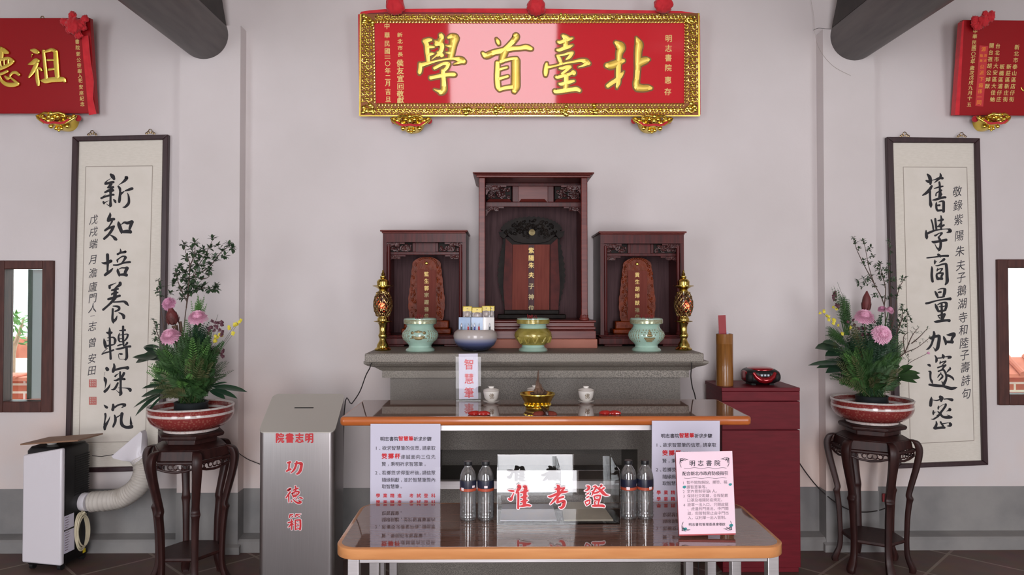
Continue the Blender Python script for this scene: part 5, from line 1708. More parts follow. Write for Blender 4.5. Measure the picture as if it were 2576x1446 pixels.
def burner(cx, label, kind):
    p = at(cx, 882, NY)
    t = thing('incense_burner', (p.x, NY, AT), label, 'incense burner')
    s = NY / F
    prof = [(882, 36), (880, 37), (876, 35), (872, 29), (868, 28), (862, 33), (852, 43), (843, 46), (835, 44), (826, 36), (820, 33), (816, 35), (814, 40), (804, 41), (801, 40.5), (800, 39), (801, 36), (808, 35), (812, 30), (812, 1)]
    body = G().lathe(sprof(prof, 882, NY), seg=40)
    part('body', body, 'celadon', t, local=True)
    part('ash', G().lathe([(0.071, 0.144), (0.05, 0.150), (0.001, 0.152)], seg=24, caps=False), 'ash', t, local=True)
    R_at = lambda z: [r for r, zz in sorted(sprof(prof[:14], 882, NY), key=lambda q: abs(q[1] - z))][0]
    rnd = random.Random(cx)

    def spot(g, ang, z, rx, rz, h=0.003):
        tbl = sorted(sprof(prof[:14], 882, NY), key=lambda q: q[1])
        for (ra_, za), (rb_, zb2) in zip(tbl, tbl[1:]):
            if za <= z <= zb2:
                r = ra_ + (rb_ - ra_) * (z - za) / max(1e-6, zb2 - za)
                break
        else:
            r = 0.07
        mt = Matrix.Rotation(ang, 4, 'Z')
        g.ball(mt @ V((0, -r, z)), rx, h, rz, 8, 5, mtx=mt.to_3x3().to_4x4())
    if kind == 'dragon':
        prof_g = [(866, 32), (862, 35), (852, 44.5), (843, 47.5), (835, 45.5), (827, 38.5), (825, 36)]
        part('gold_belly', G().lathe(sprof(prof_g, 882, NY), seg=40, caps=False), 'burner_gold', t, local=True, label='mottled gold glaze belly')
        part('gold_rim', G().lathe(sprof([(813.5, 41), (813, 41.8), (804, 42), (803, 41)], 882, NY), seg=40, caps=False), 'burner_gold', t, local=True)
        g = G()
        for k in range(5):
            a0 = -1.1 + k * 0.5
            pts = []
            for i in range(8):
                a = a0 + i * 0.07
                z = 0.058 + 0.016 * sin(i * 1.1 + k)
                r = 0.0925 + 0.004 - abs(z - 0.07) * 0.4
                pts.append((r * sin(a), -r * cos(a), z))
            g.tube(pts, [0.002, .004, .005, .006, .006, .005, .003, .001], 6)
        part('dragon_relief', g, 'burner_gold', t, local=True)
    else:
        part('gold_rim', G().lathe(sprof([(813.5, 40.4), (813, 41.2), (804, 41.6), (803, 41)], 882, NY), seg=40, caps=False), mat('rim_pattern_' + kind, (150, 150, 116), 0.25, metal=0.4, rgb2=(176, 186, 160), scale=140, coat=0.4), t, local=True)
        g = G()
        if kind == 'flower':
            spot(g, 0, 0.098, 0.012, 0.010)
            spot(g, 0.02, 0.070, 0.024, 0.010)
            for s_ in (-1, 1):
                spot(g, s_ * 0.34, 0.095, 0.009, 0.008)
                spot(g, s_ * 0.30, 0.076, 0.007, 0.006)
                spot(g, s_ * 0.16, 0.100, 0.007, 0.004)
                for k in range(7):
                    spot(g, s_ * (0.16 + 0.07 * k), 0.062 + 0.006 * abs(k - 3) + 0.006 * (k % 2), 0.0045, 0.0025)
        else:
            spot(g, 0, 0.104, 0.005, 0.007)
            spot(g, 0, 0.094, 0.010, 0.008)
            spot(g, 0, 0.082, 0.015, 0.008)
            for j in range(3):
                for k in range(9 - 2 * j):
                    spot(g, (k - (8 - 2 * j) / 2) * 0.066, 0.068 - 0.007 * j, 0.0055, 0.0045)
            for s_ in (-1, 1):
                for k in range(5):
                    spot(g, s_ * (0.2 + 0.06 * k), 0.108 - 0.012 * (k % 3), 0.003, 0.003)
        for s_ in (-1, 1):
            for c_ in range(5):
                for k in range(9):
                    spot(g, s_ * (0.62 + 0.16 * c_), 0.052 + 0.0068 * k + rnd.uniform(-.001, .001), 0.0032, 0.0024, 0.0012)
        part('gold_pattern', g, 'gold_fade', t, local=True)
    return t


burner(1057, 'celadon incense burner with gold flower pattern at the left of the altar', 'flower')
burner(1341, 'celadon incense burner with mottled gold belly before the tall shrine', 'dragon')
burner(1626, 'celadon incense burner with gold writing columns before the right shrine', 'script')
for cx_, nm in ((1054, 'left celadon burner'), (1336, 'gold-bellied burner'), (1630, 'right celadon burner')):
    rnd = random.Random(cx_)
    for k in range(16):
        bx, by = X(cx_, NY) + rnd.gauss(0, .013), NY + rnd.uniform(-.03, .02)
        h_ = rnd.uniform(0.008, 0.028)
        g = G().tube([(bx, by, AT + 0.148), (bx + rnd.uniform(-.004, .004), by, AT + 0.158 + h_)], 0.0016, 5)
        solo('incense_stick', g, 'stick', 'burnt-down red incense stick stub in the ' + nm, 'incense stick', 'incense stubs in the ' + nm, loc=(bx, by, AT + 0.148))

# ---- blue-dipped bowl with pens and pen packets
UY = 3.75
up = at(1196, 882, UY)
tb_ = thing('ceramic_bowl', (up.x, UY, AT), 'round ceramic bowl dipped in dark blue glaze holding pen packets', 'bowl')
prof = [(882, 30), (878, 36), (868, 48), (856, 54), (846, 55.5), (838, 54), (832, 48), (829.5, 44), (830, 42), (834, 42), (850, 46), (868, 40), (874, 30), (874, 1)]
pf_ = sprof(prof, 882, UY)
part('body', G().lathe([(r, z + 0.004) for r, z in pf_], seg=40), 'tub', tb_, local=True)
g = G()
for a in (0.5, 2.6, 4.7):
    g.ball((0.062 * cos(a), 0.062 * sin(a), 0.006), 0.012, 0.012, 0.006, 8, 5)
part('foot', g, 'black', tb_, local=True)


def pxbox(g, xa, xb, ya, yb_, Y, th):
    rect_px(g, xa, xb, ya, yb_, Y, Y + th)


for i, (xa, xb, ya, Yk, rot) in enumerate(((1164, 1187, 770, 3.745, -0.03), (1187, 1213, 773, 3.725, 0.02), (1212, 1234, 769, 3.75, 0.03), (1228, 1244, 769, 3.775, 0.03))):
    cx_ = (xa + xb) / 2
    c = at(cx_, 830, Yk)
    lab = ['yellow-topped bead packet farthest left in the ceramic bowl', 'yellow-topped bead packet in the middle front of the ceramic bowl', 'yellow-topped bead packet second from the right in the ceramic bowl', 'narrow yellow-topped bead packet farthest right in the ceramic bowl'][i]
    t = thing('bead_packet', (c.x, Yk, c.z), lab, 'packet', 'yellow bead packets in the ceramic bowl', rot=(R(-4), 0, -rot))
    s = Yk / F
    hwid = (xb - xa) / 2 * s
    hz = (830 - ya) * s
    g = G().box(-hwid, hwid, -0.0006, 0.0006, hz - 0.026, hz)
    g.v = [V((p.x, p.y + 0.002 * sin(p.x * 200), p.z)) for p in g.v]
    part('card', g, 'yellow', t, local=True, smooth=False)
    g = G().ball((0, -0.004, hz - 0.040), hwid * 0.72, 0.005, 0.016, 12, 8)
    part('bead_disc', g, 'bead', t, local=True)
    part('print', G().ball((0, -0.001, hz - 0.012), 0.003, 0.0008, 0.003, 6, 4), 'black', t, local=True)
    part('bag', G().box(-hwid, hwid, -0.010, 0.003, -0.02, hz - 0.001), 'film', t, local=True, bevel=0.003)
for i, (xa, xb, Yk) in enumerate(((1152, 1186, 3.722), (1184, 1216, 3.712), (1212, 1245, 3.722))):
    c = at((xa + xb) / 2, 838, Yk)
    lab = ['pale blue pen packet at the left of the ceramic bowl', 'pale blue pen packet at the middle of the ceramic bowl', 'pale blue pen packet at the right of the ceramic bowl'][i]
    t = thing('pen_packet', (c.x, Yk, c.z), lab, 'packet', 'pale blue pen packets in the ceramic bowl', rot=(R(-3), 0, 0.08 * (i - 1)))
    s = Yk / F
    hwid = (xb - xa) / 2 * s
    part('card', G().box(-hwid * .9, hwid * .9, 0.0005, 0.0015, 0, 40 * s), 'pale_blue' if i < 2 else 'porcelain', t, local=True, smooth=False)
    part('bag', G().box(-hwid, hwid, -0.006, 0.003, -0.003, 41 * s), 'film', t, local=True, bevel=0.003)
for i, (px_, m_, lab) in enumerate(((1161, 'pen_black', 'grey pen at the left edge of the ceramic bowl'), (1178, 'pen_red', 'red pen left of the blue one in the ceramic bowl'), (1186, 'pen_black', 'grey pen beside the left red pen in the ceramic bowl'), (1194, 'pen_blue', 'blue pen in the ceramic bowl'),
                                    (1205, 'pen_red', 'red pen right of the blue one in the ceramic bowl'), (1232, 'pen_black', 'grey pen at the right edge of the ceramic bowl'))):
    c = at(px_, 836, 3.706)
    t = thing('pen', (c.x, 3.700, c.z), lab, 'pen', 'pens in the ceramic bowl')
    part('barrel', G().tube([(0, 0, 0), (0, 0, 0.030)], 0.0042, 10), m_, t, local=True)
    part('tip', G().tube([(0, 0, 0.030), (0, 0, 0.036), (0, 0, 0.047)], [0.0042, 0.0034, 0.0014], 10), 'pen_silver', t, local=True)

# ================================================================== UPPER OFFERING TABLE
UT = 0.997
uf, ub = 3.0, 3.49
ux0, ux1 = X(854, uf), X(1892, uf)


def rrect(x0, x1, y0, y1, r, n=8):
    out = []
    for cx_, cy_, a0 in ((x1 - r, y0 + r, -pi / 2), (x1 - r, y1 - r, 0), (x0 + r, y1 - r, pi / 2), (x0 + r, y0 + r, pi)):
        for k in range(n + 1):
            a = a0 + k / n * pi / 2
            out.append((cx_ + r * cos(a), cy_ + r * sin(a)))
    return out


def edged_top(t, x0, x1, y0, y1, rad, ztop, th, m_edge, rnd_edge):
    g = G()
    rings = []
    steps = [(0, -th / 2 * rnd_edge, 0)] if False else None
    if rnd_edge:
        pr = [(0.008, -th), (0.002, -th * 0.85), (0, -th * 0.5), (0.002, -th * 0.15), (0.009, -0.0005)]
    else:
        pr = [(0.002, -th), (0, -th + 0.002), (0, -0.003), (0.003, -0.0005)]
    for ins, dz in pr:
        rings.append([V((x, y, ztop + dz)) for x, y in rrect(x0 + ins, x1 - ins, y0 + ins, y1 - ins, max(0.004, rad - ins))])
    g.loft(rings)
    part('edge', g, m_edge, t, angle=50)
    g = G().prism(rrect(x0 + 0.014, x1 - 0.014, y0 + 0.014, y1 - 0.014, max(0.004, rad - 0.014)), ztop - 0.0008, ztop + 0.0002, 'xy')
    part('table_top', g, 'table_top', t, smooth=False)


ut = thing('offering_table', ((ux0 + ux1) / 2, (uf + ub) / 2, 0), 'tall brown-topped offering table with an orange wood edge before the altar', 'table')
edged_top(ut, ux0, ux1, uf, ub, 0.02, UT, 0.036, 'edge_dark', True)
lx0, lx1 = X(945, 3.05), X(1800, 3.05)
for xx in (lx0, lx1 - 0.038):
    for yy in (3.05, 3.42):
        part('leg', G().box(xx, xx + 0.038, yy, yy + 0.038, 0, UT - 0.036), 'steel', ut, bevel=0.003)
g = G().box(lx0 + 0.038, lx1 - 0.038, 3.052, 3.082, UT - 0.036 - 0.030, UT - 0.036)
part('rail', g, 'steel', ut, bevel=0.002)
part('rail', G().box(lx0 + 0.038, lx1 - 0.038, 3.425, 3.455, UT - 0.066, UT - 0.036), 'steel', ut, bevel=0.002)
part('stretcher', G().box(lx0 + 0.038, lx1 - 0.038, 3.43, 3.46, Z(1229, 3.44), Z(1208, 3.44)), 'steel', ut, bevel=0.002)
for xx in (lx0 + 0.004, lx1 - 0.034):
    part('stretcher', G().box(xx, xx + 0.03, 3.088, 3.42, Z(1229, 3.44), Z(1208, 3.44)), 'steel', ut, bevel=0.002)

# ================================================================== LOWER TABLE
LT = 0.667
lf, lb = 2.425, 2.95
kx0, kx1 = X(848, lf + .05), X(1967, lf + .05)
lt = thing('offering_table', ((kx0 + kx1) / 2, (lf + lb) / 2, 0), 'low brown-topped offering table with rounded corners in front of the tall one', 'table')
edged_top(lt, kx0, kx1, lf, lb, 0.075, LT, 0.037, 'edge_light', False)
for xx in (X(880, 2.5), X(1922, 2.5)):
    for yy in (lf + 0.05, lb - 0.08):
        part('leg', G().box(xx, xx + 0.038, yy, yy + 0.038, 0, LT - 0.037), 'steel', lt, bevel=0.003)
xa, xb = X(880, 2.5) + 0.038, X(1922, 2.5)
part('rail', G().box(xa, xb, lf + 0.054, lf + 0.084, LT - 0.067, LT - 0.037), 'steel', lt, bevel=0.002)
part('rail', G().box(xa, xb, lb - 0.076, lb - 0.046, LT - 0.067, LT - 0.037), 'steel', lt, bevel=0.002)
for xx in (xa - 0.034, xb + 0.004):
    part('rail', G().box(xx, xx + 0.03, lf + 0.088, lb - 0.08, LT - 0.067, LT - 0.037), 'steel', lt, bevel=0.002)
g = G()
p0, p1 = at(1790, 1438, 2.52), at(1845, 1475, 2.6)
g.box(xa, xb, 2.66, 2.69, LT - 0.10, LT - 0.07)
part('cross_rail', g, 'steel', lt, bevel=0.002)
# ================================================================== THINGS ON THE UPPER TABLE
# acrylic stand with the paper strip
SYg = 3.45
sg = thing('sign_holder', (X(1179, SYg), SYg, UT), 'narrow upright clear sign holder with red vertical writing on the tall table', 'sign')
pl = wall_plane(SYg)
g = G().slab([pl.hit(*p) for p in ((1154, 890), (1202, 889), (1203, 1003), (1155, 1004))], (0, 0.001, 0))
pp_ = part('paper_strip', g, 'paper', sg, smooth=False)
g = G()
for ch, y in zip('智慧筆', (917, 953, 988)):
    put(g, pl, ch, 1180, y, 25, 28, 0.022, 0.0006)
part('lettering', g, 'print_red', pp_, recalc=False, smooth=False)
g = G()
for h_ in (0.004, -0.004):
    g.add([pl.hit(*p, h_) for p in ((1146, 897), (1210, 897), (1210, 1003), (1147, 1004))], [(0, 1, 2, 3)])
part('clear_sleeve', g, 'film', sg, smooth=False)
g = G().box(X(1148, SYg), X(1209, SYg), SYg - 0.012, SYg + 0.02, UT + 0.0003, UT + 0.004)
part('foot', g, 'acrylic', sg, smooth=False)

# lidded tea cups
CYY = 3.38
tc = thing('tea_cup', (X(1236, CYY), CYY, UT), 'white lidded tea cup between the sign holder and the gold censer', 'tea cup', 'white lidded tea cups on the tall table')
s = CYY / F
part('saucer', G().lathe(sprof([(1009, 11), (1008, 12), (1005, 20), (1003.5, 21), (1003, 19), (1005, 9), (1005, .5)], 1009, CYY), seg=28), 'porcelain', tc, local=True)
part('cup', G().lathe(sprof([(1006, 8), (1004, 9), (1001, 14), (995, 18), (985, 19.5), (978, 20.5), (978, 19), (985, 18), (998, 13), (998, .5)], 1009, CYY), seg=28), 'porcelain', tc, local=True)
ld = part('lid', G().lathe(sprof([(979, 19), (978, 21), (977, 21), (974, 17), (972, 10), (971.5, 6), (970, 6.5), (968, 7.5), (967, 7.5), (966.5, .3)], 1009, CYY), seg=28), 'porcelain', tc, local=True)
part('gold_line', G().lathe(sprof([(977.8, 21.2), (977.2, 21.3), (976.8, 20.8)], 1009, CYY), seg=28, caps=False), 'cup_gold', ld, local=True)
g = G()
vs, fs = glyph('佛')
zc, rc = (1009 - 990) * s, 19.3 * s
for u in ((0,),):
    g.add([V((rc * sin((x - .4) * 13 * s / rc), -rc * cos((x - .4) * 13 * s / rc) - 0.0008 - 0.0006, zc + (y - .355) * 15 * s)) for x, y in vs], fs)
part('lettering', g, 'cup_gold', tc, local=True, recalc=False, smooth=False)
dup(tc, (X(1474, CYY), CYY, UT), label='white lidded tea cup to the right of the gold censer')
dup(tc, (X(1346, 3.40), 3.42, UT), label='white lidded tea cup hidden behind the gold censer')

# gold censer with a carved incense root in it
GY = 3.20
gc = thing('censer', (X(1352, GY), GY, UT), 'shiny gold dish censer in the middle of the tall table', 'censer')
part('dish', G().lathe(sprof([(1034, 28), (1031, 30), (1028, 30), (1026, 22), (1023, 20), (1020, 24), (1018, 31), (1013, 35), (1006, 38), (999, 43), (996, 44.5), (994, 44), (995, 41), (1003, 33), (1008, 24), (1008, 1)], 1034, GY), seg=40), 'gold', gc, local=True)
g = G()
for k in range(16):
    a = 2 * pi * k / 16
    g.ball((0.052 * cos(a), 0.052 * sin(a), 0.021), 0.009, 0.009, 0.007, 8, 5)
part('petal_ring', g, 'gold', gc, local=True)
ir = thing('incense_root', (X(1353, GY), GY, UT + 0.045), 'craggy brown incense root standing in the gold censer', 'incense root')
g = G()
rnd = random.Random(21)
for k in range(26):
    a = rnd.uniform(0, 6.28)
    q = rnd.uniform(0.0, 0.042)
    h_ = (0.092 * (1 - q / 0.065)) * rnd.uniform(0.45, 0.85)
    x_, y_ = q * cos(a), q * sin(a) * 0.7
    g.tube([(x_ * .5, y_ * .5, 0.006), (x_ * 0.95, y_ * .95, 0.012 + h_ * .45), (x_ * 0.6 + rnd.uniform(-.006, .006), y_ * .6, h_)], [rnd.uniform(.007, .011), rnd.uniform(.006, .010), 0.002], 7)
g.tube([(0.004, 0, 0.02), (0.002, 0, 0.07), (0.003, 0, 0.118)], [0.010, 0.006, 0.002], 7)
g.v = [p + V((0, 0, 0.004)) + mnoise.noise_vector(p * 70) * 0.004 for p in g.v]
part('root', g, 'smoke_wood', ir, local=True)

# crescent divination blocks
def moon_block(px_, py_, rot, label, m_='bwei', grp='crescent divination blocks on the tall table'):
    d = ray(px_, py_)
    p = EYEP + d * ((UT + 0.0003 - EYE) / d.z)
    g = G()
    rings = []
    for i in range(11):
        t = i / 10
        a = (t - 0.5) * 2.3
        rr_ = 0.0125 * math.sqrt(max(0.0, 1 - (2 * t - 1) ** 2)) + 0.0012
        cx_, cy_ = 0.026 * sin(a), 0.026 - 0.026 * cos(a)
        tx, ty_ = cos(a), sin(a)
        ring = []
        for k in range(12):
            b = 2 * pi * k / 12
            hh = max(-0.25, sin(b))
            ring.append(V((cx_ - ty_ * rr_ * cos(b), cy_ + tx * rr_ * cos(b), 0.0035 + rr_ * 1.0 * hh if hh > 0 else max(0, 0.0035 + rr_ * hh))))
        rings.append(ring)
    g.loft(rings)
    mz = Matrix.Rotation(rot, 3, 'Z')
    g.v = [mz @ q + V((p.x, p.y, UT + 0.0004)) for q in g.v]
    return solo('divination_block', g, m_, label, 'divination block', grp)


moon_block(1194, 1043, 0.15, 'red crescent divination block, left one of the pair under the sign holder')
moon_block(1217, 1043, 0.0 + pi, 'red crescent divination block, right one of the pair under the sign holder')
moon_block(1357, 1044, 0.5, 'dark red crescent divination block left of the small dark stick', 'tablet_red')
moon_block(1387, 1044, 2.7, 'dark red crescent divination block right of the small dark stick', 'tablet_red')
moon_block(1524, 1042, 0.1, 'red crescent divination block, left one of the pair at the right of the table')
moon_block(1546, 1042, pi, 'red crescent divination block, right one of the pair at the right of the table')
pa = at(1366, 1034, 3.12)
pn = thing('brush_pen', (X(1371, 3.06), 3.06, UT), 'small dark wooden stick pen lying before the gold censer', 'pen')
g = G().tube([(X(1363, 3.12), 3.115, UT + 0.022), (X(1371, 3.06), 3.06, UT + 0.017), (X(1376, 3.015), 3.022, UT + 0.011)], [0.006, 0.009, 0.008], 10)
part('barrel', g, 'pen_wood', pn)
g = G().tube([(X(1376, 3.015), 3.022, UT + 0.011), (X(1377, 3.0), 3.010, UT + 0.009)], [0.006, 0.004], 10)
part('tip', g, 'pen_silver', pn)
g = G().tube([(X(1376, 3.0) - .012, 3.03, UT + 0.002), (X(1376, 3.0) + .012, 3.03, UT + 0.002)], 0.002, 6)
part('rest', g, 'pen_wood', pn)

# ================================================================== NOTICES HUNG FROM THE UPPER TABLE
def notice(cx0, cx1, dx, dy, label):
    Yn = 2.992
    pl = wall_plane(Yn)
    c = at((cx0 + cx1) / 2, 1300, Yn)
    t = thing('instruction_notice', (c.x, Yn, UT - 0.03), label, 'notice', 'instruction notices hung from the tall table')
    g = G().slab([pl.hit(*p) for p in ((cx0, 1066 + dy), (cx1, 1066 + dy), (cx1 - 1, 1310 + dy), (cx0 - 1, 1310 + dy))], (0, 0.0012, 0))
    sh = part('sheet', g, 'paper', t, smooth=False)
    b, r = G(), G()

    def ln(gg, txt, x0, x1, y, sz, bold=0.01):
        line(gg, pl, txt, x0 + dx, x1 + dx, y + dy, y + dy, sz, sz * 1.0, bold)
    ln(b, '明志書院', 962, 996.5, 1104, 11.5, 0.02)
    ln(r, '智慧筆', 1008.5, 1034, 1103, 12.5, 0.045)
    ln(b, '祈求步驟', 1046, 1080, 1104, 11.5, 0.02)
    put(b, pl, '1', 947 + dx, 1127 + dy, 13, 12)
    put(b, pl, '、', 959 + dx, 1127 + dy, 12, 12)
    ln(b, '欲求智慧筆的信眾', 967, 1049, 1127, 11.5)
    put(b, pl, '，', 1060 + dx, 1127 + dy, 12, 12)
    ln(b, '請拿取', 1067.5, 1090, 1127, 11.5)
    ln(r, '筊擲杯', 967, 1000, 1147, 14, 0.055)
    ln(b, '虔誠面向三位先', 1014, 1090, 1149, 11.5)
    put(b, pl, '賢', 965.5 + dx, 1167 + dy, 11.5, 11.5, 0.01)
    put(b, pl, '，', 980 + dx, 1167 + dy, 12, 12)
    ln(b, '秉明祈求智慧筆', 988.5, 1058, 1167, 11.5)
    put(b, pl, '。', 1073 + dx, 1167 + dy, 12, 12)
    put(b, pl, '2', 947 + dx, 1189 + dy, 13, 12)
    put(b, pl, '、', 959 + dx, 1189 + dy, 12, 12)
    ln(b, '若擲筊求得聖杯後', 966, 1049, 1189, 11.5)
    put(b, pl, '，', 1060 + dx, 1189 + dy, 12, 12)
    ln(b, '請信眾', 1067.5, 1090, 1189, 11.5)
    ln(b, '隨緣捐獻', 966, 999, 1207, 11.5)
    put(b, pl, '，', 1013 + dx, 1207 + dy, 12, 12)
    ln(b, '並於智慧筆筒內', 1021, 1090, 1207, 11.5)
    ln(b, '取智慧筆', 966, 999, 1223.5, 11.5)
    put(b, pl, '。', 1013 + dx, 1223 + dy, 12, 12)
    ln(r, '學業精進', 951, 1005, 1246.5, 11, 0.03)
    ln(r, '考試登科', 1035, 1090, 1246.5, 11, 0.03)
    ln(r, '學業精進', 951, 1005, 1263, 11, 0.03)
    ln(r, '考試登科', 1035, 1090, 1263, 11, 0.03)
    part('lettering', b, 'print_black', sh, recalc=False, smooth=False, label='black printed lines')
    part('lettering', r, 'print_red', sh, recalc=False, smooth=False, label='red printed words')
    pf2 = wall_plane(Yn - 0.002)
    g = G()
    g.add([pf2.hit(*p) for p in ((cx0 - 3, 1066 + dy), (cx1 + 2, 1066 + dy), (cx1 + 1, 1313 + dy), (cx0 - 4, 1313 + dy))], [(0, 1, 2, 3)])
    part('clear_sleeve', g, 'film', t, smooth=False)
    return t


notice(932, 1108, 0, 0, 'white printed notice hanging from the left end of the tall table')
notice(1640, 1811, 706, -8, 'white printed notice at the right, half hidden by the pink notice board')

# ================================================================== THINGS ON THE LOW TABLE
# clear box for exam admission cards
bx = thing('acrylic_box', ((-0.026 + 0.416) / 2, 2.79, LT), 'clear acrylic box with three large red characters on the low table', 'box')
xa, xb, ya, yb2, z0, z1 = X(1250, 2.67), X(1560, 2.67), 2.67, 2.91, LT + 0.0005, Z(1185, 2.67)
th = 0.003


def warped(x0, x1, y0, zlo, zhi, tip, base):
    # a thin clear sheet that bows back a little towards its free upper edge
    g = G()
    n = 14
    vs = []
    for i in range(n + 1):
        t = i / n
        yy = y0 + base * t + tip * t * t
        vs += [V((x0, yy, zlo + (zhi - zlo) * t)), V((x1, yy, zlo + (zhi - zlo) * t))]
    vs += [p + V((0, th, 0)) for p in vs]
    m_ = 2 * (n + 1)
    fs = []
    for i in range(n):
        a = 2 * i
        fs += [(a, a + 1, a + 3, a + 2), (m_ + a, m_ + a + 2, m_ + a + 3, m_ + a + 1), (a, a + 2, m_ + a + 2, m_ + a), (a + 1, m_ + a + 1, m_ + a + 3, a + 3)]
    fs += [(0, m_, m_ + 1, 1), (2 * n, 2 * n + 1, m_ + 2 * n + 1, m_ + 2 * n)]
    g.add(vs, fs)
    return g


fp = part('front_panel', warped(xa, xb, ya, z0, z1, 0.010, 0.0), 'acrylic', bx, angle=40)
part('back_panel', warped(xa, xb, yb2 - th - 0.012, z0, Z(1143, 2.91), 0.008, 0.006), 'acrylic', bx, angle=40)
for xx in (xa, xb - th):
    part('side_panel', G().box(xx, xx + th, ya + 0.014, yb2 - 0.017, z0, z1), 'acrylic', bx, smooth=False)
xm = X(1408, 2.70)
part('divider', G().box(xm, xm + th, ya + 0.014, yb2 - 0.017, z0, z1), 'acrylic', bx, smooth=False)
part('bottom_panel', G().box(xa + th, xb - th, ya + th, yb2 - th, z0, z0 + th), 'acrylic', bx, smooth=False)
pl = wall_plane(ya)
for ch in (C_ZHUN, C_KAO, C_ZHENG):
    g, g2 = G(), G()
    brush(g2, pl, *ch, lift=0.0004, grow=34, n=5)
    brush(g, pl, *ch, lift=0.0016, n=5)
    part('lettering', g2, 'vinyl_white', fp, recalc=False, smooth=False, label='white outline of a red character')
    part('lettering', g, 'vinyl_red', fp, recalc=False, smooth=False, label='large red character')
zc = z0 + th + 0.0004
g = G()
g.slab([V((xa + 0.012, 2.70, zc)), V((xm - 0.012, 2.70, zc)), V((xm - 0.016, 2.86, zc + 0.012)), V((xa + 0.018, 2.86, zc + 0.012))], (0, 0, 0.003))
solo('admission_card', g, mat('bluish_card', (196, 196, 208), 0.5, rgb2=(206, 200, 204), scale=30), 'pale bluish card lying in the left half of the clear box', 'card', 'cards inside the clear box', smooth=False)
g = G()
g.slab([V((xm + 0.014, 2.70, zc)), V((xb - 0.022, 2.70, zc)), V((xb - 0.045, 2.88, zc + 0.014)), V((xm + 0.02, 2.88, zc + 0.014))], (0, 0, 0.003))
cd2 = solo('admission_card', g, mat('beige_card', (206, 196, 176), 0.6, rgb2=(198, 188, 170), scale=30), 'beige card lying in the right half of the clear box', 'card', 'cards inside the clear box', smooth=False)

# water bottles
QY = 2.73
bt = thing('water_bottle', (X(1178, QY), QY, LT), 'full clear water bottle, outer one of the pair left of the clear box', 'bottle', 'water bottles on the low table')
prof = [(0.012, 0.002), (0.024, 0.0), (0.0285, 0.004), (0.0305, 0.012)]
z_ = 0.016
k = 0
while z_ < 0.098:
    prof.append((0.0305 if k % 2 == 0 else 0.0282, z_))
    z_ += 0.0055
    k += 1
prof += [(0.0285, 0.102), (0.0300, 0.106), (0.0300, 0.146), (0.0298, 0.152), (0.028, 0.164), (0.0235, 0.178), (0.0165, 0.189), (0.0125, 0.195), (0.0125, 0.199)]
part('bottle_body', G().lathe(prof, seg=32), 'pet', bt, local=True, angle=70)
part('cap', G().lathe([(0.0145, 0.199), (0.0150, 0.201), (0.0150, 0.211), (0.0140, 0.2135), (0.001, 0.2135)], seg=24), 'cap', bt, local=True)
lb_ = part('label', G().lathe([(0.0304, 0.108), (0.0306, 0.109), (0.0306, 0.146), (0.0304, 0.147)], seg=32, caps=False), 'label_navy', bt, local=True)
part('label_band', G().lathe([(0.0308, 0.109), (0.0308, 0.119)], seg=32, caps=False), 'label_orange', lb_, local=True)
g = G()
rr_ = 0.0309
for a0, a1, z0_, z1_ in ((0.55, 0.95, 0.122, 0.130), (-0.9, -0.5, 0.112, 0.122)):
    n = 6
    vs = []
    for i in range(n + 1):
        a = a0 + (a1 - a0) * i / n
        vs += [V((rr_ * sin(a), -rr_ * cos(a), z0_)), V((rr_ * sin(a), -rr_ * cos(a), z1_))]
    g.add(vs, [(2 * i, 2 * i + 2, 2 * i + 3, 2 * i + 1) for i in range(n)])
part('label_patch', g, 'vinyl_white', lb_, local=True, recalc=False)
dup(bt, (X(1222, QY), QY, LT), rotz=-0.7, label='full clear water bottle, inner one of the pair left of the clear box')
dup(bt, (X(1580, QY + .01), QY + .01, LT), rotz=0.5, label='full clear water bottle, inner one of the pair right of the clear box')
dup(bt, (X(1622, QY + .01), QY + .01, LT), rotz=1.2, label='full clear water bottle, outer one of the pair right of the clear box')

# pink notice board on an easel back
EY_ = 2.515
c = at(1781, 1345, EY_)
nb = thing('notice_board', (c.x, EY_, LT + 0.001), 'pink printed notice board standing at the right end of the low table', 'notice board', rot=(R(-10), 0, 0))
n = V((0, -cos(R(10)), sin(R(10))))
pl = Plane((c.x, EY_, at(1781, 1345, EY_).z), n)
q = [(1700, 1137), (1842, 1134), (1851, 1341), (1709, 1344)]
board = G().slab([pl.hit(*p, 0.0) for p in q], n * -0.004)
sh = part('sheet', board, 'paper_pink', nb, smooth=False)
g = G().slab([pl.hit(x, y, -0.0045) for x, y in ((1700, 1138), (1842, 1135), (1851.5, 1345), (1709, 1348))], n * -0.010)
part('backing', g, 'paper_edge', nb, smooth=False)
g = G()
p1, p2 = pl.hit(1760, 1190, -0.015), V((pl.hit(1760, 1190).x, EY_ + 0.12, LT + 0.001))
g.slab([p1 + V((-.04, 0, 0)), p1 + V((.04, 0, 0)), p2 + V((.05, 0, 0)), p2 + V((-.05, 0, 0))], (0, 0.003, 0))
part('easel_leg', g, 'paper_edge', nb, smooth=False)


def ng(x, y):
    return 1690 + x * 180 / 1084.0, 1120 + y * 240 / 1446.0


def nl(gg, txt, x0, x1, y, sz, bold=0.0, dy=-6):
    a, b = ng(x0, y), ng(x1, y + dy * (x1 - x0) / 600.0)
    line(gg, pl, txt, a[0], b[0], a[1], b[1], sz, sz, bold)


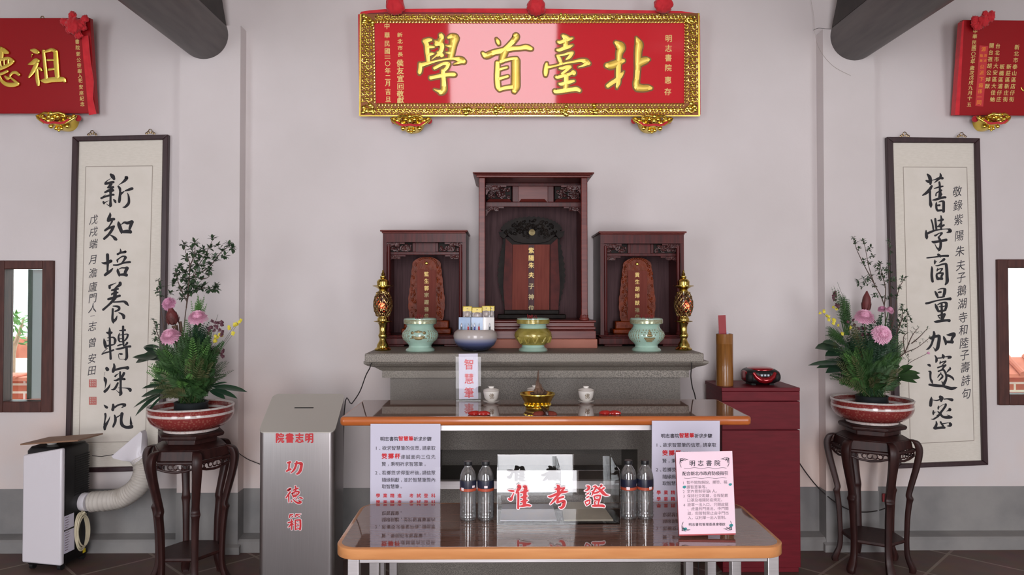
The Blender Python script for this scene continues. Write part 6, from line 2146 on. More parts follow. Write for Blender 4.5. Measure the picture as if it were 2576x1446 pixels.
k, gr, te = G(), G(), G()
nl(k, '明志書院', 310, 690, 272, 15.5, 0.015)
nl(k, '配合新北市政府防疫指引', 190, 825, 428, 10.8, 0.015)
for y0 in (345, 495):
    pts = [ng(185 + i * 32, y0 + 9 * sin(i * 0.95)) for i in range(21)]
    brush(gr, pl, 0, 0, 1, [[(x, y, 0.55) for x, y in pts]], n=2)
put(gr, pl, '1', *ng(178, 568), 10, 10)
nl(gr, '暫不開放解說、擲筊、稱', 250, 812, 563, 9.4)
nl(gr, '讚智慧筆等。', 250, 540, 632, 9.4)
put(gr, pl, '2', *ng(182, 700), 10, 10)
nl(gr, '室內管制容留', 255, 545, 697, 9.4)
nl(gr, '6人。', 580, 690, 693, 9.4)
put(gr, pl, '3', *ng(186, 768), 10, 10)
nl(gr, '保持社交距離，全程配戴', 258, 825, 765, 9.4)
nl(gr, '口罩及相關防疫規定。', 258, 770, 830, 9.4)
put(gr, pl, '4', *ng(190, 903), 10, 10)
nl(gr, '設單一出入口，只開啟龍', 262, 830, 900, 9.4)
nl(gr, '、虎邊的門進出，中門開', 262, 832, 963, 9.4)
nl(gr, '啟，但管制禁止由中門出', 265, 835, 1030, 9.4)
nl(gr, '入，以利單一出入管制。', 268, 830, 1098, 9.4)
nl(k, '明志書院管理委員會', 278, 690, 1200, 8.2, 0.01)
nl(k, '敬啟', 740, 785, 1196, 8.2, 0.01)
rnd = random.Random(2)
for ox_, oy_, sx_, sy_ in ((118, 195, 1, 1), (870, 185, -1, 1), (148, 1300, 1, -1), (912, 1285, -1, -1)):
    for j in range(7):
        L = 120 - j * 13 if j < 3 else rnd.uniform(20, 60)
        a, b = (1, 0.12) if j % 2 == 0 else (0.1, 1.2)
        st_ = []
        for i in range(6):
            t = i / 5
            x_, y_ = ng(ox_ + sx_ * (L * t * a + 10 * sin(t * 7 + j) + j * 4), oy_ + sy_ * (L * t * b + 10 * cos(t * 6 + j) + j * 5))
            st_.append((x_, y_, 0.45 + 0.3 * sin(t * 9 + j)))
        brush(k, pl, 0, 0, 1, [[(x, y, max(.4, r)) for x, y, r in st_]], n=2)
for x_, y_, r_ in ((190, 632, 3.6), (885, 593, 3.4), (200, 1268, 4.0), (898, 1213, 4.0)):
    X_, Y_ = ng(x_, y_)
    brush(te, pl, X_, Y_, 1, [[(-r_ * .5, 0, r_ * .8), (0, 0, r_), (r_ * .5, -r_ * .2, r_ * .8)]], n=3)
part('lettering', k, 'print_black', sh, recalc=False, smooth=False, label='dark headings and corner ornaments')
part('lettering', gr, 'print_grey', sh, recalc=False, smooth=False, label='grey printed rules')
part('teal_dot', te, 'print_teal', sh, recalc=False, smooth=False, label='small teal spots')

# ================================================================== DONATION BOX
DY0, DY1 = 3.60, 3.83
xa, xb = X(651, DY0, 1085), X(841, DY0, 1085)
zf, zk = Z(1085, DY0), Z(991, DY1)
db = thing('donation_box', ((xa + xb) / 2, (DY0 + DY1) / 2, 0), 'stainless steel donation box with red writing left of the tables', 'donation box')
pr = rrect(xa, xb, DY0, DY1, 0.026, 8)
top_z = lambda y: zf + (zk - zf) * (y - DY0) / (DY1 - DY0)
g = G().loft([[V((x, y, 0)) for x, y in pr], [V((x, y, top_z(y) - 0.004)) for x, y in pr]])
part('body', g, 'steel_box', db, angle=50)
pr2 = rrect(xa - 0.002, xb + 0.002, DY0 - 0.002, DY1 + 0.002, 0.027, 8)
g = G().loft([[V((x, y, top_z(y) - 0.004)) for x, y in pr2], [V((x, y, top_z(y) + 0.001)) for x, y in pr2]])
ld = part('lid', g, 'steel_lid', db, angle=30)
xs0, xs1 = X(741, 3.74), X(789, 3.74)
ym = DY0 + (DY1 - DY0) * 0.62
g = G().slab([V((xs0, ym - 0.003, top_z(ym - .003) + 0.0013)), V((xs1, ym - 0.003, top_z(ym - .003) + 0.0013)), V((xs1, ym + 0.003, top_z(ym + .003) + 0.0013)), V((xs0, ym + 0.003, top_z(ym + .003) + 0.0013))], (0, 0, 0.0004))
part('slot', g, 'matt_black', ld, smooth=False)
pl = wall_plane(DY0)
for ch in (C_GONG, C_DE2, C_XIANG):
    g, g2 = G(), G()
    brush(g2, pl, *ch, lift=0.0006, grow=12, n=4)
    brush(g, pl, *ch, lift=0.0018, n=4)
    le = part('lettering', g, 'vinyl_red', db, recalc=False, smooth=False, label='large red character')
    part('lettering_rim', g2, 'vinyl_white', le, recalc=False, smooth=False, label='white outline of the character')
g = G()
line(g, pl, '院書志明', 704, 778, 1102, 1102, 22, 26, 0.045, 0.0008)
part('lettering', g, 'vinyl_red', db, recalc=False, smooth=False, label='row of red characters')

# ================================================================== RED CABINET WITH TUBE AND RADIO
KY0, KY1 = 3.96, 4.29
xa, xb, kz = X(1817, KY0, 1200), X(2014, KY0, 1200), Z(976, KY0)
rc = thing('cabinet', ((xa + xb) / 2, (KY0 + KY1) / 2, 0), 'crimson lacquered cabinet against the wall right of the altar', 'cabinet')
part('carcass', G().box(xa + 0.006, xb - 0.006, KY0 + 0.018, KY1, 0.0, kz - 0.02), 'cabinet', rc, bevel=0.002)
part('top', G().box(xa, xb, KY0, KY1, kz - 0.02, kz), 'cabinet', rc, bevel=0.002)
for a, b in ((kz - 0.021, Z(1009, KY0)), (Z(1011, KY0), Z(1081, KY0))):
    part('drawer', G().box(xa + 0.001, xb - 0.001, KY0, KY0 + 0.0175, b, a), 'cabinet', rc, bevel=0.002)
xm_ = (xa + xb) / 2
part('door', G().box(xa + 0.001, xb - 0.001, KY0 + 0.003, KY0 + 0.0175, 0.03, Z(1083.5, KY0)), 'cabinet', rc, bevel=0.002)

TYb = 4.06
bz = at(1823, 972, TYb)
bb = thing('bamboo_tube', (bz.x, TYb, kz), 'tall brown bamboo tube for fortune slips on the crimson cabinet', 'tube')
s = TYb / F
hh = (970 - 840) * s
part('tube', G().lathe([(0.046, 0), (0.0465, 0.01), (0.0455, 0.10), (0.0462, hh * .80), (0.0474, hh * .805), (0.0462, hh * .81), (0.046, hh - 0.002), (0.045, hh), (0.039, hh), (0.038, 0.02), (0.001, 0.02)], seg=36), 'bamboo', bb, local=True)
g = G().box(-0.021, 0.020, -0.001, 0.001, 0.03, hh + 47 * s, mtx=Matrix.Rotation(-0.04, 4, 'Y'))
g.v = [p + V((bz.x, TYb - .008, kz)) for p in g.v]
solo('fortune_slip', g, mat('red_bamboo_slip', (150, 36, 44), 0.5), 'tall red fortune slip sticking up out of the bamboo tube', 'fortune slip', loc=(bz.x, TYb, kz + .03), smooth=False)
rnd = random.Random(9)
for k in range(8):
    a = 2 * pi * k / 8 + 0.3
    g = G().box(-0.005, 0.005, -0.0012, 0.0012, 0.022, hh + rnd.uniform(0.004, 0.018))
    mz = Matrix.Rotation(rnd.uniform(-.5, .5), 3, 'Z')
    g.v = [mz @ p + V((bz.x + 0.024 * cos(a), TYb + 0.018 + 0.013 * sin(a), kz)) for p in g.v]
    solo('fortune_slip', g, 'paper', 'pale fortune slip just showing over the rim of the bamboo tube', 'fortune slip', 'pale fortune slips in the bamboo tube', smooth=False)

RY = 4.12
rp_ = at(1911, 968, RY)
rd = thing('radio', (rp_.x, RY, kz), 'rounded black and red portable radio on the crimson cabinet', 'radio')
s = RY / F


def superball(g, c, rx, ry, rz, e, seg=32, rings=16):
    vs = []
    f = lambda w, m_: math.copysign(abs(w) ** m_, w)
    for i in range(rings + 1):
        a = -pi / 2 + pi * i / rings
        for k in range(seg):
            b = 2 * pi * k / seg
            vs.append(V(c) + V((rx * f(cos(a), e) * f(cos(b), e), ry * f(cos(a), e) * f(sin(b), e), rz * f(sin(a), e))))
    g.add(vs, [(i * seg + k, i * seg + (k + 1) % seg, (i + 1) * seg + (k + 1) % seg, (i + 1) * seg + k) for i in range(rings) for k in range(seg)])


g = G()
superball(g, (0, 0, 0.049), 0.096, 0.085, 0.045, 0.6)
part('body', g, 'black', rd, local=True)
for sg_ in (-1, 1):
    g = G()
    superball(g, (sg_ * 0.074, -0.042, 0.046), 0.022, 0.042, 0.028, 0.8, 20, 10)
    part('speaker', g, 'matt_black', rd, local=True)
g = G()
pts = [(-0.060, 0.072), (-0.048, 0.050), (-0.025, 0.034), (0, 0.030), (0.025, 0.034), (0.048, 0.050), (0.060, 0.072)]
g.tube([(x, -0.073 - 0.014 * (1 - (x / 0.07) ** 2), z) for x, z in pts], [0.009, .013, .017, .018, .017, .013, .009], 10)
for sg_ in (-1, 1):
    superball(g, (sg_ * 0.088, -0.012, 0.05), 0.010, 0.05, 0.028, 0.7, 16, 10)
part('red_trim', g, 'radio_red', rd, local=True)
g = G()
superball(g, (0, -0.008, 0.082), 0.070, 0.068, 0.018, 0.75)
part('disc_lid', g, 'radio_red', rd, local=True)
g = G()
superball(g, (0, -0.074, 0.058), 0.036, 0.014, 0.015, 0.6, 20, 10)
part('display', g, 'black', rd, local=True)
g = G()
for x_ in (-0.018, 0.0, 0.018):
    g.box(x_ - 0.006, x_ + 0.006, -0.0895, -0.086, 0.052, 0.064)
part('button', g, 'display', rd, local=True, bevel=0.001)
g = G()
for sg_ in (-1, 1):
    g.box(sg_ * 0.05 - 0.012, sg_ * 0.05 + 0.012, -0.05, 0.05, 0.0, 0.010)
part('foot', g, 'matt_black', rd, local=True)
# ================================================================== FLOWER STANDS
SH = 0.785


def make_stand():
    t = thing('flower_stand', (0, 0, 0), 'dark carved six-legged flower stand', 'plant stand')
    hexa = lambda r, a0=0: [(r * cos(pi / 3 * k + a0), r * sin(pi / 3 * k + a0)) for k in range(6)]

    def slab6(g, r0, z0, r1, z1):
        g.loft([[V((x, y, z0)) for x, y in hexa(r0)], [V((x, y, z1)) for x, y in hexa(r1)]])
    g = G()
    slab6(g, 0.165, SH - 0.026, 0.172, SH - 0.018)
    slab6(g, 0.172, SH - 0.018, 0.172, SH - 0.006)
    slab6(g, 0.172, SH - 0.006, 0.160, SH)
    part('top', g, 'stand', t, local=True, bevel=0.003)
    g = G()
    slab6(g, 0.135, SH - 0.055, 0.135, SH - 0.026)
    slab6(g, 0.185, SH - 0.075, 0.150, SH - 0.055)
    slab6(g, 0.200, SH - 0.125, 0.190, SH - 0.075)
    part('waist', g, 'stand', t, local=True, bevel=0.004)
    legp = [(0.190, SH - 0.075, .030, .030), (0.212, SH - 0.085, .040, .034), (0.226, SH - 0.115, .046, .036), (0.226, SH - 0.155, .046, .036), (0.214, SH - 0.22, .042, .034), (0.196, SH - 0.29, .038, .032), (0.182, SH - 0.345, .036, .030),
            (0.176, SH - 0.375, .040, .030), (0.182, SH - 0.392, .044, .034), (0.178, SH - 0.415, .036, .030), (0.170, 0.30, .034, .028), (0.166, 0.22, .032, .026), (0.164, 0.14, .032, .026), (0.168, 0.085, .034, .028), (0.182, 0.045, .042, .034), (0.192, 0.018, .042, .036), (0.190, 0.0, .034, .032)]
    legs = catmull(legp, 3)
    for k in range(6):
        a = pi / 3 * k
        mz = Matrix.Rotation(a, 3, 'Z')
        rings = []
        for r, z, w_, d_ in legs:
            c = 0.3
            ring = [(r - d_ / 2, -w_ / 2 * .7), (r - d_ / 2 * .6, -w_ / 2), (r + d_ / 2 * .6, -w_ / 2), (r + d_ / 2, -w_ / 2 * .5), (r + d_ / 2, w_ / 2 * .5), (r + d_ / 2 * .6, w_ / 2), (r - d_ / 2 * .6, w_ / 2), (r - d_ / 2, w_ / 2 * .7)]
            rings.append([mz @ V((x, y, z)) for x, y in ring])
        part('leg', G().loft(rings), 'stand', t, local=True, angle=50)
    for k in range(6):
        # pierced apron between two legs
        a = pi / 3 * (k + 0.5)
        mz = Matrix.Rotation(a - pi / 2, 3, 'Z')
        g = G()
        R0 = 0.183
        for i in range(7):
            x_ = -0.075 + 0.025 * i
            g.tube([(x_ + 0.013 * cos(q + i), R0, SH - 0.150 + 0.013 * sin(q + i)) for q in [2 * pi * m_ / 8 for m_ in range(7)]], 0.0036, 5)
        g.tube([(-0.088, R0, SH - 0.158), (-0.05, R0, SH - 0.170), (0, R0, SH - 0.176), (0.05, R0, SH - 0.170), (0.088, R0, SH - 0.158)], 0.006, 6)
        g.tube([(-0.09, R0, SH - 0.13), (0.09, R0, SH - 0.13)], 0.008, 6)
        g.v = [mz @ p for p in g.v]
        part('apron', g, 'stand', t, local=True)
    g = G()
    slab6(g, 0.160, 0.155, 0.165, 0.162)
    slab6(g, 0.165, 0.162, 0.160, 0.172)
    part('shelf', g, 'stand', t, local=True)
    return t


LYs, RYs = 3.87, 4.06
LXs, RXs = X(481, LYs, 1050), X(2193, RYs, 1030)
stand = make_stand()
stand.location = (LXs, LYs, 0)
stand['label'] = 'dark carved six-legged flower stand beside the air conditioner'
stand['group'] = 'carved flower stands'
dup(stand, (RXs, RYs, 0), rotz=R(30), label='dark carved six-legged flower stand on the right side, before the calligraphy scroll')


def basin(x_, y_, label):
    prof = [(0.125, 0), (0.133, 0.004), (0.133, 0.014), (0.165, 0.026), (0.195, 0.050), (0.208, 0.078), (0.209, 0.100), (0.206, 0.112), (0.211, 0.122), (0.212, 0.130), (0.207, 0.133), (0.199, 0.128), (0.196, 0.105), (0.185, 0.06), (0.13, 0.03), (0.001, 0.028)]
    g = G().lathe(prof, (x_, y_, SH + 0.0005), 56)
    return solo('flower_basin', g, 'basin', label, 'basin', 'rust-red porcelain flower basins', loc=(x_, y_, SH + 0.0005), angle=60)


basin(LXs, LYs, 'rust-red porcelain basin with white bands under the leafy arrangement at the left')
basin(RXs, RYs, 'rust-red porcelain basin with white bands under the arrangement at the right')


# ================================================================== FLOWER ARRANGEMENTS
def leaf(g, base, d, up, L, W_, bend=0.2, n=3):
    """pointed leaf blade from base along d"""
    d = d.normalized()
    s = d.cross(up)
    s = s.normalized() if s.length > 1e-4 else d.orthogonal().normalized()
    u = s.cross(d)
    vs = [base]
    for i in range(1, n + 1):
        t = i / (n + 1)
        w_ = W_ * sin(pi * (t * 0.92 + 0.06)) ** 0.8
        c = base + d * L * t - u * bend * L * t * t
        vs += [c - s * w_ + u * w_ * .25, c, c + s * w_ + u * w_ * .25]
    vs.append(base + d * L - u * bend * L)
    fs = [(0, 2, 1), (0, 3, 2)]
    for i in range(n - 1):
        a = 1 + 3 * i
        fs += [(a, a + 1, a + 4, a + 3), (a + 1, a + 2, a + 5, a + 4)]
    a = 1 + 3 * (n - 1)
    e = len(vs) - 1
    fs += [(a, a + 1, e), (a + 1, a + 2, e)]
    g.add(vs, fs)


def frond(g, base, tip, W_, n, rnd, lw=0.0035, sag=0.03, start=0.35, droop=0.2):
    ax = tip - base
    L = ax.length
    ctrl = base + ax * 0.5 + V((0, 0, sag * 2))
    pt = lambda t: base * (1 - t) ** 2 + ctrl * 2 * t * (1 - t) + tip * t * t
    sd = ax.cross(V((rnd.uniform(-.5, .5), -1, rnd.uniform(-.2, .6)))).normalized()
    g.tube([pt(i / 5) for i in range(6)], [0.0016, .0014, .0012, .001, .0008, .0005], 3)
    for i in range(n):
        t = start + (1 - start) * i / n
        p = pt(t)
        d0 = (pt(min(1, t + .02)) - pt(t - .02)).normalized()
        w_ = W_ * (1 - (t - start) / (1.02 - start)) ** 0.7 * min(1, (t - start) * 8 + .5)
        for sg_ in (-1, 1):
            dd = (sd * sg_ + d0 * 0.75 + V((0, rnd.uniform(-.25, .25), -droop * rnd.random()))).normalized()
            q = dd.cross(d0).cross(dd).normalized() * lw
            m_ = p + dd * w_ * 0.5
            g.add([p, m_ + q, p + dd * w_, m_ - q], [(0, 1, 2, 3)])


def mum(g, c, axis, r, rnd, n=330):
    """chrysanthemum head: layers of strap petals round an axis"""
    axis = axis.normalized()
    e1 = axis.orthogonal().normalized()
    e2 = axis.cross(e1)
    g.ball(tuple(c + axis * r * .08), r * .55, r * .55, r * .55, 10, 7)
    for k in range(n):
        t = (k + 0.5) / n
        el = R(88) - R(112) * t ** 0.75         # from the heart outwards and slightly down
        az = k * 2.39996
        d = (e1 * cos(az) + e2 * sin(az)) * cos(el) + axis * sin(el)
        L = r * (0.62 + 0.38 * t) * rnd.uniform(0.9, 1.08)
        s = d.cross(axis)
        s = s.normalized() if s.length > 1e-3 else e1
        u = s.cross(d)
        w_ = r * 0.075
        b = c + d * L * 0.12
        m1 = c + d * L * 0.6 + u * r * 0.06
        m2 = c + d * L * 0.92 + u * r * 0.02
        e = c + d * L + u * r * 0.07
        g.add([b - s * w_ * .5, b + s * w_ * .5, m1 + s * w_ + u * w_ * .4, m1 - s * w_ + u * w_ * .4, m2 + s * w_ * .9 + u * w_ * .5, m2 - s * w_ * .9 + u * w_ * .5, e], [(0, 1, 2, 3), (3, 2, 4, 5), (5, 4, 6)])


def whorl(g, p, d, n, L, W_, rnd, spread=0.9):
    d = d.normalized()
    e1 = d.orthogonal().normalized()
    e2 = d.cross(e1)
    for k in range(n):
        a = 2 * pi * k / n + rnd.uniform(-.4, .4)
        dd = d * rnd.uniform(0.2, 1.0) + (e1 * cos(a) + e2 * sin(a)) * spread
        leaf(g, p, dd, V((0, 0, 1)) + d * .3, L * rnd.uniform(.7, 1.15), W_, 0.15, 2)


def protea(name, parent, c, axis, r, h, m_, seed, closed=False):
    rnd = random.Random(seed)
    g = G()
    axis = axis.normalized()
    e1 = axis.orthogonal().normalized()
    e2 = axis.cross(e1)
    prof = [(0.25, 0), (0.75, .15), (0.95, .4), (0.8, .7), (0.45, .9), (0.05, 1.0)]
    rings = [[c + axis * (z * h) + (e1 * cos(b) + e2 * sin(b)) * rr_ * r * .9 for b in [2 * pi * k / 12 for k in range(12)]] for rr_, z in prof]
    g.loft(rings)
    for j in range(5):
        for k in range(9):
            a = 2 * pi * (k + j * .5) / 9
            o = e1 * cos(a) + e2 * sin(a)
            z = 0.02 + j * 0.15
            base = c + axis * (z * h) + o * r * (0.72 if j < 3 else .6)
            leaf(g, base, axis * 1.0 + o * (0.25 - 0.11 * j if closed else 0.42 - 0.16 * j), -o, h * 0.46, r * 0.24, -0.1, 3)
    return part(name, g, m_, parent, recalc=False, angle=60)


def finger(g, P0, P1, W_, bend=0.15):
    leaf(g, P0, P1 - P0 + V((0, 0, bend * (P1 - P0).length)), V((0, -.55, 1)), (P1 - P0).length, W_, bend, 5)


def arrangement(cx, cy, ox, oy, label, seed):
    t = thing('flower_arrangement', (cx, cy, SH + 0.029), label, 'flower arrangement')
    k = 320 / 925.0
    rnd = random.Random(seed)
    P = lambda zx, zy, dY=0.0: at(ox + zx * k, oy + zy * k, cy + dY)
    g = G().lathe([(0.085, 0.0), (0.088, 0.02), (0.082, 0.11), (0.086, 0.118), (0.080, 0.12), (0.075, 0.10), (0.001, 0.10)], (cx, cy, SH + 0.030), 28)
    part('inner_pot', g, 'pot', t)
    B = V((cx, cy, SH + 0.12))
    return t, P, B, rnd


def mass(t, name, m_, B, P, rnd, targets, n, W_, lw, spreadY=0.13, start=.3, npin=15, label=None):
    g = G()
    for i in range(n):
        zx, zy, sx_, sy_ = rnd.choice(targets)
        tip = P(zx + rnd.gauss(0, sx_ * 1.3), zy + rnd.gauss(0, sy_ * 1.2), rnd.uniform(-spreadY, spreadY * .7))
        base = B + V((rnd.uniform(-.05, .05), rnd.uniform(-.05, .05), rnd.uniform(0, .05)))
        frond(g, base, tip, W_ * rnd.uniform(.7, 1.2), npin, rnd, lw, 0.03, start)
    return part(name, g, m_, t, recalc=False, smooth=False, kind='stuff', label=label)


def twig(t, P, B, stems, heads, m_, L, W_, rnd, name='branch', nl=7, along=0):
    """one woody branch: stems = pixel paths, heads = leaf-whorl pixels"""
    g = G()
    for st in stems:
        pts = catmull([tuple(P(x, y, dY)) for x, y, dY in st], 4)
        n = len(pts)
        g.tube(pts, [0.0034 * (1 - .7 * i / n) for i in range(n)], 5)
    br = part(name, g, 'stem', t)
    g = G()
    for h in heads:
        x, y = h[0], h[1]
        p = P(x, y, rnd.uniform(-.05, .05))
        # nearest stem point -> short spur
        best = None
        for st in stems:
            for (xa, ya, da), (xb, yb, db_) in zip(st, st[1:]):
                for q in (0, .25, .5, .75, 1):
                    X_, Y_, D_ = xa + (xb - xa) * q, ya + (yb - ya) * q, da + (db_ - da) * q
                    dd = (X_ - x) ** 2 + (Y_ - y) ** 2 + (400 if Y_ < y else 0)
                    if best is None or dd < best[0]:
                        best = (dd, X_, Y_, D_)
        sp = P(best[1], best[2], best[3])
        g.tube([sp, (sp + p) / 2 + V((0, 0, -.004)), p], [.0014, .0011, .0008], 3)
        d = p - sp if (p - sp).length > .01 else V((0, 0, 1))
        whorl(g, p, d + V((0, 0, .02)), nl, L, W_, rnd)
        if along and (p - sp).length > .02:
            for q in range(along):
                tt = (q + 1) / (along + 1)
                whorl(g, sp + (p - sp) * tt, d, 3, L * .8, W_ * .85, rnd, 1.2)
    part('leaves', g, m_, br, recalc=False)
    return br


def florets(t, P, rnd, spots, m_, r, stems, name, B):
    g = G()
    for x, y, dY in stems:
        p = P(x, y, dY)
        g.tube([B + V((0.02, 0, .1)), (B + p) / 2 + V((.01, 0, .06)), p], [.0016, .0012, .0008], 3)
    st = part(name, g, 'leaf_grey', t, recalc=False)
    g = G()
    for x, y, sp, n in spots:
        for k in range(n):
            c = P(x + rnd.gauss(0, sp), y + rnd.gauss(0, sp), rnd.uniform(-.03, .03))
            for j in range(5):
                a = 2 * pi * j / 5 + rnd.random()
                leaf(g, c, V((cos(a), -0.5, sin(a))), V((0, -1, 0)), r * rnd.uniform(.8, 1.2), r * .42, .1, 2)
    part('blossoms', g, m_, st, recalc=False)
    return st


def mum_on_stem(t, P, B, x, y, r_px, axis, m_, seed, dY, Y):
    c = P(x, y, dY)
    g = G()
    mum(g, c, V(axis), r_px * (320 / 925.0) * Y / F, random.Random(seed))
    fl = part('chrysanthemum', g, m_, t, recalc=False, angle=70)
    part('flower_stem', G().tube([B, (B + c) / 2 + V((0, .02, .03)), c - V(axis).normalized() * 0.012], [.003, .0028, .0026], 5), 'fern', fl)


# ---- left arrangement
t, P, B, rnd = arrangement(LXs, LYs, 320, 580, 'flower arrangement with a tall leafy branch and three pink chrysanthemums beside the air conditioner', 31)
mass(t, 'fern_foliage', 'fern', B, P, rnd, [(300, 870, 40, 30), (330, 980, 60, 50), (460, 1000, 60, 50), (560, 880, 40, 40), (540, 1060, 60, 40), (430, 1090, 70, 30), (240, 1030, 30, 30), (590, 960, 30, 50), (300, 1110, 60, 25), (560, 1140, 40, 20), (430, 860, 60, 40), (520, 800, 50, 40), (600, 860, 30, 50), (470, 740, 40, 40)], 300, 0.052, 0.0032, npin=22)
mass(t, 'fern_foliage', 'fern_light', B, P, rnd, [(300, 900, 30, 30), (580, 820, 20, 20), (450, 780, 20, 20), (170, 1000, 20, 20), (450, 1010, 30, 30)], 40, 0.05, 0.0036, .15)
mass(t, 'olive_foliage', 'fern_olive', B, P, rnd, [(260, 1110, 30, 40), (520, 960, 30, 50), (590, 1000, 30, 50), (240, 1180, 20, 20), (460, 860, 40, 40)], 50, 0.045, 0.0032, .16)
mass(t, 'grey_foliage', 'leaf_grey', B, P, rnd, [(660, 1000, 25, 40), (700, 960, 30, 25), (640, 880, 20, 40), (420, 830, 40, 50), (640, 1060, 20, 20)], 36, 0.03, 0.0018, .1)
# upright conifer spike
g = G()
for i in range(46):
    tip = P(rnd.gauss(518, 26), rnd.uniform(455, 600), rnd.uniform(-.02, .06))
    frond(g, P(510 + rnd.uniform(-25, 25), 700, 0.03), tip, 0.018, 10, rnd, 0.0022, 0.0, .15)
part('conifer_spray', g, 'fern_light', t, recalc=False, smooth=False, kind='stuff')
g = G()
for i in range(30):
    tip = P(rnd.gauss(520, 45), rnd.uniform(650, 780), rnd.uniform(-.06, .02))
    frond(g, P(500 + rnd.uniform(-25, 25), 880, 0.0), tip, 0.03, 12, rnd, 0.003, 0.0, .15)
part('fern_foliage', g, 'leaf_dark', t, recalc=False, smooth=False, kind='stuff')
twig(t, P, B, [[(400, 900, 0), (415, 700, 0), (430, 560, 0), (478, 330, .02), (560, 190, .02), (620, 70, .02)], [(430, 560, 0), (440, 450, -.02), (455, 260, -.02), (430, 170, -.03), (410, 110, -.03)], [(478, 330, .02), (590, 270, .04), (680, 160, .03), (745, 115, .02)],
               [(455, 260, -.02), (490, 170, -.01), (492, 90, 0)], [(440, 480, 0), (540, 420, .03), (640, 410, .03)], [(436, 520, 0), (380, 400, -.02), (350, 300, -.02)], [(478, 330, .02), (560, 350, .03), (600, 330, .03)]],
     [(410, 105), (490, 90), (620, 60), (740, 105), (765, 130), (660, 110), (600, 130), (556, 140), (708, 185), (640, 190), (380, 265), (360, 310), (478, 165), (520, 210), (556, 250), (600, 250), (460, 275), (425, 310), (590, 330), (350, 375), (430, 380), (480, 395), (540, 420), (600, 430),
      (650, 400), (640, 425), (500, 250), (640, 225), (690, 150), (430, 200), (440, 340), (400, 350), (520, 300), (500, 430), (460, 440), (390, 430), (420, 470), (560, 400), (400, 300), (580, 190), (600, 290), (520, 170), (470, 130), (540, 360), (450, 410), (480, 350), (400, 490), (510, 400), (430, 440)],
     'leaf', 0.032, 0.0080, rnd, nl=9, along=1)
twig(t, P, B, [[(300, 900, 0), (250, 600, 0), (235, 440, 0), (228, 365, 0)], [(290, 900, 0), (225, 760, .02), (195, 660, .02)]],
     [(228, 365), (240, 405), (222, 440), (190, 650), (212, 680), (215, 715), (205, 745), (210, 790), (240, 470), (330, 390), (310, 455)], 'leaf', 0.026, 0.0062, rnd, nl=6)
mum_on_stem(t, P, B, 303, 530, 56, (-.25, -.8, .5), 'mum_dark', 1, -.02, LYs)
mum_on_stem(t, P, B, 513, 632, 72, (.05, -.45, .9), 'mum', 2, -.05, LYs)
mum_on_stem(t, P, B, 313, 768, 76, (-.2, -.6, .85), 'mum', 3, -.08, LYs)
pr = protea('protea', t, P(335, 685, -.03), V((-.12, -.1, 1)), 0.036, 0.085, 'protea', 4)
g = G()
g.tube([B, P(370, 820, -.01), P(345, 690, -.02)], [0.012, 0.014, 0.016], 8)
g.tube([B, P(400, 800, 0), P(385, 660, 0)], [0.010, 0.012, 0.008], 8)
part('bark_stem', g, mat('brown_bark_stem', (108, 84, 68), 0.8, rgb2=(84, 62, 50), scale=30, stretch=(1, 1, .2)), pr)
florets(t, P, rnd, [(650, 690, 16, 9), (690, 668, 12, 6), (620, 715, 14, 7), (680, 742, 12, 5), (665, 890, 14, 6), (700, 880, 8, 3)], 'plum', 0.011, [(650, 690, 0), (690, 660, 0), (665, 885, -.03), (660, 610, 0)], 'plum_spray', B)
florets(t, P, rnd, [(655, 792, 10, 5), (780, 690, 12, 4), (740, 706, 8, 3), (775, 745, 10, 3), (822, 656, 6, 2), (690, 770, 12, 3), (640, 800, 8, 3)], 'orchid', 0.011, [(655, 790, -.02), (780, 690, .02), (820, 655, .03), (775, 745, .02)], 'yellow_spray', B)
for nm, m_, fs_ in (('broad_leaf', 'leaf_dark', [((240, 920), (118, 850), 0.026), ((240, 940), (35, 925), 0.028), ((250, 900), (62, 965), 0.045), ((240, 850), (120, 845), .016)]),
                    ('broad_leaf', 'leaf_dark', [((300, 1160), (100, 1215), .026), ((250, 1130), (110, 1150), .018), ((240, 1100), (180, 1090), .016)]),
                    ('broad_leaf', 'leaf_dark', [((250, 1180), (55, 1350), .020), ((250, 1190), (100, 1300), .016), ((260, 1200), (150, 1320), .010), ((240, 1185), (45, 1290), .014)]),
                    ('broad_leaf', 'leaf_dark', [((590, 1140), (720, 1106), .012), ((610, 1135), (862, 1182), .022), ((610, 1150), (790, 1226), .018), ((600, 1160), (705, 1228), .018)])):
    g = G()
    dY = rnd.uniform(-.1, -.04)
    for a, b, w_ in fs_:
        finger(g, P(a[0], a[1], dY + .02), P(b[0], b[1], dY - .02), w_)
    a = fs_[0][0]
    g.tube([B, (B + P(a[0], a[1], dY + .02)) / 2 + V((0, 0, .02)), P(a[0], a[1], dY + .02)], .0022, 4)
    part(nm, g, m_, t, recalc=False)

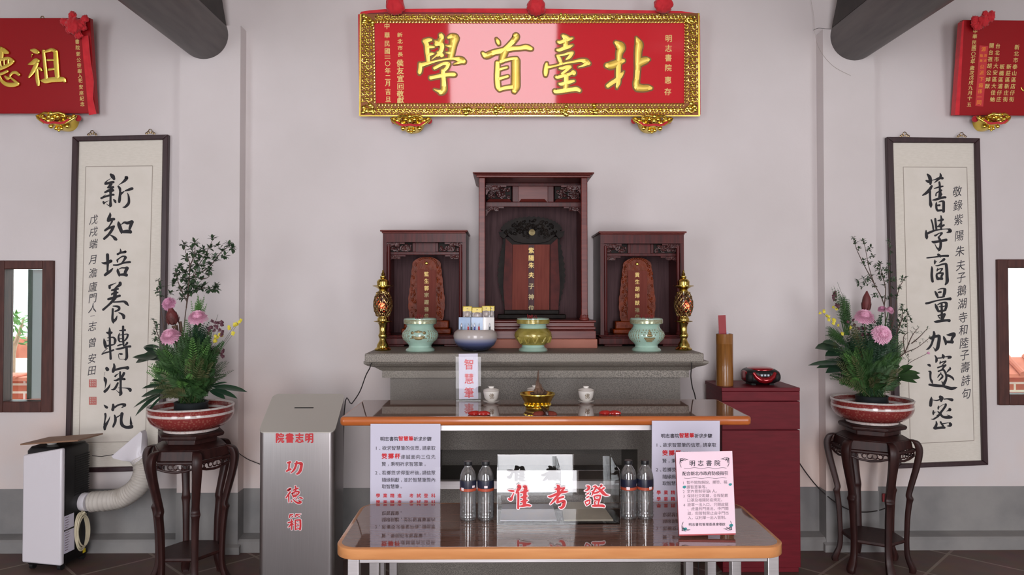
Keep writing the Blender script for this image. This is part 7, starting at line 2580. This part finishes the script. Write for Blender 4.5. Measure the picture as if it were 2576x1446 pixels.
# ---- right arrangement
t, P, B, rnd = arrangement(RXs, RYs, 2020, 580, 'flower arrangement with sparse twigs and pink chrysanthemums before the right scroll', 47)
mass(t, 'fern_foliage', 'fern', B, P, rnd, [(330, 870, 40, 35), (420, 850, 50, 40), (520, 880, 50, 40), (600, 900, 40, 50), (400, 990, 60, 50), (560, 1020, 50, 50), (320, 1050, 40, 30), (640, 980, 30, 60), (420, 1110, 60, 25), (600, 1100, 50, 25), (660, 860, 30, 40)], 240, 0.052, 0.0032, npin=22)
mass(t, 'fern_foliage', 'fern_light', B, P, rnd, [(320, 870, 25, 30), (300, 1110, 30, 15), (340, 900, 25, 25)], 18, 0.05, 0.0038, .14)
mass(t, 'fern_foliage', 'leaf_dark', B, P, rnd, [(400, 720, 50, 40), (600, 700, 50, 60), (640, 800, 40, 60), (480, 760, 60, 40), (350, 800, 40, 30), (560, 650, 40, 40), (690, 760, 25, 60), (500, 940, 60, 50)], 90, 0.045, 0.004, .12)
mass(t, 'olive_foliage', 'fern_olive', B, P, rnd, [(480, 1060, 60, 40), (560, 1060, 50, 40), (380, 700, 30, 30), (650, 1040, 30, 40), (280, 990, 30, 40)], 46, 0.045, 0.0032, .16)
# spiky grass-like fern leaning left
g = G()
for i in range(34):
    s_ = rnd.random()
    tip = P(215 + 120 * s_ + rnd.gauss(0, 14), 400 + 130 * s_ + rnd.gauss(0, 20), rnd.uniform(-.04, .04))
    frond(g, P(300 + 40 * s_, 760, 0), tip, 0.022, 12, rnd, 0.0018, 0.01, .25)
for i in range(24):
    tip = P(180 + rnd.gauss(0, 14), rnd.uniform(680, 800), rnd.uniform(-.06, .02))
    frond(g, P(330, 860, 0), tip, 0.022, 12, rnd, 0.002, 0.02, .25)
part('spiky_fern', g, 'fern', t, recalc=False, smooth=False, kind='stuff')
twig(t, P, B, [[(600, 800, 0), (590, 545, 0), (520, 390, 0), (478, 260, 0), (455, 140, 0), (438, 75, 0)], [(520, 390, 0), (465, 290, .02), (400, 160, .02), (365, 60, .02)], [(590, 545, 0), (600, 420, .02), (570, 300, .02), (560, 235, .02)]],
     [(365, 55), (380, 85), (437, 72), (447, 100), (490, 120), (478, 140), (405, 130), (505, 185), (440, 215), (440, 238), (480, 235), (560, 240), (545, 285), (600, 280), (575, 330), (395, 360), (405, 385), (430, 410), (470, 350), (445, 380), (500, 330), (520, 400), (590, 345), (560, 350), (610, 500), (640, 480), (580, 490), (555, 320), (535, 250), (590, 400), (520, 470), (630, 360)],
     'leaf', 0.022, 0.0052, rnd, nl=7, along=1)
twig(t, P, B, [[(640, 820, 0), (640, 560, .02), (628, 350, .02), (630, 220, .02), (622, 80, .02)], [(650, 700, 0), (690, 450, .03), (740, 345, .03)], [(660, 800, 0), (720, 640, .02), (720, 545, .02)]],
     [(622, 80), (632, 120), (625, 235), (640, 160), (612, 300), (640, 310), (620, 365), (720, 350), (745, 345), (700, 410), (660, 350), (720, 545), (715, 570), (750, 590), (705, 620), (765, 620), (735, 650), (780, 655), (745, 690), (700, 700), (650, 420), (680, 480), (725, 740), (695, 660)],
     'leaf', 0.022, 0.0052, rnd, nl=7, along=1)
twig(t, P, B, [[(660, 960, 0), (740, 890, -.02), (830, 850, -.02), (925, 775, -.02)], [(740, 890, -.02), (790, 770, -.02), (840, 705, -.02)], [(790, 820, -.02), (850, 770, 0), (905, 710, 0)], [(740, 890, -.02), (730, 780, 0), (760, 740, 0)]],
     [(760, 740), (745, 790), (800, 705), (840, 705), (830, 745), (870, 740), (905, 712), (820, 800), (870, 790), (925, 775), (895, 800), (790, 740), (850, 820), (770, 830), (760, 910), (775, 940), (735, 930), (790, 870)], 'leaf_grey', 0.015, 0.0026, rnd, name='fine_twig', nl=4)
g = G()
g.tube([B, P(700, 1010, 0), P(800, 945, -.02), P(900, 895, -.02)], [.002, .0018, .0015, .0012], 5)
tw = part('bud_stem', g, 'stem', t)
g = G()
for j in range(6):
    c = P(912 + rnd.gauss(0, 8), 890 + rnd.gauss(0, 6), -.02)
    g.ball(tuple(c), .006, .006, .006, 7, 5)
part('pink_bud', g, 'mum_dark', tw)
mum_on_stem(t, P, B, 448, 628, 74, (0, -.5, .9), 'mum', 5, -.07, RYs)
mum_on_stem(t, P, B, 577, 755, 76, (.05, -1, .35), 'mum', 6, -.10, RYs)
mum_on_stem(t, P, B, 630, 578, 36, (.4, -.5, .8), 'mum', 7, -.02, RYs)
mum_on_stem(t, P, B, 575, 570, 32, (-.3, -.4, .9), 'mum_dark', 8, 0, RYs)
protea('protea', t, P(458, 585, -.02), V((.03, -.05, 1)), 0.028, 0.105, 'protea', 12, True)
florets(t, P, rnd, [(230, 465, 12, 5), (235, 495, 10, 4), (262, 545, 14, 8), (350, 670, 25, 8), (470, 690, 30, 8), (430, 760, 30, 8)], 'plum', 0.011, [(230, 470, 0), (262, 545, 0), (250, 375, 0)], 'plum_spray', B)
florets(t, P, rnd, [(142, 590, 12, 4), (180, 625, 12, 4), (222, 646, 10, 3), (240, 560, 12, 3), (290, 750, 8, 2), (340, 712, 7, 2), (240, 680, 20, 4)], 'orchid', 0.011, [(142, 590, 0), (180, 625, 0), (222, 646, 0)], 'yellow_spray', B)
for nm, m_, fs_ in (('broad_leaf', 'leaf_dark', [((290, 870), (98, 862), 0.045), ((290, 890), (170, 915), 0.033), ((280, 850), (150, 815), 0.030)]),
                    ('broad_leaf', 'leaf_dark', [((320, 960), (180, 940), .012), ((320, 970), (50, 988), 0.024), ((330, 990), (175, 1040), 0.033), ((320, 975), (110, 1005), 0.027)]),
                    ('broad_leaf', 'fern', [((690, 1060), (855, 1075), 0.045), ((690, 1040), (800, 985), 0.030), ((690, 1080), (830, 1110), 0.024), ((690, 1050), (855, 1040), 0.027)])):
    g = G()
    dY = rnd.uniform(-.1, -.05)
    for a, b, w_ in fs_:
        finger(g, P(a[0], a[1], dY + .02), P(b[0], b[1], dY - .02), w_)
    a = fs_[0][0]
    g.tube([B, (B + P(a[0], a[1], dY + .02)) / 2 + V((0, 0, .02)), P(a[0], a[1], dY + .02)], .0022, 4)
    part(nm, g, m_, t, recalc=False)


# ================================================================== AIR CONDITIONER
A_, B_, C_ = at(157, 1300, 4.02), at(61, 1300, 4.05), at(236, 1300, 4.235)
A_.z = B_.z = C_.z = 0
ex = (A_ - B_).normalized()
ey = (C_ - A_)
ey = (ey - ex * ey.dot(ex)).normalized()
wW, wD = (A_ - B_).length, (C_ - A_).length
o3 = B_ + ex * 0 + V((0, 0, 0))
L3 = lambda x, y, z: o3 + ex * x + ey * y + V((0, 0, z))
ac = thing('air_conditioner', tuple(L3(wW / 2, wD / 2, 0)), 'white-fronted black portable air conditioner by the left wall', 'air conditioner')
g = G()
ztop = Z(1116, 4.05) - 0.014
zb0 = 0.03
rings = []
rad = 0.03
for z, ins in ((zb0, .006), (zb0 + .01, 0), (ztop - .02, 0), (ztop, .012)):
    rings.append([L3(x, y, z - (0.0 if z < .1 else 0.0)) for x, y in rrect(ins, wW - ins, ins, wD - ins, rad)])
g.loft(rings)
part('body', g, 'black', ac, angle=50)
g = G()
zt0, zt1 = Z(1141, 4.05), Z(1124, 4.02)
q = [L3(-0.004, -.012, 0.045), L3(wW + .002, -.012, 0.035), L3(wW + .002, -.012, zt1), L3(-0.004, -.012, zt0)]
g.slab(q, ey * 0.03)
part('front_panel', g, 'white_panel', ac, bevel=0.010, seg=3)
g = G()
for k in range(18):
    z = ztop - 0.06 - k * 0.0125
    for j in range(3):
        y0 = wD * 0.42 + j * wD * 0.18
        g.slab([L3(wW + .0005, y0, z), L3(wW + .0005, y0 + wD * .15, z), L3(wW + .0005, y0 + wD * .15, z - .006), L3(wW + .0005, y0, z - .006)], ex * .002)
part('grille', g, 'matt_black', ac, smooth=False)
zs = lambda py: Z(py, 4.08)
g = G()
for y0, y1, p0, p1 in ((0.02, 0.15, 1289, 1323), (0.02, 0.16, 1327, 1382)):
    g.slab([L3(wW + .0006, wD * y0 * 2.6, zs(p0)), L3(wW + .0006, wD * y1 * 2.6, zs(p0)), L3(wW + .0006, wD * y1 * 2.6, zs(p1)), L3(wW + .0006, wD * y0 * 2.6, zs(p1))], ex * .0006)
lb2 = part('sticker', g, 'paper', ac, smooth=False, label='white information stickers')
g = G()
rnd = random.Random(4)
for k in range(14):
    z = zs(1293 + k * 6.2)
    y0 = wD * .09
    g.slab([L3(wW + .0014, y0, z), L3(wW + .0014, y0 + wD * rnd.uniform(.1, .22), z), L3(wW + .0014, y0 + wD * .1, z - .0035), L3(wW + .0014, y0, z - .0035)], ex * .0002)
part('sticker_print', g, 'print_grey', lb2, smooth=False)
g = G().slab([L3(wW + .0006, wD * .72, zs(1392)), L3(wW + .0006, wD * .82, zs(1392)), L3(wW + .0006, wD * .82, zs(1403)), L3(wW + .0006, wD * .72, zs(1403))], ex * .0006)
part('warning_sticker', g, 'yellow', ac, smooth=False)
for x, y in ((.03, .03), (wW - .03, .03), (.03, wD - .03), (wW - .03, wD - .03)):
    g = G()
    c = L3(x, y, 0.018)
    g.lathe([(0.004, -.010), (0.018, -.010), (0.018, .010), (0.004, .010)], (0, 0, 0), 14)
    g.v = [c + ex * p.z + ey * p.x + V((0, 0, p.y)) for p in g.v]
    g.box(c.x - .006, c.x + .006, c.y - .006, c.y + .006, .016, zb0 + .004)
    part('caster', g, 'matt_black', ac)
# exhaust hose with a flat nozzle
hp = [L3(wW - .004, wD * .72, Z(1259, 4.17)), L3(wW + .05, wD * .72, Z(1259, 4.17)), at(285, 1257, 4.16), at(318, 1246, 4.16), at(347, 1222, 4.16), at(361, 1190, 4.17), at(360, 1165, 4.18), at(352, 1148, 4.18)]
col = G().tube([hp[0], L3(wW + .035, wD * .72, Z(1259, 4.17))], 0.050, 24)
part('hose_collar', col, 'white_panel', ac)
path = catmull([tuple(p) for p in hp[1:]], 16)
rs_ = [0.054 + 0.0035 * sin(i * 2.1) for i in range(len(path))]
hs = part('hose', G().tube(path, rs_, 20), 'hose', ac, angle=80)
e0 = V(path[-1])
dn = (at(322, 1113, 4.18) - e0).normalized()
u1 = (at(360, 1090, 4.18) - at(284, 1138, 4.18)).normalized()
u1 = (u1 - dn * u1.dot(dn)).normalized()
u2 = dn.cross(u1)
rings = []
for t_, a_, b_, sq in ((-.02, .054, .054, 0), (0.01, .054, .052, 0.1), (.045, .080, .040, .7), (.085, .105, .026, 1), (.10, .105, .026, 1)):
    ring = []
    for k in range(24):
        b = 2 * pi * k / 24
        cx_, sx_ = cos(b), sin(b)
        m_ = max(abs(cx_), abs(sx_))
        cx_, sx_ = cx_ * (1 - sq) + cx_ / m_ * sq, sx_ * (1 - sq) + sx_ / m_ * sq
        ring.append(e0 + dn * t_ + u1 * a_ * cx_ + u2 * b_ * sx_)
    rings.append(ring)
part('nozzle', G().loft(rings), 'white_panel', hs, angle=50)
# power cord looped on the side
g = G()
rnd = random.Random(8)
cc = L3(wW + .018, wD * .60, Z(1334, 4.14))
for k in range(5):
    rx_, rz_ = rnd.uniform(.040, .060), rnd.uniform(.085, .105)
    oy_, oz_ = rnd.uniform(-.012, .012), rnd.uniform(-.008, .008)
    tl = rnd.uniform(-.25, .25)
    pts = []
    for i in range(26):
        b = 2 * pi * i / 26
        y_, z_ = rx_ * sin(b), rz_ * cos(b)
        pts.append(cc + ey * (oy_ + y_ * cos(tl) + z_ * sin(tl) * .4) + V((0, 0, oz_ + z_)) + ex * (0.004 * k - .004))
    g.tube(pts, 0.0042, 7, closed=True)
g.tube([L3(wW, wD * .66, Z(1284, 4.14)), L3(wW + .02, wD * .62, Z(1287, 4.14)), cc + V((0, 0, .095)), cc + V((0, 0, .07)) + ey * .02], .0045, 7)
g.tube([cc + V((0, 0, .09)) - ey * .02, cc + V((0, 0, .105)) + ex * .01, cc + V((0, 0, .088)) + ey * .025], .006, 7)
part('power_cord', g, 'cream_cord', ac)
g = G()
g.box(-.012, .012, -.018, .018, -.004, .004)
g.v = [cc + p + V((0, 0, -.095)) + ey * .075 for p in g.v]
part('tie', G().tube([at(232, 1146, 4.24), at(255, 1148, 4.30), at(288, 1143, 4.26)], .002, 5), 'cable', ac)

# thin board lying on top of the air conditioner, propped on a small white cup
lc = L3(wW * .3, wD * .3, ztop)
P1, P2, P3 = at(51, 1116, 4.03), at(196, 1106, 3.93), at(259, 1089, 4.24)
P1.z = P1.z
zmin = ztop + 0.004
P4 = P1 + P3 - P2
dzz = zmin - min(((P1 + P2 + P3 + P4) / 4).z - 0.012, 9)
g = G().slab([P1, P2, P3, P4], (0, 0, -0.008))
solo('wooden_board', g, mat('thin_plywood', (150, 118, 94), 0.6, rgb2=(134, 102, 80), scale=8, stretch=(1, 12, 12)), 'thin wooden board lying tilted on top of the air conditioner', 'board', smooth=False)
n_ = (P2 - P1).cross(P3 - P1).normalized()


def under(x, y):
    return P1.z - (n_.x * (x - P1.x) + n_.y * (y - P1.y)) / n_.z - 0.008


g = G()
c = L3(wW * .35, wD * .45, ztop)
h_ = max(.01, under(c.x, c.y) - ztop)
g.lathe([(0.022, 0), (0.034, h_ * .85), (0.034, h_)], tuple(c), 20)
solo('white_cup', g, 'porcelain', 'small white cup propping up the board on the air conditioner', 'cup', loc=tuple(c))

# ================================================================== CABLES AND SOCKET
solo('power_cable', G().tube(catmull([tuple(at(936, 912, 3.598)), tuple(at(932, 918, 3.59)), tuple(at(930, 926, 3.60)), tuple(at(920, 945, 3.64)), tuple(at(905, 985, 3.72)), tuple(at(885, 1015, 3.80)), tuple(at(866, 1037, 3.9)), tuple(V((X(862, 3.95), 3.95, 0.004)))], 5), .0028, 6), 'cable',
     'thin dark cable hanging from the left end of the granite altar', 'cable')
solo('power_cable', G().tube(catmull([tuple(at(1740, 912, 3.60)), tuple(at(1739, 930, 3.61)), tuple(at(1738, 948, 3.62)), tuple(at(1742, 975, 3.64)), tuple(at(1749, 1000, 3.66)), tuple(at(1752, 1060, 3.68)), tuple(V((X(1755, 3.7), 3.7, 0.004)))], 5), .0028, 6), 'cable',
     'thin dark cable hanging from the right end of the granite altar', 'cable')
solo('power_cable', G().tube(catmull([tuple(at(2008, 1160, 4.30)), tuple(at(2030, 1192, 4.31)), tuple(at(2060, 1228, 4.33)), tuple(at(2100, 1262, 4.28)), tuple(at(2140, 1283, 4.27)), tuple(at(2180, 1288, 4.28)), tuple(at(2222, 1280, 4.32)), tuple(at(2244, 1266, 4.35)), tuple(at(2248, 1252, 4.36)), tuple(at(2238, 1245, 4.372))], 5), .0034, 6), 'cable',
     'dark cable sagging from behind the crimson cabinet to the wall socket', 'cable')
ws = thing('wall_socket', tuple(at(2228, 1251, WY - .004)), 'small wall socket with a red plug behind the right flower stand', 'wall socket')
c = at(2226, 1251, WY - .004)
part('plate', G().box(c.x - .018, c.x + .018, WY - .014, WY - .004, c.z - .024, c.z + .024), 'paper_edge', ws, bevel=.003)
part('plug', G().box(c.x - .004, c.x + .026, WY - .040, WY - .014, c.z + .002, c.z + .026), 'black', ws, bevel=.004)
solo('power_cable', G().tube(catmull([tuple(at(570, 1105, 4.29)), tuple(at(590, 1130, 4.29)), tuple(at(618, 1152, 4.385)), tuple(at(640, 1162, 4.385)), tuple(at(662, 1170, 4.385)), tuple(at(700, 1182, 4.385))], 5), .0022, 6), 'cable',
     'thin dark cable along the wall between the left flower stand and the donation box', 'cable')
solo('cobweb_thread', G().tube(catmull([tuple(at(2040, 0, 4.37)), tuple(at(2047, 40, 4.36)), tuple(at(2050, 84, 4.34)), tuple(at(2062, 125, 4.31)), tuple(at(2095, 165, 4.295)), tuple(at(2140, 190, 4.30))], 5), .0007, 4), 'rule',
     'fine cobweb thread hanging beside the right roof log', 'cobweb')
solo('cobweb_thread', G().tube(catmull([tuple(at(2046, 76, 4.36)), tuple(at(2058, 71, 4.32)), tuple(at(2075, 72, 4.30)), tuple(at(2090, 73, 4.30))], 4), .0014, 4), 'cable',
     'short dusty cobweb strand on the ledge of the right pilaster', 'cobweb')
